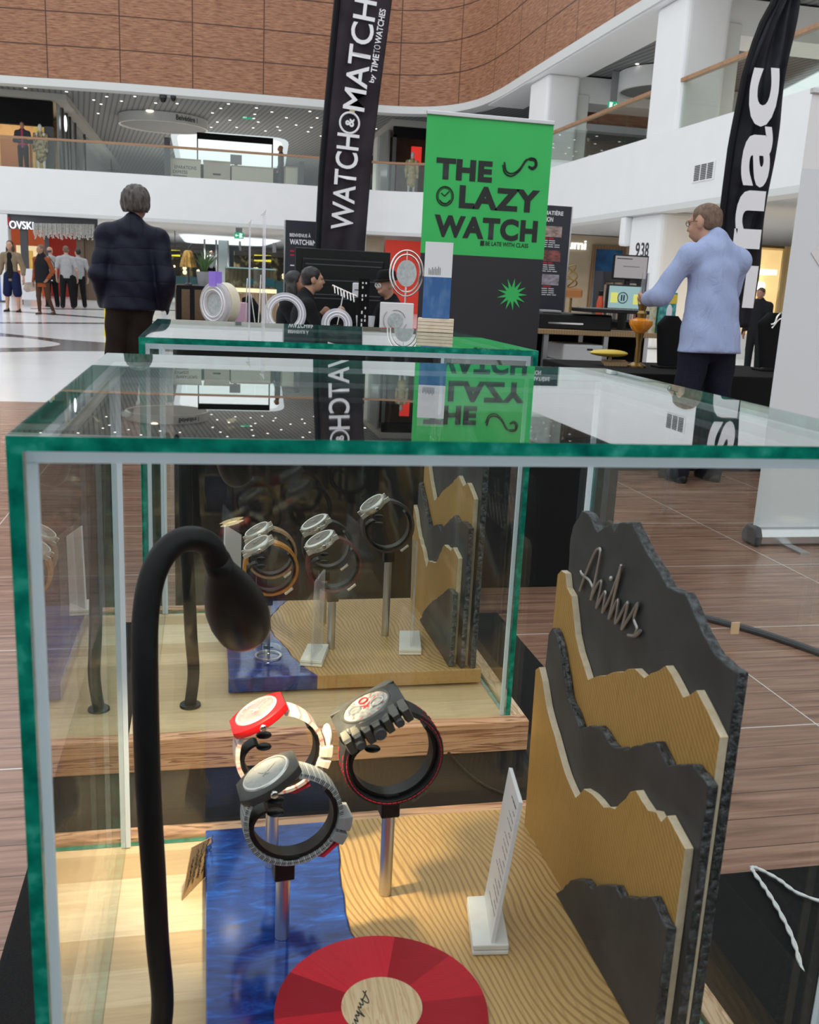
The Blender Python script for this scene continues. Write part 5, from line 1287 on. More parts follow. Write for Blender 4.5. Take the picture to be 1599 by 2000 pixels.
mb.lathe([(0, 0), (0.135, -0.006), (0.14, 0.002), (0.098, 0.012), (0.092, 0.07), (0.07, 0.095), (0, 0.098)], 24, mm); mb.build('hat', m_blackmatt, sp_, smooth=True)
mb = MB()
for s in (-1, 1): mb.tube([Pm(s*0.033+0.024*math.cos(a), 0.1, 0.008+0.019*math.sin(a)) for a in [2*PI*i/12 for i in range(12)]], 0.006, 6, closed=True)
mb.build('white_glasses', m_card, sp_)
# people on the upper floor and the escalators
def up_person(label, u_, y, zf, H, skin, top, trs, hair, rz, turn=0, arms=None, v_=300):
    q = ony(u_, v_, y); J = skeleton(H, arms=arms)
    return person(label, (q.x, y, zf), rz, H, skin, J, 0.024, dict(m=top, pad=0.028, hem=-0.03, w0=0.15), dict(m=trs, pad=0.02), m_black, hair, turn=turn, hands=('r', 'l') if not arms else ())
m_pinkblk = mat('black_pink_jacket', (0.02, 0.02, 0.025), 0.7); t = NT(m_pinkblk)
sp = t.n('ShaderNodeSeparateXYZ'); t.l(t.coords('Object'), sp.inputs[0])
t.l(t.mix(t.math('MAXIMUM', t.math('LESS_THAN', t.math('ABSOLUTE', sp.outputs[0]), 0.03), t.math('LESS_THAN', t.math('ABSOLUTE', t.math('SUBTRACT', sp.outputs[2], 0.98)), 0.03)), (0.02, 0.02, 0.03), (0.32, 0.02, 0.08)), t.b.inputs['Base Color'])
up_person('person in black jacket with pink trim standing at the upper left shop window', 46, 39.0, 4.452, 1.74, m_skin2, m_pinkblk, m_blacktr, dict(m=m_greyhair, blobs=SHORT, front=face_cut(0.05, 0.2, -0.08)), PI, arms={'r': (V3(0.05, -0.02, -0.17), V3(-0.09, 0.09, -0.02)), 'l': (V3(-0.05, -0.02, -0.17), V3(0.09, 0.09, -0.02))})
up_person('woman with long light hair and a grey coat walking on the upper floor', 549, 39.8, 4.452, 1.72, m_skin, fabric('grey_coat', (0.15, 0.145, 0.14)), fabric('blue_jeans', (0.06, 0.075, 0.10)), dict(m=noisy('ginger_hair', (0.25, 0.12, 0.05), (0.32, 0.18, 0.09), 40), blobs=LONG, front=face_cut(0.04, 0.3, -0.3)), 1.3)
J = skeleton(1.75)
q = ony(413, 520, 53.0); up_person('man in a dark suit and white shirt coming down the left escalator', 413, 53.2, 0.62, 1.75, m_skin, fabric('white_shirt_front', (0.5, 0.5, 0.5)), m_blacktr, dict(m=m_greyhair, blobs=BALD), PI, v_=510)
up_person('person with a reddish face low on the right escalator', 471, 50.2, -0.02, 1.66, m_skin, m_blackjkt, m_blacktr, dict(m=m_brownhair, blobs=SHORT, front=face_cut(0.05, 0.2, -0.08)), PI, v_=515)
# ------------------------------------------------------------------ banners, flags and panels
m_flag = noisy('black_flag_cloth', (0.026, 0.020, 0.026), (0.045, 0.038, 0.046), 3, 0.7, spec=0.2); m_flag.node_tree.nodes['Principled BSDF'].inputs['Alpha'].default_value = 0.955
m_flag2 = noisy('dark_flag_cloth', (0.016, 0.017, 0.022), (0.03, 0.031, 0.04), 5, 0.7, spec=0.2); m_flag2.node_tree.nodes['Principled BSDF'].inputs['Alpha'].default_value = 0.94
m_sleeve = mat('flag_sleeve', (0.006, 0.006, 0.008), 0.6, spec=0.2)
def poly_at(tab, v):
    for (v0, a), (v1, b) in zip(tab, tab[1:]):
        if v <= v1: return a+(b-a)*(v-v0)/(v1-v0)
    (v0, a), (v1, b) = tab[-2:]; return a+(b-a)*(v-v0)/(v1-v0)
def feather_flag(label, y, left, right, v0, v1, cloth, fold, sleeve_w):
    """left/right: edges of the cloth as (row, column) tables on the plane at depth y"""
    b = ony(poly_at(left, v1), v1, y); b.z = 0.006
    r = thing('feather_flag', label, 'flag', tuple(b))
    def fn(s, t):
        v = v0+(v1-v0)*t; l, rt = poly_at(left, v), poly_at(right, v)
        p = ony(l+(rt-l)*s, v, y); p.y += fold(s, t); return p-b
    mb = MB(); mb.grid(fn, 26, 60); o = mb.build('cloth', cloth, r, smooth='all', fix=False)
    md = o.modifiers.new('thick', 'SOLIDIFY'); md.thickness = 0.0015
    pts = [ony(poly_at(left, v0+(v1-v0)*i/20)+sleeve_w*0.2, v0+(v1-v0)*i/20, y)-b for i in range(21)]
    MB().tube(pts, [0.036]*21, 8).build('sleeve', m_sleeve, r, smooth=True)
    q = pts[-1]; MB().tube([q+Vector((0, 0, 0.02)), Vector((q.x-0.01, 0, 0.03))], 0.014, 8).build('pole', m_grey, r)
    MB().lathe([(0, 0), (0.22, 0), (0.22, 0.012), (0.03, 0.03), (0.03, 0.1), (0, 0.1)], 20).build('foot', m_dgrey, r)
    return r, b
fr, fb = feather_flag('tall dark feather flag with white vertical letters WATCH&MATCH', 11.0, [(-300, 690), (-120, 668), (0, 656), (170, 640), (330, 626), (470, 619), (510, 617)],
             [(-300, 700), (-160, 770), (-80, 772), (0, 766), (160, 745), (300, 728), (475, 714), (510, 712)], -300, 505, m_flag, lambda s, t: 0.012*math.sin(s*17+t*4)*(0.3+t), 14)
def vtext(s, u0, v0, u1, v1, hpx, y, parent, base, name, mt=None, bold=0.02, spacing=1.0, dy=-0.05):
    """letters reading upwards on the plane at depth y; (u0,v0) start and (u1,v1) end of the base line"""
    a = ony(u0, v0, y+dy); c = ony(u1, v1, y+dy); R = c-a; w = R.length; R.normalize(); U = Vector((-R.z, 0, R.x))
    h = (ony(u0-hpx, v0, y)-ony(u0, v0, y)).length
    return text_on(name, s, a-base, R, U, w, h, mt or m_wtxt, parent, bold, 0.0, spacing)
vtext('WATCH', 689, 451, 703, 264, 43, 11.0, fr, fb, 'lettering', bold=0.012)
vtext('MATCH', 712, 219, 737, 4, 43, 11.0, fr, fb, 'lettering', bold=0.012)
vtext('by', 733, 163, 735.5, 147, 12, 11.0, fr, fb, 'lettering')
vtext('TIME', 736, 143, 741, 107, 12, 11.0, fr, fb, 'lettering', bold=0.02)
vtext('TO', 741.5, 105, 743.5, 89, 12, 11.0, fr, fb, 'lettering', bold=-0.01)
vtext('WATCHES', 744, 87, 754, 19, 12, 11.0, fr, fb, 'lettering', bold=0.02)
c = ony(683, 240, 10.95)-fb; MB().tube([c+Vector((math.cos(a)*0.105, 0, math.sin(a)*0.105)) for a in [2*PI*i/32 for i in range(32)]], 0.011, 6, closed=True).build('watch_ring', m_wtxt, fr, smooth=True)
vtext('&', 691, 249, 693, 232, 17, 11.0, fr, fb, 'lettering', bold=0.03)
MB().cbox(ony(688, 218, 10.95)-fb, (0.055, 0.01, 0.04)).build('ring_crown', mat('pale_gold', (0.5, 0.42, 0.28), 0.5), fr)
def nfold(s, t):
    return 0.05*math.sin(s*23+t*9-s*t*8)*(0.25+0.75*s)*(1-0.3*t)+0.03*math.sin(s*9+t*17)
nf, nb = feather_flag('black feather flag with white lower-case letters nac standing at the right', 8.5, [(-60, 1532), (0, 1513), (45, 1488), (92, 1470), (150, 1453), (217, 1440), (282, 1427), (375, 1415), (425, 1409), (520, 1402), (640, 1392)],
             [(-60, 1556), (0, 1555), (75, 1544), (180, 1527), (282, 1510), (400, 1495), (475, 1484), (640, 1462)], -60, 640, m_flag2, nfold, 10)
vtext('nac', 1484, 487, 1526, 134, 54, 8.5, nf, nb, 'lettering', bold=0.03, dy=-0.12)
vtext('I', 1471, 602, 1482, 520, 22, 8.5, nf, nb, 'lettering', bold=0.03, dy=-0.12)
def rollup(label, x0, x1, y, ztop, cloth_parts, rz=0.0):
    r = thing('roll_up_banner', label, 'banner', ((x0+x1)/2, y, 0.006), rz); w = (x1-x0)/2
    for nm, z0, z1, mm in cloth_parts: MB().box((-w, -0.0015, z0), (w, 0.0015, z1)).build(nm, mm, r)
    MB().box((-w-0.004, -0.014, ztop-0.012), (w+0.004, 0.014, ztop+0.014)).build('top_rail', m_alu, r, bevel=0.004)
    mb = MB(); mb.prism([(-0.055, 0.012), (0.055, 0.012), (0.06, 0.05), (0.02, 0.085), (-0.04, 0.085), (-0.06, 0.05)], 'x', -w+0.004, w-0.004); cas = mb.build('cassette', m_alu, r, bevel=0.006)
    for s in (-1, 1):
        mb = MB(); mb.prism([(-0.062, 0.005), (0.062, 0.005), (0.067, 0.055), (0.03, 0.095), (-0.045, 0.095), (-0.067, 0.05)], 'x', s*w-0.02, s*w+0.02); mb.build('end_cap', m_dgrey, cas, bevel=0.012, seg=3)
        MB().box((s*w*0.62-0.025, -0.20, 0.0), (s*w*0.62+0.025, 0.20, 0.012)).build('foot', m_alu, r)
    MB().cyl((0, 0.045, 0.06), (0, 0.02, ztop), 0.009).build('support_pole', m_grey, r)
    return r
m_green = noisy('banner_green', (0.035, 0.46, 0.105), (0.04, 0.49, 0.115), 4, 0.6); m_bblack = mat('banner_black', (0.022, 0.022, 0.026), 0.6); m_btxt = mat('banner_black_print', (0.014, 0.018, 0.016), 0.6)
YG = 6.3; tl = ony(834, 236, YG); tr = ony(1083, 229, YG); xm = (tl.x+tr.x)/2; zt = (tl.z+tr.z)/2
zs = (ony(828, 499, YG).z+ony(1066, 506, YG).z)/2
gr_ = rollup('green and black roll-up banner printed THE LAZY WATCH', tl.x, tr.x, YG, zt, [('green_cloth', zs, zt, m_green), ('black_cloth', 0.07, zs, m_bblack)])
gb = Vector((xm, YG, 0.006))
def on_green(s, u0, v0, u1, v1, name='lettering', mt=None, bold=0.05, spacing=1.0):
    """fits letters between the lower-left (u0,v1) and upper-right (u1,v0) corners"""
    a = ony(u0, v1, YG-0.004); c = ony(u1, v1+(u1-u0)*0.0, YG-0.004); R = Vector((1, 0, 0))
    h = (ony(u0, v0, YG)-ony(u0, v1, YG)).length; w = abs(c.x-a.x)
    return text_on(name, s, a-gb, R, (0, 0, 1), w, h, mt or m_btxt, gr_, bold, 0.0, spacing)
on_green('THE', 851, 307, 961, 349, bold=0.055, spacing=1.08); on_green('LAZY', 896, 361, 1053, 406, bold=0.05, spacing=1.12); on_green('WATCH', 847, 418, 1049, 462, bold=0.05, spacing=1.1)
on_green('BE LATE WITH CLASS', 948, 471, 1032, 479.5, bold=0.02)
def pl(px, r=0.004, closed=False, k=5): return [p-gb+Vector((0, -0.004, 0)) for p in smooth_path([ony(u, v, YG) for u, v in px], k, closed)]
mb = MB()
for dx, dy in ((0, 0), (3.0, -5.5)):
    mb.tube(pl([(982+dx, 322+dy), (986+dx, 338+dy*.6), (999+dx, 344+dy), (1014+dx*.6, 334+dy), (1026+dx*.3, 316+dy*.6), (1036, 309-dy*.6), (1046-dx*.6, 312-dy*.5), (1048-dx, 324+dy*.2), (1040, 331+dy*.6), (1032, 326+dy*.2)]), 0.0052, 6)
mb.build('printed_squiggle', m_btxt, gr_)
mb = MB()
for a, b in ((0, 2*PI),): mb.tube([ony(869+16*math.cos(t_), 383+18.5*math.sin(t_), YG)-gb+Vector((0, -.004, 0)) for t_ in [2*PI*i/28 for i in range(28)]], 0.0045, 6, closed=True)
mb.tube([ony(869+13*math.cos(t_), 383+15.5*math.sin(t_), YG)-gb+Vector((0, -.004, 0)) for t_ in [2*PI*i/28 for i in range(28)]], 0.002, 6, closed=True)
mb.tube(pl([(859, 391), (864, 396), (872, 397), (879, 391)]), 0.004, 6); mb.tube(pl([(862, 377), (868, 383), (877, 374)], k=1), 0.004, 6)
mb.build('printed_dial', m_btxt, gr_)
MB().cbox(ony(942, 475, YG-0.004)-gb, (0.026, 0.002, 0.032)).build('printed_square', m_btxt, gr_)
mb = MB(); cst = ony(1000, 575, YG-0.004)-gb; st_ = []
for k in range(26):
    a = PI*k/13+0.12; rr_ = 0.106 if k % 2 == 0 else 0.044; st_.append((cst.x+rr_*math.sin(a), cst.z+rr_*math.cos(a)))
mb.prism(st_, 'y', cst.y-0.001, cst.y+0.001); mb.build('green_star', m_green, gr_)
m_wcloth = noisy('white_banner_cloth', (0.72, 0.72, 0.73), (0.75, 0.75, 0.75), 3, 0.6)
m_wcloth2 = mat('white_banner_lower', (0.64, 0.67, 0.69), 0.6)
YW = 3.99; a = ony(1568, 178, YW); bb = ony(1480, 1052, YW)
wl = ony(1480, 650, YW).x
zsplit = ony(1550, 330, YW).z
wb_ = rollup('white roll-up banner with grey cassette cut by the right edge', 2.585, 3.435, YW, a.z, [('upper_cloth', zsplit, a.z, m_wcloth), ('lower_cloth', 0.08, zsplit, m_wcloth2)])
dm = ony(1605, 495, YW-0.004)-Vector((3.01, YW, 0.006)); MB().prism([(dm.x-0.055, dm.z), (dm.x, dm.z+0.06), (dm.x+0.055, dm.z), (dm.x, dm.z-0.06)], 'y', dm.y-0.001, dm.y+0.001).build('pale_diamond', mat('pale_print', (0.68, 0.66, 0.66), 0.6), wb_)
# information panels
m_panel = mat('panel_anthracite', (0.028, 0.029, 0.042), 0.55); m_redtxt = mat('red_print', (0.45, 0.02, 0.03), 0.6)
def panel(label, x0, x1, y, z1):
    r = thing('information_panel', label, 'panel', ((x0+x1)/2, y, 0.0)); w = (x1-x0)/2
    MB().box((-w, 0, 0.02), (w, 0.03, z1)).build('board', m_panel, r); MB().box((-w-0.012, -0.006, 0.02), (-w, 0.036, z1)).build('edge_profile', m_alu, r); MB().box((w, -0.006, 0.02), (w+0.012, 0.036, z1)).build('edge_profile', m_alu, r)
    MB().box((-w, -0.2, 0.0), (w, 0.23, 0.02)).build('foot_plate', m_dgrey, r); return r, Vector(((x0+x1)/2, y, 0.0))
def lines_on(mb, base, y, px, rnd, h=0.008):
    """small lines of print: px = (u0, v, u1)"""
    for u0, v, u1 in px:
        a, c = ony(u0, v, y-0.003)-base, ony(u1, v, y-0.003)-base; n = max(1, int((c.x-a.x)/0.05)); x = a.x
        for k in range(n):
            x2 = min(c.x, a.x+(c.x-a.x)*(k+1)/n); mb.box((x, -0.003, a.z-h/2), (x2-0.012, -0.0015, a.z+h/2)); x = x2
x0 = ony(558, 440, 11.7).x; z1 = ony(600, 432, 11.7).z
pn, pb = panel('dark panel with white welcome lettering standing behind the big screen', x0, x0+0.95, 11.7, z1)
def ptext(s, u0, v0, u1, v1, y, parent, base, mt, bold=0.02):
    a = ony(u0, v1, y-0.006); w = abs(ony(u1, v1, y).x-a.x); h = (ony(u0, v0, y)-ony(u0, v1, y)).length
    return text_on('lettering', s, a-base, (1, 0, 0), (0, 0, 1), w, h, mt, parent, bold)
ptext('BIENVENUE À', 566, 453.5, 607, 462, 11.7, pn, pb, m_wtxt); ptext('WATCH&MATCH', 566, 466.5, 645, 477, 11.7, pn, pb, m_wtxt, 0.03)
mb = MB(); rr = random.Random(2); lines_on(mb, pb, 11.7, [(567, 490, 577), (567, 498, 577)], rr, 0.02); mb.build('red_lines', m_redtxt, pn, fix=False)
mb = MB(); lines_on(mb, pb, 11.7, [(567, 518, 577), (567, 544, 572), (567, 553, 571)], rr, 0.012); mb.build('white_lines', m_wtxt, pn, fix=False)
x1 = ony(1117, 404, 9.0).x; z1 = ony(1090, 402, 9.0).z
pn, pb = panel('dark panel with three pictures and captions half hidden by the green banner', x1-0.80, x1, 9.0, z1)
ptext('LA MATIÈRE', 1050, 408, 1100, 418, 9.0, pn, pb, m_wtxt); ptext('EN ACTION', 1040, 421.5, 1080, 431, 9.0, pn, pb, m_wtxt)
for i, (v0, v1, cc) in enumerate([(443, 462, ((0.45, 0.36, 0.33), (0.20, 0.12, 0.10))), (490, 510, ((0.35, 0.10, 0.09), (0.05, 0.03, 0.03))), (537, 556, ((0.42, 0.40, 0.48), (0.18, 0.14, 0.15)))]):
    a = ony(1062, v1, 9.0)-pb; c2 = ony(1098-i*3, v0, 9.0)-pb
    MB().box((a.x-0.1, -0.004, a.z), (c2.x, -0.0005, c2.z)).build('picture', noisy('printed_picture', cc[0], cc[1], 14, 0.5, (1, 1, 2.5)), pn)
    mb = MB(); lines_on(mb, pb, 9.0, [(1060, v1+3, 1084-i*3)], rr, 0.014); mb.build('red_caption', m_redtxt, pn, fix=False)
    mb = MB(); lines_on(mb, pb, 9.0, [(1058, v1+7+4*k, 1096-i*3-rr.uniform(0, 10)) for k in range(4)], rr, 0.006); mb.build('small_print', m_wtxt, pn, fix=False)
# large screen seen from behind
YT = 10.45; a = ony(578, 486, YT); c2 = ony(764, 492, YT); tvz0 = 0.62
r = thing('large_screen', 'large black flat screen seen from its back behind the seated people', 'screen', ((a.x+c2.x)/2, YT, 0.006)); w = (c2.x-a.x)/2; zt = (a.z+c2.z)/2
MB().box((-w, 0.02, tvz0), (w, 0.05, zt)).build('screen_panel', m_black, r, bevel=0.008)
MB().box((-w*0.86, -0.02, tvz0+0.08), (w*0.86, 0.0195, zt-0.10)).build('rear_housing', m_black, r, bevel=0.015)
mb = MB()
for z in (zt-0.17, zt-0.33, zt-0.48, zt-0.52): mb.box((-w*0.8, -0.026, z), (w*0.8, -0.018, z+0.012))
mb.build('cooling_ribs', m_dgrey, r)
mb = MB(); mb.box((-0.03, -0.03, 0.02), (0.03, 0.02, tvz0+0.3)); mb.build('stand_column', m_black, r); MB().box((-0.4, -0.25, 0), (0.4, 0.25, 0.02)).build('stand_foot', m_black, r)
# black counter in front of the seated people
o = MB().box((ony(640, 600, 9.15).x, 8.72, 0.008), (ony(820, 600, 9.0).x, 9.04, 0.74)).build('black_counter', m_cloth, bevel=0.01); tag(o, 'black counter between the seated people and the person with the hat', 'counter')
tab = 0.742
q = ony(660, 605, 9.0); r = thing('bracelet_stand', 'slanted white bracelet display on a thin rod standing on the black counter', 'stand', (q.x, 9.0, 0.74))
top = ony(672, 566, 9.0)-Vector((q.x, 9.0, 0.74)); MB().lathe([(0, 0), (0.04, 0), (0.04, 0.008), (0, 0.008)], 14).build('foot', m_black, r); MB().tube([(0, 0, 0.008), (top.x, 0, top.z)], 0.006, 6).build('rod', m_steel, r)
mb = MB()
for k in range(7): mb.tube([(top.x-0.09+k*0.03, 0, top.z+0.03-k*0.012), (top.x-0.085+k*0.03, -0.02, top.z-0.035-k*0.012)], 0.006, 5)
mb.tube([(top.x-0.11, 0.01, top.z+0.035), (top.x+0.12, 0.01, top.z-0.055)], 0.009, 6); mb.build('bracelets', m_steel, r)
q = ony(699, 567, 10.0); o = thing('white_clock', 'small white square clock standing in front of the dark screen', 'clock', (q.x, 10.0, 0.0))
MB().box((-0.055, -0.01, q.z-0.075), (0.055, 0.01, q.z+0.075)).build('clock_face', m_card, o, bevel=0.01); MB().box((-0.035, -0.013, q.z), (0.03, -0.0105, q.z+0.008)).build('hands', m_ink, o); MB().box((-0.012, 0, 0.02), (0.012, 0.02, q.z-0.07)).build('post', m_black, o); MB().box((-0.12, -0.1, 0.006), (0.12, 0.1, 0.02)).build('foot', m_black, o)
q0 = ony(716, 548, 8.6); q1 = ony(708, 640, 8.6)
r = thing('narrow_banner', 'narrow black banner with a vertical row of small white letters', 'banner', (q0.x-0.02, 8.6, 0.006)); MB().box((-0.05, -0.002, 0.05), (0.05, 0.002, q0.z+0.01)).build('cloth', m_blackmatt, r)
MB().box((-0.1, -0.1, 0), (0.1, 0.1, 0.05)).build('foot', m_black, r)
mb = MB(); rr = random.Random(4)
z = q0.z-0.02
while z > 0.72:
    for dx in (-0.022, 0.008):
        if rr.random() < 0.75: mb.box((dx+0.004, -0.004, z-rr.uniform(.014, .03)), (dx+0.016, -0.0025, z))
    z -= 0.036
mb.build('lettering', m_wtxt, r, fix=False)
for u_, v_, lab in ((703, 610, 'white paper cup on the black counter left of the vertical lettering'), (726, 606, 'white paper cup on the black counter right of the vertical lettering')):
    q = ony(u_, v_, 9.0); o = MB().lathe([(0, 0), (0.026, 0), (0.036, 0.10), (0.034, 0.10), (0.025, 0.004), (0, 0.004)], 18).build('paper_cup', m_card, smooth=True, loc=(q.x, 9.0, 0.7405)); tag(o, lab, 'cup')
# ------------------------------------------------------------------ clear acrylic rings and stands on the tall black table
ZA = 0.961
m_acr_solid = mat('acrylic_solid', (0.86, 0.86, 0.95), 0.08, alpha=0.38, ior=1.3); m_cream_rim = mat('creamy_rim', (0.66, 0.60, 0.46), 0.35, alpha=0.95)
m_violet = mat('violet_acrylic', (0.35, 0.22, 0.85), 0.2, alpha=0.8); m_mirror_disc = noisy('speckled_disc', (0.36, 0.40, 0.40), (0.50, 0.54, 0.54), 90, 0.3)
def at_table(u, v, y=3.45): return ony(u, v, y)
YI = 3.45
def ring_obj(label, uc, vc, rpx, ipx, depth, material, inner=None, foot=True, y=YI, rz=0.0, name='acrylic_ring'):
    c = ony(uc, vc, y); k = (ony(uc+1, vc, y)-c).length; R, ri = rpx*k, ipx*k
    r = thing(name, label, 'ring', (c.x, y, ZA), rz); zc = max(c.z-ZA, R*0.9 if not foot else c.z-ZA)
    m = Matrix.Translation((0, 0, zc)) @ Matrix.Rotation(PI/2, 4, 'X')
    prof = [(ri, -depth/2), (ri+0.004, -depth/2-0.002), (R-0.004, -depth/2-0.002), (R, -depth/2), (R, depth/2), (R-0.004, depth/2+0.002), (ri+0.004, depth/2+0.002), (ri, depth/2), (ri, -depth/2)]
    MB().lathe(prof, 48, m).build('ring_body', material, r, smooth=True)
    for q in (0.25, 0.6):
        rr_ = ri+(R-ri)*q; MB().tube([m @ Vector((rr_*math.cos(a), rr_*math.sin(a), depth/2+0.003)) for a in [2*PI*i/48 for i in range(48)]], 0.0022, 6, closed=True).build('bright_groove', m_wtxt, r, smooth=True)
    if inner: MB().lathe([(0, -0.002), (ri*0.985, -0.002), (ri*0.985, 0.002), (0, 0.002)], 40, m).build('disc', inner, r)
    MB().box((-R*0.45, -depth*0.7, 0), (R*0.45, depth*0.7, max(0.004, zc-R+0.006))).build('foot', m_acryl, r)
    return r, zc, R
lr, zc, R = ring_obj('cream rimmed clear ring with a glass lens and violet tab on top', 421, 593, 41, 22, 0.016, m_acr_solid, m_mirror_disc, rz=-0.85)
MB().cbox((0, 0, zc+R+0.012), (0.034, 0.03, 0.05)).build('violet_tab', m_violet, lr)
m = Matrix.Translation((0, 0.030, zc)) @ Matrix.Rotation(PI/2, 4, 'X'); MB().lathe([(R*0.62, -0.02), (R*1.02, -0.02), (R*1.02, 0.02), (R*0.62, 0.02), (R*0.62, -0.02)], 40, m).build('cream_rim', m_cream_rim, lr, smooth=True)
ring_obj('large clear acrylic ring with bright grooves in front of the seated people', 557, 613, 41, 26, 0.014, m_acr_solid)
ring_obj('smaller bluish acrylic ring standing right of the large clear one', 658, 633, 30, 14, 0.014, m_acr_solid, y=3.40)
q = ony(462, 607, 3.64); o = MB().box((-0.045, -0.02, 0), (0.045, 0.02, ony(462, 590, 3.64).z-ZA)).build('pink_block', mat('pink_acrylic', (0.55, 0.33, 0.45), 0.25), loc=(q.x-0.005, 3.64, ZA), bevel=0.003); tag(o, 'small pink translucent block right of the lens ring', 'block')
def rod_stand(label, u_, vt, y, wide):
    q = ony(u_, 622, y); t_ = ony(u_, vt, y); r = thing('acrylic_rod_stand', label, 'stand', (q.x, y, ZA)); h = t_.z-ZA
    MB().box((-wide, -wide*0.6, 0.006), (wide, wide*0.6, h)).build('rod', m_acr_solid, r)
    MB().box((-0.07, -0.04, 0), (0.09, 0.04, 0.006)).build('foot', m_acr_solid, r); mb = MB(); mb.prism([(-0.013, h), (0.003, h+0.002), (0.006, h+0.022), (-0.002, h+0.012)], 'y', -0.004, 0.004); mb.build('hook_tip', m_steel, r)
    mb = MB(); mb.tube([(-wide-0.012, 0, 0.006), (-wide-0.004, 0, h*0.5)], 0.002, 5); mb.tube([(wide+0.02, 0, 0.006), (wide+0.002, 0, h*0.35)], 0.002, 5); mb.build('wire_brace', m_steel, r)
rod_stand('tall clear acrylic rod with a metal tip, highest on the black table', 514.5, 421, 3.40, 0.0055)
rod_stand('shorter thin acrylic rod standing left of the tall one', 487, 440, 3.52, 0.0035)
o = MB().box((-0.10, -0.05, 0), (0.12, 0.05, 0.008)).build('acrylic_tray', m_acr_solid, loc=(ony(520, 625, 3.66).x, 3.66, ZA), bevel=0.002); tag(o, 'low clear acrylic plate lying behind the rods', 'tray')
a, b = ony(745, 590, 3.36), ony(808, 640, 3.36)
r = thing('square_frame', 'white square acrylic frame with a grey round window', 'frame', ((a.x+b.x)/2, 3.36, ZA)); w = (b.x-a.x)/2; h = a.z-ZA
MB().box((-w, 0.012, 0), (w, 0.024, h)).build('plate', mat('milky_acrylic', (0.68, 0.68, 0.69), 0.3), r, bevel=0.003)
mm = Matrix.Translation((-0.005, 0.0115, h*0.5)) @ Matrix.Rotation(PI/2, 4, 'X')
MB().lathe([(0, 0), (w*0.44, 0), (w*0.44, 0.004), (0, 0.004)], 32, mm).build('round_window', m_mirror_disc, r)
mb = MB()
for q, a0 in ((0.6, 0.3), (0.72, 2.4), (0.68, 4.4)): mb.tube([mm @ Vector((w*q*math.cos(a0+t_*0.2), w*q*math.sin(a0+t_*0.2), 0.003)) for t_ in range(9)], 0.0013, 5)
mb.build('spiral_lines', m_grey, r)
q = ony(794, 534, 3.6); r = thing('oval_medallion', 'oval medallion in silver rings on a thin stand in front of the red shop', 'ornament', (q.x, 3.6, ZA)); zc = q.z-ZA
mm = Matrix.Translation((0, 0, zc)) @ Matrix.Rotation(PI/2, 4, 'X')
for rx_, rz_ in ((0.063, 0.083), (0.052, 0.068)): MB().tube([mm @ Vector((rx_*math.cos(a), rz_*math.sin(a), 0.004*math.sin(2*a))) for a in [2*PI*i/40 for i in range(40)]], 0.0032, 8, closed=True).build('silver_ring', m_steel, r, smooth=True)
MB().lathe([(0, 0), (0.038, 0), (0.038, 0.006), (0, 0.006)], 32, mm, 0, 1, 1.28).build('speckled_disc', m_mirror_disc, r); MB().tube([(0, 0, zc-0.05), (0, 0, 0.004)], 0.003, 6).build('rod', m_steel, r); MB().tube([(0, 0, zc+0.05), (0, 0, zc+0.083)], 0.002, 6).build('hanger', m_steel, r); MB().lathe([(0, 0), (0.04, 0), (0.04, 0.005), (0, 0.005)], 20).build('foot', m_steel, r)
# printed card in a layered wooden foot standing on the second case
kb = Vector((0.318, 1.325, 1.0862)); r = thing('card_holder', 'blue and white printed card in a layered wooden foot standing on the second case', 'sign', tuple(kb), -0.25)
mb = MB(); m_lay = noisy('layered_ply', (0.62, 0.50, 0.36), (0.70, 0.60, 0.46), 90, 0.6)
for k in range(4):
    MB().box((-0.024, 0.004, 0.0005+k*0.0046), (0.026, 0.022, 0.0046+k*0.0046)).build('foot_layer', m_lay, r); MB().box((-0.024, -0.018, 0.0005+k*0.0046), (0.026, 0.0008, 0.0046+k*0.0046)).build('foot_layer', m_lay, r)
zt = ony(862, 473, 1.325).z-kb.z; zm = ony(850, 541, 1.325).z-kb.z
MB().box((-0.019, 0.0011, zm), (0.0195, 0.0037, zt)).build('white_print', m_card, r)
MB().box((-0.019, 0.0011, 0.0002), (0.0195, 0.0037, zm)).build('blue_print', noisy('sea_blue_print', (0.03, 0.11, 0.30), (0.14, 0.24, 0.42), 60, 0.35, (1, 1, 0.4), lo=0.45, hi=0.8), r)
mb = MB(); z = zm+0.003
for k, w in enumerate((0.35, 0.1, 0.5, 0.25, 0.6, 0.3, 0.7, 0.45)): mb.box((-0.0125+k*0.0022, 0.0004, z), (-0.0120+k*0.0022, 0.001, z+0.006+w*0.008))
mb.build('handwritten_word', m_ink, r, fix=False)
# ------------------------------------------------------------------ right hand work tables
TBZ = 0.655
o = MB().box((2.47, 5.80, 0.008), (4.15, 6.80, TBZ)).build('black_table', m_cloth, bevel=0.008); tag(o, 'long black cloth covered table behind the man in the blue shirt', 'table')
def put(u, v, z): return onz(u, v, z)
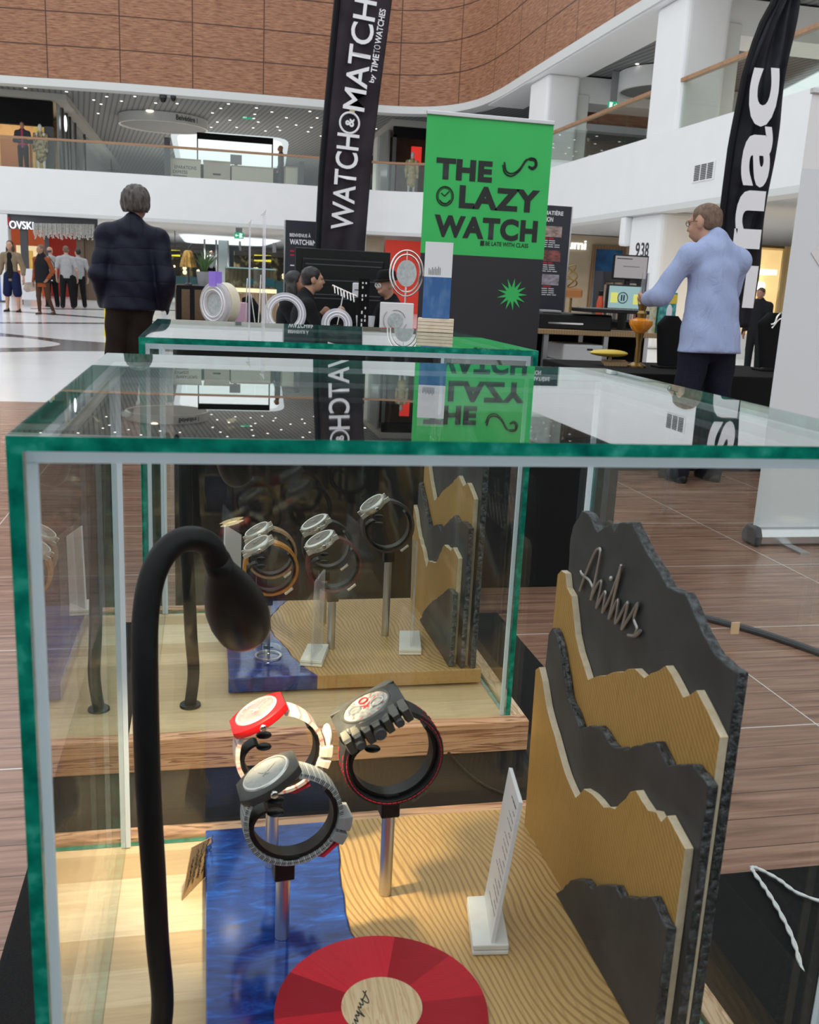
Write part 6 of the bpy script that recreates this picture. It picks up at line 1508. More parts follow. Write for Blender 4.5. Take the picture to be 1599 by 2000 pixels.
# amber oil lamp
q = put(1243, 717, TBZ+0.001); k = (ony(1244, 650, q.y)-ony(1243, 650, q.y)).length; Zp = lambda v: ony(1245, v, q.y).z-TBZ
r = thing('oil_lamp', 'old brass oil lamp with an amber glass font and clear chimney on the black table', 'lamp', (q.x, q.y, TBZ+0.001))
MB().lathe([(0, 0), (17*k, 0), (17*k, 0.012), (12*k, 0.025), (6*k, 0.035), (5*k, Zp(672)), (8*k, Zp(650)), (0, Zp(650))], 20).build('brass_stem', m_brass, r, smooth=True)
m_amber = mat('amber_glass', (0.85, 0.30, 0.012), 0.1, alpha=0.8, coat=0.5)
MB().lathe([(0, Zp(655)), (6*k, Zp(653)), (16*k, Zp(643)), (21.5*k, Zp(633)), (21*k, Zp(626)), (9*k, Zp(621)), (0, Zp(621))], 20).build('amber_font', m_amber, r, smooth=True)
MB().lathe([(0, Zp(621)), (8*k, Zp(621)), (9*k, Zp(612)), (6*k, Zp(607)), (7.5*k, Zp(600)), (9*k, Zp(594)), (0, Zp(593))], 20).build('burner', m_brass, r, smooth=True)
MB().lathe([(8*k, Zp(593)), (11*k, Zp(584)), (7*k, Zp(568)), (6*k, Zp(532)), (5.6*k, Zp(532)), (6.6*k, Zp(568)), (10.5*k, Zp(584)), (7.6*k, Zp(593))], 20).build('glass_chimney', m_acryl, r, smooth=True)
mb = MB()
for i in range(8): a = 2*PI*i/8; mb.tube([(8.5*k*math.cos(a), 8.5*k*math.sin(a), Zp(595)), (11*k*math.cos(a), 11*k*math.sin(a), Zp(582))], 0.0022, 5)
mb.build('burner_prongs', m_brass, r)
# yellow topped stool-like stand
q = put(1200, 714, TBZ+0.001); Zq = lambda v: ony(1190, v, q.y).z-TBZ; k = (ony(1191, 690, q.y)-ony(1190, 690, q.y)).length
r = thing('yellow_pad_stand', 'yellow oval pad on a slatted wooden base beside the oil lamp', 'stand', (q.x, q.y, TBZ+0.001)); mw = wood('light_wood', (0.36, 0.24, 0.12), (0.42, 0.29, 0.15), (0.26, 0.16, 0.08), 14)
mb = MB()
for i in range(4): mb.box((-24*k+i*0.004, -0.05+i*0.026, i*0.006), (25*k, -0.03+i*0.026, i*0.006+0.02))
mb.build('slatted_base', mw, r); MB().cyl((-10*k, 0, 0.03), (-10*k, 0, Zq(697)), 0.012, n=10).build('post', mw, r)
MB().ball((-13*k, 0, Zq(690)), (37*k, 0.07, 0.026), 20).build('yellow_pad', mat('yellow_vinyl', (0.62, 0.45, 0.06), 0.5), r, smooth=True)
# black necklace busts
def bust(label, u_, v_, h_px, wt, wb_, y=None, chain=False):
    q = put(u_, v_, TBZ+0.001); k = (ony(u_+1, v_-40, q.y)-ony(u_, v_-40, q.y)).length; H = h_px*k
    r = thing('necklace_bust', label, 'bust', (q.x, q.y, TBZ+0.001))
    def fn(s, t):
        z = H*(0.05+0.95*t); w = (wb_+(wt-wb_)*min(1, t/0.82))*k*(1 if t < 0.82 else 1-(t-0.82)/0.18*0.55); a = 2*PI*s
        return Vector((w*math.copysign(abs(math.cos(a))**0.6, math.cos(a)), 0.035*math.sin(a)+0.02*t, z))
    mb = MB(); mb.grid(fn, 28, 20); n0 = len(mb.v); mb.add([fn(i/28, 1) for i in range(28)], [tuple(range(28))]); mb.build('bust_body', m_blackmatt, r, smooth=True)
    MB().box((-wb_*k*1.25, -0.07, 0), (wb_*k*1.25, 0.07, 0.014)).build('bust_foot', m_blackmatt, r, bevel=0.006)
    if chain:
        P = smooth_path([Vector((-20*k, -0.05, H*0.8)), Vector((-14*k, -0.055, H*0.83)), Vector((-10*k, -0.055, H*0.95)), Vector((5*k, -0.03, H*1.03)), Vector((16*k, -0.03, H*1.0)), Vector((12*k, -0.055, H*0.93)), Vector((-6*k, -0.058, H*0.90)), Vector((-18*k, -0.055, H*0.74))], 5)
        MB().tube(P, 0.006, 7).build('silver_necklace', m_steel, r, smooth=True)
bust('black velvet necklace bust standing left of the man in the blue shirt', 1303, 718, 92, 27, 20)
bust('black necklace bust wearing a silver chain right of the man in the blue shirt', 1506, 724, 100, 36, 24, chain=True)
# office desk with printer, plotter, screens
YD = 7.5; dz = ony(1160, 648, YD).z
xL, xR = 2.55, ony(1335, 650, YD).x
r = thing('wooden_desk', 'office desk with a wooden top edge carrying screens and a black plotter', 'desk', ((xL+xR)/2, YD+0.35, 0.006)); w = (xR-xL)/2
MB().box((-w, -0.35, dz-0.04), (w, 0.35, dz)).build('desk_top', mw, r, bevel=0.004)
for sx in (-w*0.70, w*0.05, w*0.95):
    MB().box((sx-0.02, -0.3, 0), (sx+0.02, -0.26, dz-0.04)).build('leg', m_alu, r); MB().box((sx-0.02, 0.26, 0), (sx+0.02, 0.3, dz-0.04)).build('leg', m_alu, r)
MB().box((-w, -0.33, 0.44), (w, 0.33, 0.46)).build('shelf', m_dgrey, r); MB().box((-w, 0.31, 0.05), (w, 0.33, dz-0.04)).build('back_panel', m_blackmatt, r)
a, b = ony(1100, 712, YD), ony(1193, 676, YD)
r = thing('printer', 'white office printer standing on the shelf under the wooden desk', 'printer', ((a.x+b.x)/2, YD+0.25, 0.467)); w2 = (b.x-a.x)/2; h = b.z-0.467
m_prw = mat('printer_white', (0.60, 0.61, 0.62), 0.4)
MB().box((-w2, -0.2, 0.0), (w2, 0.2, h*0.45)).build('paper_tray', m_prw, r, bevel=0.01); MB().box((-w2*0.92, -0.19, h*0.46), (w2*0.92, 0.2, h)).build('upper_body', m_prw, r, bevel=0.014); MB().box((w2*0.1, -0.193, h*0.82), (w2*0.35, -0.1895, h*0.88)).build('badge', m_ink, r); MB().box((-w2*0.6, -0.203, h*0.1), (-w2*0.5, -0.2, h*0.18)).build('blue_light', mat('blue_mark', (0.05, 0.15, 0.5), 0.5), r)
a, b = ony(1058, 646, YD), ony(1205, 617, YD)
r = thing('black_plotter', 'wide black plotter with a grey keypad lying on the wooden desk', 'printer', ((a.x+b.x)/2, YD+0.3, dz+0.001)); w2 = (b.x-a.x)/2; h = b.z-dz
MB().box((-w2, -0.22, 0), (w2, 0.25, h)).build('plotter_body', m_black, r, bevel=0.015); MB().box((-w2*0.9, -0.21, h+0.0005), (-w2*0.4, -0.05, h+0.02)).build('grey_lid', m_grey, r, bevel=0.006); MB().box((-w2*0.75, -0.2225, h*0.35), (w2*0.2, -0.2205, h*0.45)).build('chrome_line', m_steel, r)
a, b = ony(1112, 612, YD), ony(1244, 603, YD)
o = thing('keyboard_console', 'black keyboard with rows of grey keys in front of the lower screen', 'keyboard', ((a.x+b.x)/2+0.08, YD+0.12, dz+h+0.022)); w2 = (b.x-a.x)/2
MB().box((-w2, -0.2, 0), (w2, 0.05, 0.03)).build('console_body', m_black, o, bevel=0.005)
mb = MB()
for i in range(22):
    for j in range(3): mb.box((-w2*0.92+i*w2*0.083, -0.18+j*0.06, 0.0302), (-w2*0.92+i*w2*0.083+w2*0.06, -0.14+j*0.06, 0.036))
mb.build('keys', m_grey, o)
def monitor(label, u0, v0, u1, v1, y, tilt, screen, deco=None, foot=True):
    a, b = ony(u0, v1, y), ony(u1, v0, y); w, h = (b.x-a.x)/2, b.z-a.z; c = Vector(((a.x+b.x)/2, y, dz+0.001))
    r = thing('monitor', label, 'screen', tuple(c), tilt); z0 = a.z-c.z
    cg = MB().box((-w, 0, z0), (w, 0.03, z0+h)).build('casing', m_black, r, bevel=0.004); MB().box((-w*0.93, -0.002, z0+h*0.07), (w*0.93, -0.0005, z0+h*0.94)).build('lit_screen', screen, cg)
    if deco: deco(r, w, h, z0)
    MB().box((-0.02, 0.03, 0.012), (0.02, 0.06, z0+h*0.4)).build('neck', m_black, r); MB().box((-0.1, -0.02, 0), (0.1, 0.12, 0.012)).build('foot', m_black, r)
def d1(r, w, h, z0):
    mb = MB(); mb.box((-w*0.85, -0.004, z0+h*0.82), (w*0.05, -0.003, z0+h*0.855)); mb.box((-w*0.45, -0.004, z0+h*0.52), (w*0.5, -0.003, z0+h*0.54)); mb.build('screen_text', m_ink, r)
def d2(r, w, h, z0):
    my = mat('yellow_note', (0.5, 0.5, 0.12), 0.6, emit=(0.5, 0.5, 0.12), es=0.5)
    MB().tube([(-0.02+w*0.28*math.cos(t_), -0.005, z0+h*0.48+w*0.28*math.sin(t_)) for t_ in [2*PI*i/28 for i in range(28)]], 0.004, 6, closed=True).build('pause_ring', m_ink, r)
    mb = MB(); mb.box((-0.036, -0.006, z0+h*0.36), (-0.024, -0.003, z0+h*0.6)); mb.box((-0.014, -0.006, z0+h*0.36), (-0.002, -0.003, z0+h*0.6)); mb.build('pause_bars', m_ink, r)
    MB().box((-w*0.82, -0.005, z0+h*0.28), (-w*0.42, -0.003, z0+h*0.68)).build('yellow_note', my, r); MB().box((w*0.5, -0.005, z0+h*0.24), (w*0.85, -0.003, z0+h*0.64)).build('yellow_note', my, r)
monitor('upper black framed screen showing a grey page', 1196, 500, 1268, 545, 8.1, 0.0, mat('grey_screen', (0.1, 0.1, 0.1), 0.3, emit=(0.30, 0.27, 0.275), es=0.55), d1)
monitor('lower screen with a pale blue page and a pause symbol', 1184, 558, 1256, 604, 7.9, 0.0, mat('blue_screen', (0.1, 0.1, 0.1), 0.3, emit=(0.36, 0.60, 0.62), es=0.42), d2)
rr = random.Random(9)
a, b = ony(1176, 600, 8.25), ony(1262, 535, 8.25)
r = thing('book_shelf', 'small dark shelf filled with thin books behind the two screens', 'shelf', ((a.x+b.x)/2, 8.25, 0.006)); w2 = (b.x-a.x)/2
MB().box((-w2, 0.16, 0), (w2, 0.18, b.z)).build('back_board', m_dgrey, r); MB().box((-w2, 0, 0.9), (w2, 0.16, 0.92)).build('shelf_board', m_dgrey, r); MB().box((-w2-0.02, 0, 0), (-w2, 0.18, b.z)).build('side_board', m_dgrey, r); MB().box((w2, 0, 0), (w2+0.02, 0.18, b.z)).build('side_board', m_dgrey, r)
for k in range(15):
    cc = rr.choice([(0.6, 0.58, 0.55), (0.35, 0.08, 0.06), (0.10, 0.10, 0.11), (0.55, 0.40, 0.30), (0.2, 0.22, 0.25)])
    o = MB().box((0, 0, 0), (0.017, 0.14, rr.uniform(0.26, 0.33))).build('book', mat('book_cover', cc, 0.6), loc=((a.x+b.x)/2-w2+0.005+k*0.0225, 8.255, 0.927)); tag(o, 'thin book standing in the row behind the two screens', 'book', 'books behind the screens')
q = ony(1172, 590, 7.95); r = thing('red_bottle', 'orange red bottle with a black cap left of the lower screen', 'bottle', (q.x, 7.95, dz+0.001)); zz = ony(1172, 578, 7.75).z-dz
MB().lathe([(0, 0), (0.03, 0), (0.032, 0.02), (0.030, zz*0.8), (0.016, zz), (0, zz)], 16).build('bottle_body', mat('orange_red', (0.55, 0.07, 0.02), 0.35), r, smooth=True); MB().lathe([(0, zz+0.0005), (0.02, zz+0.0005), (0.022, zz+0.04), (0, zz+0.045)], 16).build('cap', m_black, r)
# packages beside the lamp
def package(label, u0, v0, u1, v1, y, c1, c2, deco=True):
    a, b = ony(u0, v1, y), ony(u1, v0, y); w, h = (b.x-a.x)/2, b.z-dz-0.001; r = thing('package', label, 'package', ((a.x+b.x)/2, y, dz+0.001))
    MB().box((-w, -0.04, 0), (w, 0.04, h)).build('carton', noisy('printed_carton', c1, c2, 26, 0.5, lo=0.45, hi=0.6), r, bevel=0.004)
    if deco: MB().box((-w*1.0, -0.041, h*0.74), (w*1.0, 0.041, h*0.96)).build('yellow_band', mat('yellow_carton', (0.65, 0.48, 0.05), 0.5), r); MB().ball((w*0.1, -0.04, h*0.52), (w*0.4, 0.004, h*0.2), 12).build('pale_picture', m_card, r)
package('teal package with a yellow band beside the man in the blue shirt', 1284, 572, 1320, 632, 7.55, (0.02, 0.20, 0.19), (0.10, 0.40, 0.38))
package('pale package with a yellow strip right behind the oil lamp', 1263, 588, 1281, 628, 7.6, (0.60, 0.58, 0.48), (0.50, 0.42, 0.2), False)
# ------------------------------------------------------------------ right ground floor shop behind
YS = 31.0; m_beige = noisy('beige_wall', (0.36, 0.29, 0.20), (0.40, 0.33, 0.235), 2, 0.6)
a, b = ony(1060, 560, YS), ony(1245, 470, YS)
struct(MB().box((a.x, YS, 0), (b.x+6, YS+0.2, 3.0)).build('wall_shop_right', m_beige))
t_ = text_on('shop_sign', 'umi', ony(1108, 486, YS-0.04), (1, 0, 0), (0, 0, 1), ony(1144, 486, YS).x-ony(1108, 486, YS).x, (ony(1110, 468, YS)-ony(1110, 486, YS)).length, emitter('white_sign_glow', (1, 1, 1), 0.9), None, 0.01, extrude=0.04); tag(t_, 'white glowing letters umi fixed on the beige wall', 'sign')
a, b = ony(1155, 600, YS-0.1), ony(1217, 489, YS-0.1)
r = thing('framed_picture', 'large dark blue picture in a brown frame on the beige wall', 'picture', ((a.x+b.x)/2, YS-0.02, (a.z+b.z)/2)); w, h = (b.x-a.x)/2, (b.z-a.z)/2
m_sea = mat('blue_abstract', (0.02, 0.08, 0.2), 0.4); t = NT(m_sea); n1 = t.noise(t.coords('Object', (0.6, 1, 0.9)), 1.1, 4, 0.6, 0.6)
t.l(t.ramp(n1, [(0.3, (0.006, 0.01, 0.03)), (0.5, (0.01, 0.08, 0.22)), (0.7, (0.02, 0.22, 0.42))]), t.b.inputs['Base Color'])
MB().box((-w, -0.05, -h), (w, -0.01, h)).build('canvas', m_sea, r)
mb = MB(); f = 0.12; mb.box((-w-f, -0.08, -h-f), (-w, 0, h+f)); mb.box((w, -0.08, -h-f), (w+f, 0, h+f)); mb.box((-w, -0.08, h), (w, 0, h+f)); mb.box((-w, -0.08, -h-f), (w, 0, -h)); mb.build('frame', wood('frame_wood', (0.2, 0.12, 0.06), (0.25, 0.15, 0.08), (0.12, 0.07, 0.03), 3), r)
q = ony(1114, 597, 13.0); zf = lambda v: ony(1114, v, 13.0).z
r = thing('wire_sculpture', 'twisted wire figure on a copper coloured block beside the dark panel', 'ornament', (q.x, 13.0, 0.0)); MB().box((-0.14, -0.1, zf(582)), (0.14, 0.1, zf(563))).build('copper_block', mat('copper', (0.4, 0.17, 0.06), 0.4, 0.6), r, bevel=0.03); MB().cyl((0, 0, 0), (0, 0, zf(582)), 0.02, n=8).build('post', m_brass, r); MB().lathe([(0, 0), (0.15, 0), (0.15, 0.02), (0, 0.02)], 16).build('foot', m_brass, r)
P = smooth_path([Vector((x*0.007*1, y_*0.01, zf(v))) for x, y_, v in [(-10, 0, 563), (-14, 5, 545), (4, -4, 548), (10, 3, 556), (-6, 6, 560), (8, -3, 540), (-2, 4, 528), (-12, 0, 522), (2, -4, 518), (4, 4, 527), (-8, 3, 536), (2, 0, 548)]], 5); MB().tube(P, 0.011, 6).build('twisted_wire', m_brass, r, smooth=True)
# signs on the white column
cy = c2y
mb_ = ony(1241, 503, cy-0.02)
for s, u0, u1 in (('9', 1240, 1248), ('3', 1250.5, 1257), ('8', 1258.5, 1265.5)):
    t_ = text_on('painted_numeral', s, onx(u0, 503, 9.62), (0, -1, 0), (0, 0, 1), onx(u0, 503, 9.62).y-onx(u1, 503, 9.62).y, (onx(u0, 475, 9.62)-onx(u0, 503, 9.62)).length, m_ink, None, 0.015, extrude=0.006); tag(t_, 'black painted numeral %s on the white ground floor column' % {'9': 'nine, leftmost of three', '3': 'three in the middle of three', '8': 'eight, rightmost of three'}[s], 'numeral')
q = ony(1224, 452, c2f+0.1); r = thing('wall_speaker', 'white rounded box fixed at the left side of the white column', 'box', (q.x, c2f+0.1, q.z)); MB().box((-0.13, -0.14, -0.33), (0.10, 0.14, 0.33)).build('housing', m_white, r, bevel=0.06, seg=3); MB().box((0.10, -0.03, -0.05), (9.72-q.x, 0.05, 0.05)).build('bracket', m_alu, r)
# air vent on the right balcony front
a, b = onx(1351, 352, 9.49), onx(1397, 319, 9.49); r = thing('air_vent', 'grey slotted air vent in the white balcony front', 'vent', (9.497, (a.y+b.y)/2, (a.z+b.z)/2)); hy, hz = abs(a.y-b.y)/2, 0.17
MB().box((-0.012, -hy, -hz), (0.0, hy, hz)).build('frame', m_white, r)
mb = MB()
for j in range(3):
    for i in range(9): y0 = -hy+0.06+j*(2*hy-0.1)/3; mb.box((-0.02, y0, -hz+0.03+i*0.033), (-0.0125, y0+(2*hy-0.1)/3-0.05, -hz+0.05+i*0.033))
mb.build('slots', m_dgrey, r)
# lit shop at the far right under the balcony
m_warm = noisy('glowing_warm_wall', (0.5, 0.36, 0.18), (0.6, 0.45, 0.24), 3, 0.6)
mw2 = m_warm.node_tree.nodes['Principled BSDF']; mw2.inputs['Emission Color'].default_value = (1.0, 0.70, 0.30, 1); mw2.inputs['Emission Strength'].default_value = 0.45  # wall itself emits, shop lighting put into its material
YR = 17.5; a, b = ony(1455, 640, YR), ony(1545, 482, YR)
r = thing('lit_showcase', 'warmly lit shop display with white shelves at the far right behind the blue shirt', 'showcase', ((a.x+b.x)/2+0.6, YR, 0.0)); W2 = 1.3
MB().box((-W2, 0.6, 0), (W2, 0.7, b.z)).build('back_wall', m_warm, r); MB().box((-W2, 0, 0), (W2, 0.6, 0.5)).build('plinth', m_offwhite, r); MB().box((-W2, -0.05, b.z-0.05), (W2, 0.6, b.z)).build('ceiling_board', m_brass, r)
MB().box((-0.9, 0.15, b.z-0.55), (-0.35, 0.59, b.z-0.45)).build('shelf', emitter('shelf_glow', (1.0, 0.85, 0.6), 1.6), r); MB().box((0.15, 0.15, b.z-0.60), (0.8, 0.59, b.z-0.5)).build('shelf', emitter('shelf_glow', (1.0, 0.85, 0.6), 1.2), r); MB().box((-0.38, -0.06, 0), (-0.2, 0.0, b.z)).build('post', wood('gold_wood', (0.4, 0.27, 0.11), (0.46, 0.32, 0.14), (0.3, 0.2, 0.08), 4), r)
MB().ball((-0.55, 0.35, 1.45), (0.09, 0.09, 0.09), 12).build('lamp_bulb', emitter('bulb', (1, 0.85, 0.5), 5.0), r); MB().box((-0.72, 0.3, 1.02), (-0.6, 0.42, 1.2)).build('dark_box', m_dgrey, r)
mb = MB(); rr = random.Random(6)
for i in range(34): z = 0.55+i*0.052; mb.ball((0.08+0.02*math.sin(i*1.3)+rr.uniform(-.05, .05), -0.1+rr.uniform(-.04, .04), z), (0.05+rr.random()*0.05, 0.05, 0.05), 8)
mb.cyl((0.1, -0.1, 0.52), (0.12, -0.1, b.z-0.1), 0.035, n=8); mb.build('hanging_strand', mat('dark_brown_strand', (0.02, 0.012, 0.008), 0.6), r, smooth=True)
q = ony(1484, 598, 14.2); J = skeleton(1.72)
person('dark silhouetted person standing before the lit showcase at right', (q.x, 14.2, -0.30 if False else 0.006), 2.2, 1.36, m_skin2, skeleton(1.36), 0.02, dict(m=m_blackjkt, pad=0.03, hem=-0.03), dict(m=m_blacktr, pad=0.02), m_black, dict(m=m_brownhair, blobs=SHORT))
# ------------------------------------------------------------------ left ground floor: the red shop
YL = 37.75
def plane_box(name, u0, v0, u1, v1, y, thick, material, parent=None, base=None, dz=0.0):
    a, b = ony(u0, v1, y), ony(u1, v0, y); o = base or Vector((0, 0, 0)); mb = MB(); mb.box((a.x-o.x, y-o.y, max(0.0, a.z)-o.z), (b.x-o.x, y+thick-o.y, b.z-o.z)); return mb.build(name, material, parent)
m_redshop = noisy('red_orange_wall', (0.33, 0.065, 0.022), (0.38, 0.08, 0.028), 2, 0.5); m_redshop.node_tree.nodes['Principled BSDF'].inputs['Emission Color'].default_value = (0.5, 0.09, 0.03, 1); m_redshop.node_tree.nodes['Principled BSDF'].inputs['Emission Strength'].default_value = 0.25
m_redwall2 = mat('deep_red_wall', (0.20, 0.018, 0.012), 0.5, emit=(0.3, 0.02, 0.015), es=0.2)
struct(plane_box('pillar_1', -60, 418, 14, 600, YL-0.25, 0.6, m_white))
b0 = ony(95, 600, YL); b0.z = 0
r = thing('red_shop', 'red shop front with glass doors, brown metal door frame and lit window behind the visitors', 'shop', tuple(b0))
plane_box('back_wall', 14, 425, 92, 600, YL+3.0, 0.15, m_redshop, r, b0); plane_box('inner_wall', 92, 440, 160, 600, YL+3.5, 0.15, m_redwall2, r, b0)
plane_box('display_window', 34, 481, 74, 528, YL+0.9, 0.1, mat('lit_cream', (0.6, 0.5, 0.3), 0.5, emit=(0.75, 0.6, 0.36), es=0.55), r, b0)
for u0, u1, mm in ((45.5, 53, m_dgrey), (92, 94, m_dgrey)): plane_box('dark_post', u0, 440, u1, 590, YL, 0.12, mm, r, b0)
plane_box('door_frame', 153, 440, 163, 592, YL, 0.25, mat('bronze_frame', (0.12, 0.085, 0.06), 0.35, 0.5), r, b0); plane_box('door_leaf', 164, 446, 186, 588, YL+0.1, 0.08, wood('brown_leaf', (0.12, 0.07, 0.04), (0.15, 0.09, 0.05), (0.08, 0.05, 0.03), 4), r, b0)
plane_box('header', 14, 428, 190, 446, YL-0.09, 0.2, m_dgrey, r, b0)
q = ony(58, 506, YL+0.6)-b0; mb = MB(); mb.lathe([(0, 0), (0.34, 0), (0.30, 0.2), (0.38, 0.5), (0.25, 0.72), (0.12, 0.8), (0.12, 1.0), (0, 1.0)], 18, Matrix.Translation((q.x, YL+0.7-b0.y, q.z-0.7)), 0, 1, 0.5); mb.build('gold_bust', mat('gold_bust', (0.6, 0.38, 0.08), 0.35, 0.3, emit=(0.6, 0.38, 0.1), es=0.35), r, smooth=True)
t_ = text_on('shop_sign', 'OVSKI', ony(19.5, 446, YL-0.135), (1, 0, 0), (0, 0, 1), ony(66, 446, YL).x-ony(19.5, 446, YL).x, (ony(30, 431, YL)-ony(30, 446, YL)).length, emitter('cool_sign_glow', (0.9, 0.95, 1.0), 1.0), None, 0.0, extrude=0.05); tag(t_, 'white glowing letters OVSKI above the red shop entrance', 'sign')
a, c2 = ony(14.5, 440, YL-0.15), ony(18.4, 424, YL-0.15); o = MB().box((a.x, YL-0.2, a.z), (c2.x, YL-0.1, c2.z)).build('red_sign_end', m_redtxt); tag(o, 'small red sign stub at the left end of the glowing letters', 'sign')
mb = MB(); rr = random.Random(8)
for k in range(120):
    u_ = 66+k*1.0; top = ony(u_, 436+(u_-66)*0.02, YL-0.1); ln = 0.28+0.16*abs(math.sin(k*0.37))+rr.uniform(0, .12)
    mb.cbox((top.x, YL-0.25+rr.uniform(-.05, .05), top.z-ln/2), (0.012, 0.012, ln)); mb.ball((top.x, YL-0.25, top.z-ln), 0.022, 5)
o = mb.build('bead_curtain', noisy('beads', (0.35, 0.34, 0.31), (0.65, 0.63, 0.58), 30, 0.25)); tag(o, 'row of hanging glass bead strings above the red shop entrance', 'curtain', kind='stuff')
q0 = onz(44, 596, 0); r = thing('poster_stand', 'white poster with a shoe picture on thin black legs beside the shop visitors', 'poster', (q0.x+0.4, q0.y+0.5, 0.0)); pb = Vector((q0.x+0.4, q0.y+0.5, 0.0)); yq = pb.y
a, b = ony(43, 585, yq)-pb, ony(80, 526, yq)-pb
MB().box((a.x, 0, a.z), (b.x, 0.03, b.z)).build('poster_board', m_card, r)
mb = MB(); mb.prism([(a.x+0.05, a.z+0.3), (a.x+0.15, a.z+0.22), (b.x-0.05, a.z+0.30), (b.x-0.02, a.z+0.42), (a.x+0.28, a.z+0.52), (a.x+0.12, a.z+0.5)], 'y', -0.004, -0.0005); mb.build('shoe_picture', noisy('shoe_print', (0.55, 0.36, 0.24), (0.25, 0.25, 0.26), 6, 0.5), r)
for x in (a.x+0.02, b.x-0.04): MB().box((x, 0, 0), (x+0.02, 0.02, a.z)).build('leg', m_black, r); 
q = onz(3, 590, 0); o = thing('pennant_stand', 'slim white and blue standing pennant cut by the left edge of the picture', 'banner', (q.x-0.15, q.y, 0)); MB().box((-0.25, 0, 0.05), (0.10, 0.02, 2.1)).build('cloth', mat('bluish_white', (0.5, 0.56, 0.68), 0.6), o); MB().box((0.10, 0, 0.05), (0.16, 0.02, 2.1)).build('blue_edge', mat('blue_edge', (0.12, 0.2, 0.55), 0.6), o); MB().box((-0.3, -0.2, 0), (0.25, 0.2, 0.05)).build('foot', m_dgrey, o)
q = onz(205, 655, 0); o = MB().prism([(-0.06, 0.0), (0.05, 0.0), (0.03, 0.9), (-0.03, 0.9)], 'y', -0.12, 0.12).build('yellow_floor_sign', mat('yellow_sign', (0.75, 0.58, 0.02), 0.5), loc=(q.x+0.06, q.y, 0.002)); tag(o, 'yellow wet-floor stand partly hidden behind the man in the navy jacket', 'sign')
# ------------------------------------------------------------------ middle distance: escalators, kiosks, counter
m_estep = mat('escalator_step', (0.05, 0.06, 0.065), 0.4); m_eside = mat('escalator_glass', (0.45, 0.54, 0.57), 0.3)
for i, (u0, u1, lab) in enumerate(((398, 426, 'left escalator with dark steps under the bright skylight'), (446, 475, 'right escalator with dark steps under the bright skylight'))):
    a, b = ony(u0, 500, 52.0), ony(u1, 500, 52.0); x0, x1 = a.x, b.x; r = thing('escalator', lab, 'escalator', ((x0+x1)/2, 51.0, 0)); w = (x1-x0)/2
    n = 22
    for k in range(n):
        z = 0.08+k*0.125; y = k*0.21; MB().box((-w*0.78, y, max(0, z-0.3)), (w*0.78, y+0.23, z)).build('step', m_estep, r)
    for s in (-1, 1):
        mb = MB(); mb.prism([(-0.6, 0), (0.6, 0), (4.8, 2.4), (4.8, 2.95), (4.3, 2.95), (0.2, 1.0), (-0.6, 1.0)], 'x', s*w*0.86-0.04, s*w*0.86+0.04); mb.build('balustrade', m_eside, r)
        mb = MB(); mb.tube([(s*w*0.86, -0.65, 0.9), (s*w*0.86, -0.6, 1.04), (s*w*0.86, 0.2, 1.06), (s*w*0.86, 4.25, 2.97)], 0.05, 8); mb.build('handrail', m_dgrey, r)
o = plane_box('escalator_pillar', 427, 470, 445, 560, 50.8, 0.5, m_eside); tag(o, 'pale glazed pillar between the two escalators', 'pillar')
m_yel = mat('yellow_board', (0.55, 0.5, 0.03), 0.5, emit=(0.75, 0.68, 0.04), es=0.55)
for u0, v0, u1, v1, lab in ((497, 499, 530, 510, 'yellow sign with dark letters right of the escalators'), (332, 489, 352, 500, 'yellow sign with dark letters left of the escalators beside the navy jacket')):
    b = ony((u0+u1)/2, v1, 47.0); r = thing('yellow_sign', lab, 'sign', tuple(b)); plane_box('sign_board', u0, v0, u1, v1, 47.0, 0.15, m_yel, r, b)
    mb = MB(); n = 5 if u1-u0 > 25 else 3
    for k in range(n): c = ony(u0+(u1-u0)*(k+0.5)/n, (v0+v1)/2-1, 46.98)-b; mb.box((c.x-0.09, -0.03, c.z-0.09), (c.x+0.09, -0.001, c.z+0.09)); mb.box((c.x-0.03, -0.04, c.z-0.03), (c.x+0.03, -0.031, c.z+0.03), 0)
    mb.build('dark_letters', m_ink, r); mb = MB(); mb.box((-0.02, 0.02, 0.3), (0.02, 0.1, 3.03-b.z)); mb.build('hanger', m_dgrey, r)
    g = thing('grocery_kiosk', 'dim kiosk full of glittering goods under the yellow sign '+('right of' if u0 > 400 else 'left of')+' the escalators', 'kiosk', (b.x, 47.6, 0)); W_ = 1.3
    MB().box((-W_, 0.8, 0), (W_, 1.0, 2.3)).build('back_wall', noisy('glittering_goods', (0.02, 0.02, 0.015), (0.5, 0.42, 0.2), 3.2, 0.4, lo=0.5, hi=0.72), g); MB().box((-W_, -0.2, 0), (W_, 0.5, 1.0)).build('counter', mat('teal_counter', (0.02, 0.09, 0.11), 0.5), g); MB().box((-W_, -0.1, 2.1), (W_, 0.9, 2.3)).build('canopy', m_dgrey, g)
    mb = MB(); rr = random.Random(12)
    for k in range(14): mb.ball((rr.uniform(-1.1, 1.1), rr.uniform(0, .3), rr.uniform(1.1, 1.6)), rr.uniform(.05, .12), 8)
    mb.build('glowing_goods', emitter('warm_goods', (1.0, 0.85, 0.5), 1.0), g)
YC = 26.0; a, b = ony(441, 600, YC), ony(540, 528, YC)
r = thing('jewellery_counter', 'brown shop counter with a glass top showing small goods before the escalators', 'counter', ((a.x+b.x)/2, YC, 0)); w = (b.x-a.x)/2; zc = ony(490, 562, YC).z; zt = b.z
m_cnt = wood('counter_oak', (0.27, 0.19, 0.11), (0.31, 0.22, 0.13), (0.2, 0.13, 0.07), 3)
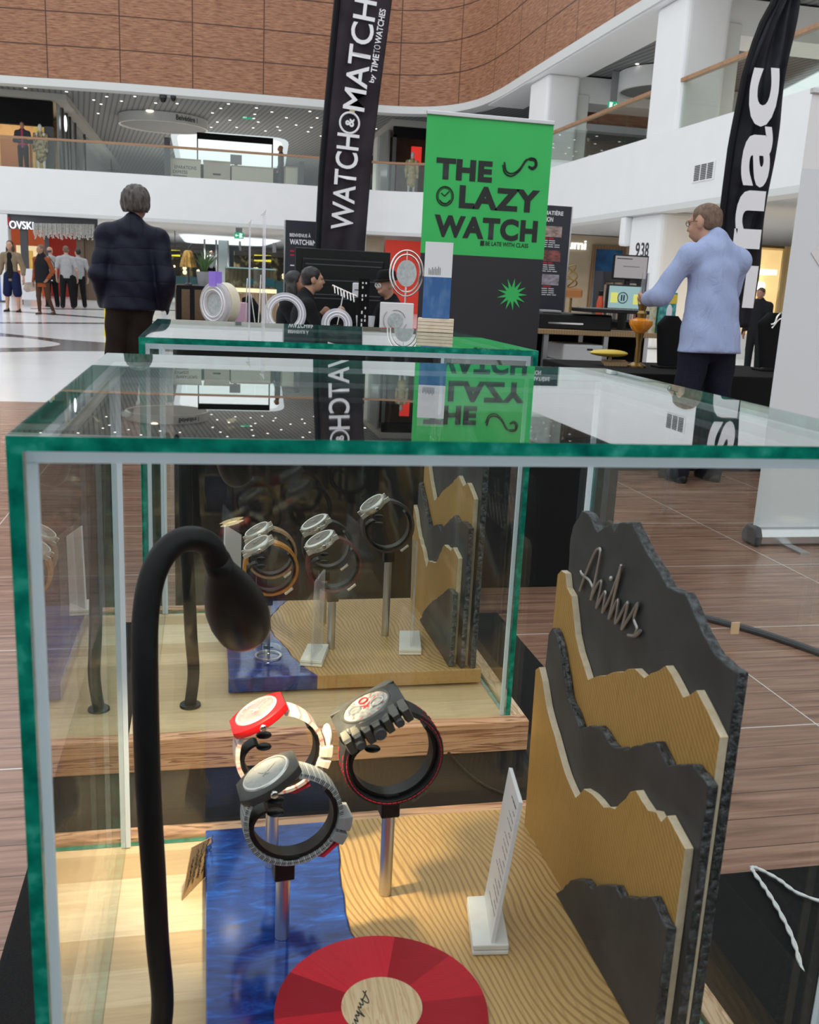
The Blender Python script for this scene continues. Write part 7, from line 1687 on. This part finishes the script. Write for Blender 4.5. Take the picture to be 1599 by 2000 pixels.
MB().box((-w, 0, 0), (w*1.1, 0.9, zc-0.12)).build('counter_body', m_cnt, r); MB().box((-w, -0.02, zc-0.12), (w*1.02, 0.9, zc-0.02)).build('light_strip', emitter('cream_strip', (1.0, 0.88, 0.5), 0.8), r); MB().box((-w, 0.0, zc-0.02), (w, 0.85, zc)).build('shelf', m_cnt, r)
MB().box((-w, 0.0, zc), (w, 0.02, zt)).build('glass_front', m_glass2, r); MB().box((-w, 0.0, zt), (w, 0.8, zt+0.03)).build('glass_top', mat('teal_glass_top', (0.25, 0.42, 0.42), 0.2), r); MB().box((-w, 0.8, zc), (w, 0.85, zt)).build('back_board', m_cnt, r)
mb = MB()
for k in range(26): mb.cbox((-w*0.95+k*w*0.073, 0.3, zc+0.09), (0.035, 0.06, 0.14+0.06*math.sin(k*2.1))); 
mb.build('small_goods', noisy('gold_goods', (0.12, 0.08, 0.04), (0.5, 0.4, 0.22), 9, 0.4), r)
MB().box((-w*0.2, 0.25, zc+0.08), (w*0.12, 0.31, zc+0.24)).build('teal_box', mat('teal_box', (0.02, 0.12, 0.16), 0.4), r); MB().box((w*0.6, 0.25, zc+0.04), (w*0.95, 0.31, zc+0.26)).build('teal_box', mat('teal_box', (0.02, 0.12, 0.16), 0.4), r)
# black tables and brass lamp shade left of the rings
YB = 14.0; a, b = ony(345, 566, YB), ony(412, 560, YB)
r = thing('dark_side_table', 'dark table with thin legs behind the navy jacket carrying a plant', 'table', ((a.x+b.x)/2, YB, 0)); w = (b.x-a.x)/2; zt = b.z
MB().box((-w, 0, zt-0.05), (w, 0.7, zt)).build('table_top', m_blackmatt, r)
for x in (-w*0.9, -w*0.1, w*0.9):
    for y in (0.03, 0.63): MB().box((x-0.03, y-0.03, 0), (x+0.03, y+0.03, zt-0.05)).build('leg', m_blackmatt, r)
MB().box((-w, 0.05, 0.3), (w, 0.65, 0.36)).build('lower_shelf', m_blackmatt, r)
q = ony(368, 560, YB+0.3); r = thing('brass_lamp', 'tall lamp with a ruffled brass shade on the dark side table', 'lamp', (q.x, YB+0.3, zt+0.001)); k = (ony(369, 510, YB)-ony(368, 510, YB)).length; zv = lambda v: ony(368, v, YB+0.3).z-zt
MB().lathe([(0, 0), (8*k, 0), (8*k, 0.02), (3*k, 0.04), (2.5*k, zv(521)), (0, zv(521))], 14).build('dark_stem', m_dgrey, r, smooth=True)
mb = MB(); n = 48; prof = [(16, 522), (14, 510), (11, 500), (9, 492), (5, 489)]
for i, (rad, v) in enumerate(prof):
    mb.v += [(rad*k*(1+0.10*math.sin(9*2*PI*j/n)*(1-i*0.2))*math.cos(2*PI*j/n), rad*k*(1+0.10*math.sin(9*2*PI*j/n)*(1-i*0.2))*math.sin(2*PI*j/n), zv(v)) for j in range(n)]
for i in range(len(prof)-1): mb.f += [(i*n+j, i*n+(j+1) % n, (i+1)*n+(j+1) % n, (i+1)*n+j) for j in range(n)]; mb.m += [0]*n
mb.build('brass_shade', noisy('hammered_brass', (0.10, 0.05, 0.015), (0.55, 0.33, 0.08), 12, 0.3, metal=0.6), r, smooth=True); MB().tube([(0, 0, zv(489)), (2*k, 0, zv(482)), (9*k, 0, zv(476))], 1.3*k, 6).build('dark_arm', m_dgrey, r)
q = ony(399, 560, YB+0.3); r = thing('potted_plant', 'green spiky plant in a glass pot on the dark side table', 'plant', (q.x, YB+0.3, zt+0.001)); MB().lathe([(0, 0), (0.08, 0), (0.11, 0.2), (0.1, 0.2), (0.07, 0.01), (0, 0.01)], 16).build('glass_pot', m_grey, r, smooth=True)
mb = MB(); rr = random.Random(5)
for i in range(26): a_ = rr.uniform(0, 6.28); l = rr.uniform(.2, .36); d = rr.uniform(.06, .2); mb.tube([(0, 0, 0.15), (math.cos(a_)*d*.4, math.sin(a_)*d*.4, 0.15+l*.6), (math.cos(a_)*d, math.sin(a_)*d, 0.15+l)], [0.012, 0.014, 0.002], 4)
mb.build('leaves', mat('leaf_green', (0.05, 0.12, 0.03), 0.5), r)
def armchair(label, u_, y, mm):
    q = ony(u_, 600, y); r = thing('armchair', label, 'chair', (q.x, y, 0)); MB().box((-0.32, -0.3, 0.22), (0.32, 0.3, 0.44)).build('seat', mm, r, bevel=0.05); MB().box((-0.32, 0.22, 0.4), (0.32, 0.36, 0.98)).build('backrest', mm, r, bevel=0.05)
    for x in (-0.27, 0.27):
        for yy in (-0.25, 0.25): MB().cyl((x, yy, 0), (x, yy, 0.22), 0.02, n=8).build('leg', m_dgrey, r)
armchair('brown upholstered chair behind the dark side table', 383, 15.4, fabric('brown_upholstery', (0.16, 0.105, 0.065)))
armchair('dark brown chair between the plant and the shop counter', 424, 19.5, fabric('dark_upholstery', (0.06, 0.042, 0.032)))
q = ony(455, 575, 12.0); r = thing('black_bag_on_box', 'brown box with a dark bag standing behind the lens ring', 'box', (q.x-0.05, 12.0, 0)); MB().box((-0.22, 0, 0), (0.16, 0.35, ony(445, 572, 12).z)).build('carton', mat('brown_carton', (0.25, 0.16, 0.08), 0.7), r); MB().ball((0.24, 0.1, 0.62), (0.16, 0.14, 0.30), 14).build('dark_bag', m_blackmatt, r, smooth=True)
# red shop wall far behind the big screen
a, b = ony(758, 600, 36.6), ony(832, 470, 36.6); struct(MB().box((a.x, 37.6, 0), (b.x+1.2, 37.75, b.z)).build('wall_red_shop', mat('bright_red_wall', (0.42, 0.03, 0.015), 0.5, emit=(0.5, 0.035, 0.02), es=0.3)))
a, b = ony(700, 600, 36.6), ony(760, 464, 36.6); struct(MB().box((a.x-2, 37.7, 0), (a.x+1.1, 37.8, 2.9)).build('wall_beige_shop', m_beige))
# emergency exit signs
m_exit = emitter('exit_green', (0.02, 0.30, 0.15), 0.8); m_exitw = emitter('exit_white', (0.75, 1.0, 0.9), 0.7)
def exit_sign(label, u0, v0, u1, v1, y, zceil, flip=1, drop=True):
    a, b = ony(u0, v1, y), ony(u1, v0, y); c = Vector(((a.x+b.x)/2, y, a.z)); r = thing('exit_sign', label, 'sign', tuple(c)); w, h = (b.x-a.x)/2, b.z-a.z
    MB().box((-w, 0, 0), (w, 0.06, h)).build('green_box', m_exit, r)
    x = w*0.42*flip; mb = MB(); mb.box((x-w*0.32*0.9, -0.012, h*0.42), (x+w*0.15, -0.001, h*0.58)) if flip > 0 else mb.box((x-w*0.15, -0.012, h*0.42), (x+w*0.3, -0.001, h*0.58))
    s = 1 if flip > 0 else -1; mb.prism([(x+s*w*0.12, h*0.2), (x+s*w*0.42, h*0.5), (x+s*w*0.12, h*0.8)], 'y', -0.012, -0.001); mb.build('white_arrow', m_exitw, r)
    x = -w*0.45*flip; mb = MB(); mb.box((x-w*0.38, -0.01, h*0.12), (x+w*0.05, -0.001, h*0.88)); mb.ball((x+w*0.2, -0.008, h*0.78), h*0.09, 8); mb.tube([(x+w*0.16, -0.008, h*0.68), (x+w*0.1, -0.008, h*0.42), (x+w*0.28, -0.008, h*0.14)], h*0.07, 6); mb.build('running_figure', m_exitw, r)
    if drop: MB().box((-w*0.7, 0.02, h), (w*0.7, 0.04, zceil-c.z)).build('hanger', m_grey, r)
exit_sign('green exit sign hanging from the grey ceiling of the upper floor', 473.5, 218, 492.5, 231.5, 41.0, 7.29, 1); exit_sign('green exit sign under the balcony above the escalators', 458, 454.5, 476, 465.5, 40.5, 3.02, -1)
exit_sign('green exit sign on the upper right gallery before a dark shop', 1188, 199, 1208, 212, 27.3, 7.29, 1); exit_sign('tiny green exit sign far right of the escalators', 531, 495, 541, 502, 55, 3.02, -1)
# ------------------------------------------------------------------ upper floor
q0 = ony(0, 300, 39.6)
r = thing('upper_shop', 'shop at the upper left with black fascia, warm interior and grey glazed side', 'shop', (-6.3, 39.5, 4.455)); B0 = Vector((-6.3, 39.5, 4.455))
m_soff = mat('beige_soffit', (0.40, 0.385, 0.35), 0.6); m_gglass = noisy('grey_glazing', (0.20, 0.215, 0.22), (0.27, 0.285, 0.29), 0.6, 0.12)
MB().box((-9.5, -0.3, 2.62), (1.4, 24, 2.84)).build('soffit', m_soff, r)
MB().box((-9.5, 0.0, 1.72), (0.85, 0.3, 2.6)).build('black_fascia', m_blackmatt, r)
MB().box((0.55, 0.0, 0), (0.85, 0.3, 1.72)).build('dark_post', m_dgrey, r); MB().box((-9.5, 5, 0), (0.6, 5.15, 2.6)).build('back_wall', noisy('stone_wall', (0.36, 0.24, 0.13), (0.44, 0.31, 0.18), 2.5, 0.6), r); MB().box((-1.9, 4.8, 0), (-0.75, 4.98, 1.75)).build('dark_doorway', mat('brown_niche', (0.16, 0.06, 0.03), 0.6), r); MB().box((-0.3, 3, 0), (0.1, 5, 2.55)).build('olive_pier', mat('olive_wall', (0.20, 0.18, 0.07), 0.6), r)
MB().box((-3, 1.5, 2.5), (0.2, 4, 2.55)).build('ceiling_light', emitter('warm_ceiling', (1.0, 0.8, 0.5), 2.2), r)
light('shop_lamp', 'POINT', (-8.0, 41.5, 6.6), 160, (1.0, 0.72, 0.42), 0.15)  # unseen fill light added to brighten the shop interior
MB().box((0.95, 0.3, 0), (1.0, 23.5, 2.6)).build('side_glazing', m_gglass, r)
for y in (1.4, 2.6, 3.5, 5.2, 8.5): MB().box((0.93, y, 0), (1.06, y+0.22, 2.6)).build('dark_post', m_dgrey, r)
MB().ball((1.08, 1.75, 2.1), (0.05, 0.25, 0.3), 14).build('white_round_sign', emitter('white_sign', (1, 1, 1), 1.3), r)
def mannequin(label, u_, y, mm, zf=4.455, H=1.75, rz=PI):
    q = ony(u_, 300, y); r = thing('mannequin', label, 'mannequin', (q.x, y, zf), rz); J = skeleton(H); P = [('c', J['pel'], J['chest'], .12, .13, .7), ('c', J['chest'], J['shc'], .13, .09, .7), ('c', J['shc'], J['head'], .05, .05), ('e', J['head']+V3(0, 0, .01), (.075, .095, .12))]
    for n in 'rl': P += [('c', J['shc'], J['sh'+n], .07, .055), ('c', J['sh'+n], J['el'+n], .05, .04), ('c', J['el'+n], J['wr'+n], .04, .028), ('c', J['hip'+n], J['kn'+n], .085, .055), ('c', J['kn'+n], J['an'+n], .055, .035)]
    sdf_obj('figure', P, 0.03, m_offwhite, r, 0.03); L = [('c', J['pel']+V3(0, 0, -.3), J['waist'], .2, .14, .75), ('c', J['waist'], J['shc'], .15, .12, .75)]+[('c', J['sh'+n], J['el'+n], .07, .06) for n in 'rl']+[('c', J['el'+n], J['wr'+n], .06, .045) for n in 'rl']
    sdf_obj('clothes', L, 0.03, mm, r, 0.03); MB().lathe([(0, 0), (0.2, 0), (0.2, 0.02), (0, 0.02)], 16).build('foot_plate', m_grey, r)
mannequin('pale mannequin in a patterned beige dress beside the upper left shop corner', 80.5, 39.35, noisy('patterned_dress', (0.42, 0.34, 0.20), (0.14, 0.10, 0.05), 9, 0.8, lo=0.45, hi=0.6))
mannequin('golden mannequin in the upper right shop window', 806, 38.9, noisy('gold_dress', (0.35, 0.24, 0.07), (0.5, 0.38, 0.15), 8, 0.5)); 
# ring-shaped ceiling lamp
r = thing('ring_ceiling_lamp', 'large round drum hanging below the grey ceiling of the upper floor', 'lamp', (-1.6, 43.0, 6.93)); MB().lathe([(1.72, 0), (1.78, 0), (1.78, 0.36), (1.72, 0.36), (1.72, 0)], 64).build('drum_band', m_offwhite, r, smooth=True); MB().lathe([(0, 0.05), (1.715, 0.05), (1.715, 0.09), (0, 0.09)], 64).build('drum_underside', mat('drum_grey', (0.20, 0.205, 0.205), 0.6), r); MB().ball((-0.45, -1.74, 0.34), (0.16, 0.06, 0.05), 10).build('warm_glow', emitter('warm_spot', (1, 0.85, 0.6), 1.6), r)
wrapc = lambda p: Vector((1.79*math.sin(p.x/1.79), -1.79*math.cos(p.x/1.79), p.z)); text_on('lettering', 'Belvédère 1', (0.55, 0, 0.10), (1, 0, 0), (0, 0, 1), 1.0, 0.2, m_ink, r, 0.02, warp=wrapc)
r = thing('ring_ceiling_lamp', 'white round drum hanging in the right upper gallery', 'lamp', (12.9, 27.0, 6.75)); MB().lathe([(1.32, 0), (1.4, 0), (1.4, 0.52), (1.32, 0.52), (1.32, 0)], 64).build('drum_band', m_white, r, smooth=True); MB().lathe([(0, 0.06), (1.315, 0.06), (1.315, 0.1), (0, 0.1)], 64).build('drum_underside', mat('drum_grey', (0.20, 0.205, 0.205), 0.6), r)
# cameras under the soffit
for u_, v_, lab in ((319, 183, 'larger black dome camera hanging under the soffit'), (339, 191, 'smaller dark dome camera right of the larger one')):
    q = ony(u_, v_, 37.15); r = thing('dome_camera', lab, 'camera', (q.x, 37.15, 7.22)); s = 1.0 if u_ < 330 else 0.75; MB().lathe([(0, -0.26*s), (0.07*s, -0.23*s), (0.115*s, -0.14*s), (0.12*s, -0.1*s), (0, -0.1*s)], 16).build('dome', m_black, r, smooth=True); MB().lathe([(0, -0.1*s), (0.135*s, -0.1*s), (0.135*s, 0), (0, 0)], 16).build('mount', m_dgrey, r)
# service desks on the upper floor
YU = 39.6
m_desk = mat('cream_desk', (0.66, 0.60, 0.50), 0.5); m_desk2 = noisy('beige_desk', (0.50, 0.42, 0.33), (0.57, 0.49, 0.39), 1.5, 0.5)
def desk(label, u0, v0, u1, y, mm, deco=None):
    a, b = ony(u0, 345, y), ony(u1, v0, y); r = thing('service_desk', label, 'desk', ((a.x+b.x)/2, y, 4.455)); w = (b.x-a.x)/2; h = b.z-4.455; MB().box((-w, 0, 0), (w, 0.7, h-0.04)).build('desk_body', mm, r); MB().box((-w-0.02, -0.03, h-0.04), (w+0.02, 0.72, h)).build('desk_top', m_desk2, r)
    if deco: deco(r, w, h)
def dk1(r, w, h): text_on('lettering', 'EPARATIONS', (-w*0.72, -0.004, h*0.60), (1, 0, 0), (0, 0, 1), w*1.45, h*0.13, m_ink, r, 0.01); text_on('lettering', 'EXPRESS', (-w*0.82, -0.004, h*0.42), (1, 0, 0), (0, 0, 1), w*0.95, h*0.13, m_ink, r, 0.01); mb = MB(); [mb.box((-w*0.82, -0.004, h*(0.32-k*0.08)), (w*(0.1-k*0.05), -0.002, h*(0.35-k*0.08))) for k in range(3)]; mb.build('small_print', m_ink, r)
desk('cream desk lettered EPARATIONS EXPRESS behind the glass railing', 333, 312, 392, YU, m_desk, dk1)
desk('beige desk right of the lettered cream desk', 398, 316, 450, YU, m_desk2, lambda r, w, h: MB().box((-w*0.3, -0.004, h*0.45), (w*0.3, -0.002, h*0.52)).build('small_word', m_ink, r)); desk('wide cream desk with two dark dots under the lit skylight', 453, 328, 534, YU, m_desk, lambda r, w, h: MB().box((-w*0.92, -0.004, h*0.2), (-w*0.86, -0.001, h*0.28)).build('dark_dot', m_ink, r)); desk('cream desk block behind the walking woman', 558, 327, 582, YU, m_desk)
for u0, v0, u1, lab in ((322.5, 271, 333, 'dark square post left of the lettered desk'), (582, 318, 592.5, 'dark square post right of the walking woman')):
    a, b = ony(u0, 345, YU-0.05), ony(u1, v0, YU-0.05); o = MB().box((a.x, YU-0.4, 4.455), (b.x, YU-0.1, b.z)).build('dark_post', m_dgrey); tag(o, lab, 'post')
a, b = ony(385, 345, 42.0), ony(534, 270, 42.0); r = thing('desk_canopy', 'thin dark frame with a black top bar standing over the desks', 'frame', ((a.x+b.x)/2, 42.0, 4.455)); w = (b.x-a.x)/2; h = b.z-4.455
MB().box((-w, 0, h-0.24), (w, 0.12, h)).build('top_bar', m_blackmatt, r, rot=None); MB().box((-w, 0, 0), (-w+0.05, 0.08, h-0.24)).build('post', m_blackmatt, r); MB().box((w-0.05, 0, 0), (w, 0.08, h-0.24)).build('post', m_blackmatt, r)
a, b = ony(451, 345, 40.2), ony(471, 307, 40.2); r = thing('desk_screen', 'small grey screen standing on the wide cream desk', 'screen', ((a.x+b.x)/2, 39.95, ony(534, 328, YU).z+0.004)); MB().box((-0.22, 0, 0.06), (0.22, 0.04, 0.42)).build('casing', m_grey, r); MB().box((-0.06, -0.02, 0), (0.06, 0.08, 0.06)).build('foot', m_dgrey, r)
# upper right shop block with glazed side
r = thing('upper_shop', 'brown shop with red sign at the upper right corner behind the green banner', 'shop', (7.2, 38.5, 4.455))
MB().box((-0.1, -0.1, 2.60), (8, 22, 2.84)).build('soffit', m_soff, r); MB().box((-0.02, 1.0, 0), (0.05, 22, 2.6)).build('side_glazing', m_gglass, r)
MB().box((0.0, 0.0, 2.2), (8, 0.2, 2.6)).build('dark_fascia', m_blackmatt, r); MB().box((0.3, 3, 0), (8, 3.2, 2.6)).build('back_wall', noisy('brown_interior', (0.10, 0.065, 0.035), (0.17, 0.11, 0.06), 2, 0.6), r); MB().box((0.0, 0.0, 0), (0.12, 0.12, 2.3)).build('dark_post', m_dgrey, r)
MB().box((-0.12, 3.0, 0), (0.06, 3.9, 2.6)).build('white_pier', m_offwhite, r); MB().box((-0.08, 4.5, 0), (-0.021, 12, 2.0)).build('black_glazing', m_blackmatt, r); MB().box((-0.12, 4.9, 1.5), (-0.085, 7.0, 1.75)).build('white_letters', emitter('pale_letters', (0.8, 1, 0.95), 1.2), r)
MB().box((0.95, 1.0, 1.35), (1.35, 1.15, 2.05)).build('red_sign', mat('red_sign', (0.5, 0.02, 0.01), 0.5, emit=(0.6, 0.03, 0.02), es=0.6), r)
# upper right gallery background
struct(MB().box((10.9, 31.2, 4.45), (20, 31.4, 7.2)).build('wall_gallery_right', noisy('brown_wood_wall', (0.13, 0.06, 0.035), (0.19, 0.09, 0.055), 3, 0.5, (1, 1, 5))))
struct(MB().box((10.9, 31.0, 6.0), (14.2, 31.19, 6.56)).build('trim_4', m_blackmatt))
q = ony(1216, 300, 29.5); o = MB().lathe([(0, 0), (0.3, 0), (0.3, 1.0), (0, 1.0)], 24).build('steel_bin', m_alu, smooth=True, loc=(q.x, 29.6, 4.455)); tag(o, 'round steel bin behind the right glass railing', 'bin')
q = ony(1140, 300, 30.3); mannequin('dim mannequin in an ochre coat behind the right glass railing', 1138, 30.2, mat('ochre_coat', (0.20, 0.13, 0.04), 0.8))
a = onx(1390, 130, 10.60); o = MB().cbox((0, 0, 0), (0.12, 0.35, 0.35)).build('red_call_point', mat('red_box', (0.4, 0.05, 0.03), 0.5), bevel=0.01, loc=(10.9, onx(1392, 130, 10.9).y, onx(1392, 130, 10.9).z)); tag(o, 'small red call box on the white column behind the handrail', 'box')
well('window_3', [(1500, 190), (1640, 118), (1640, 172), (1480, 205)], 7.17, 0.95)
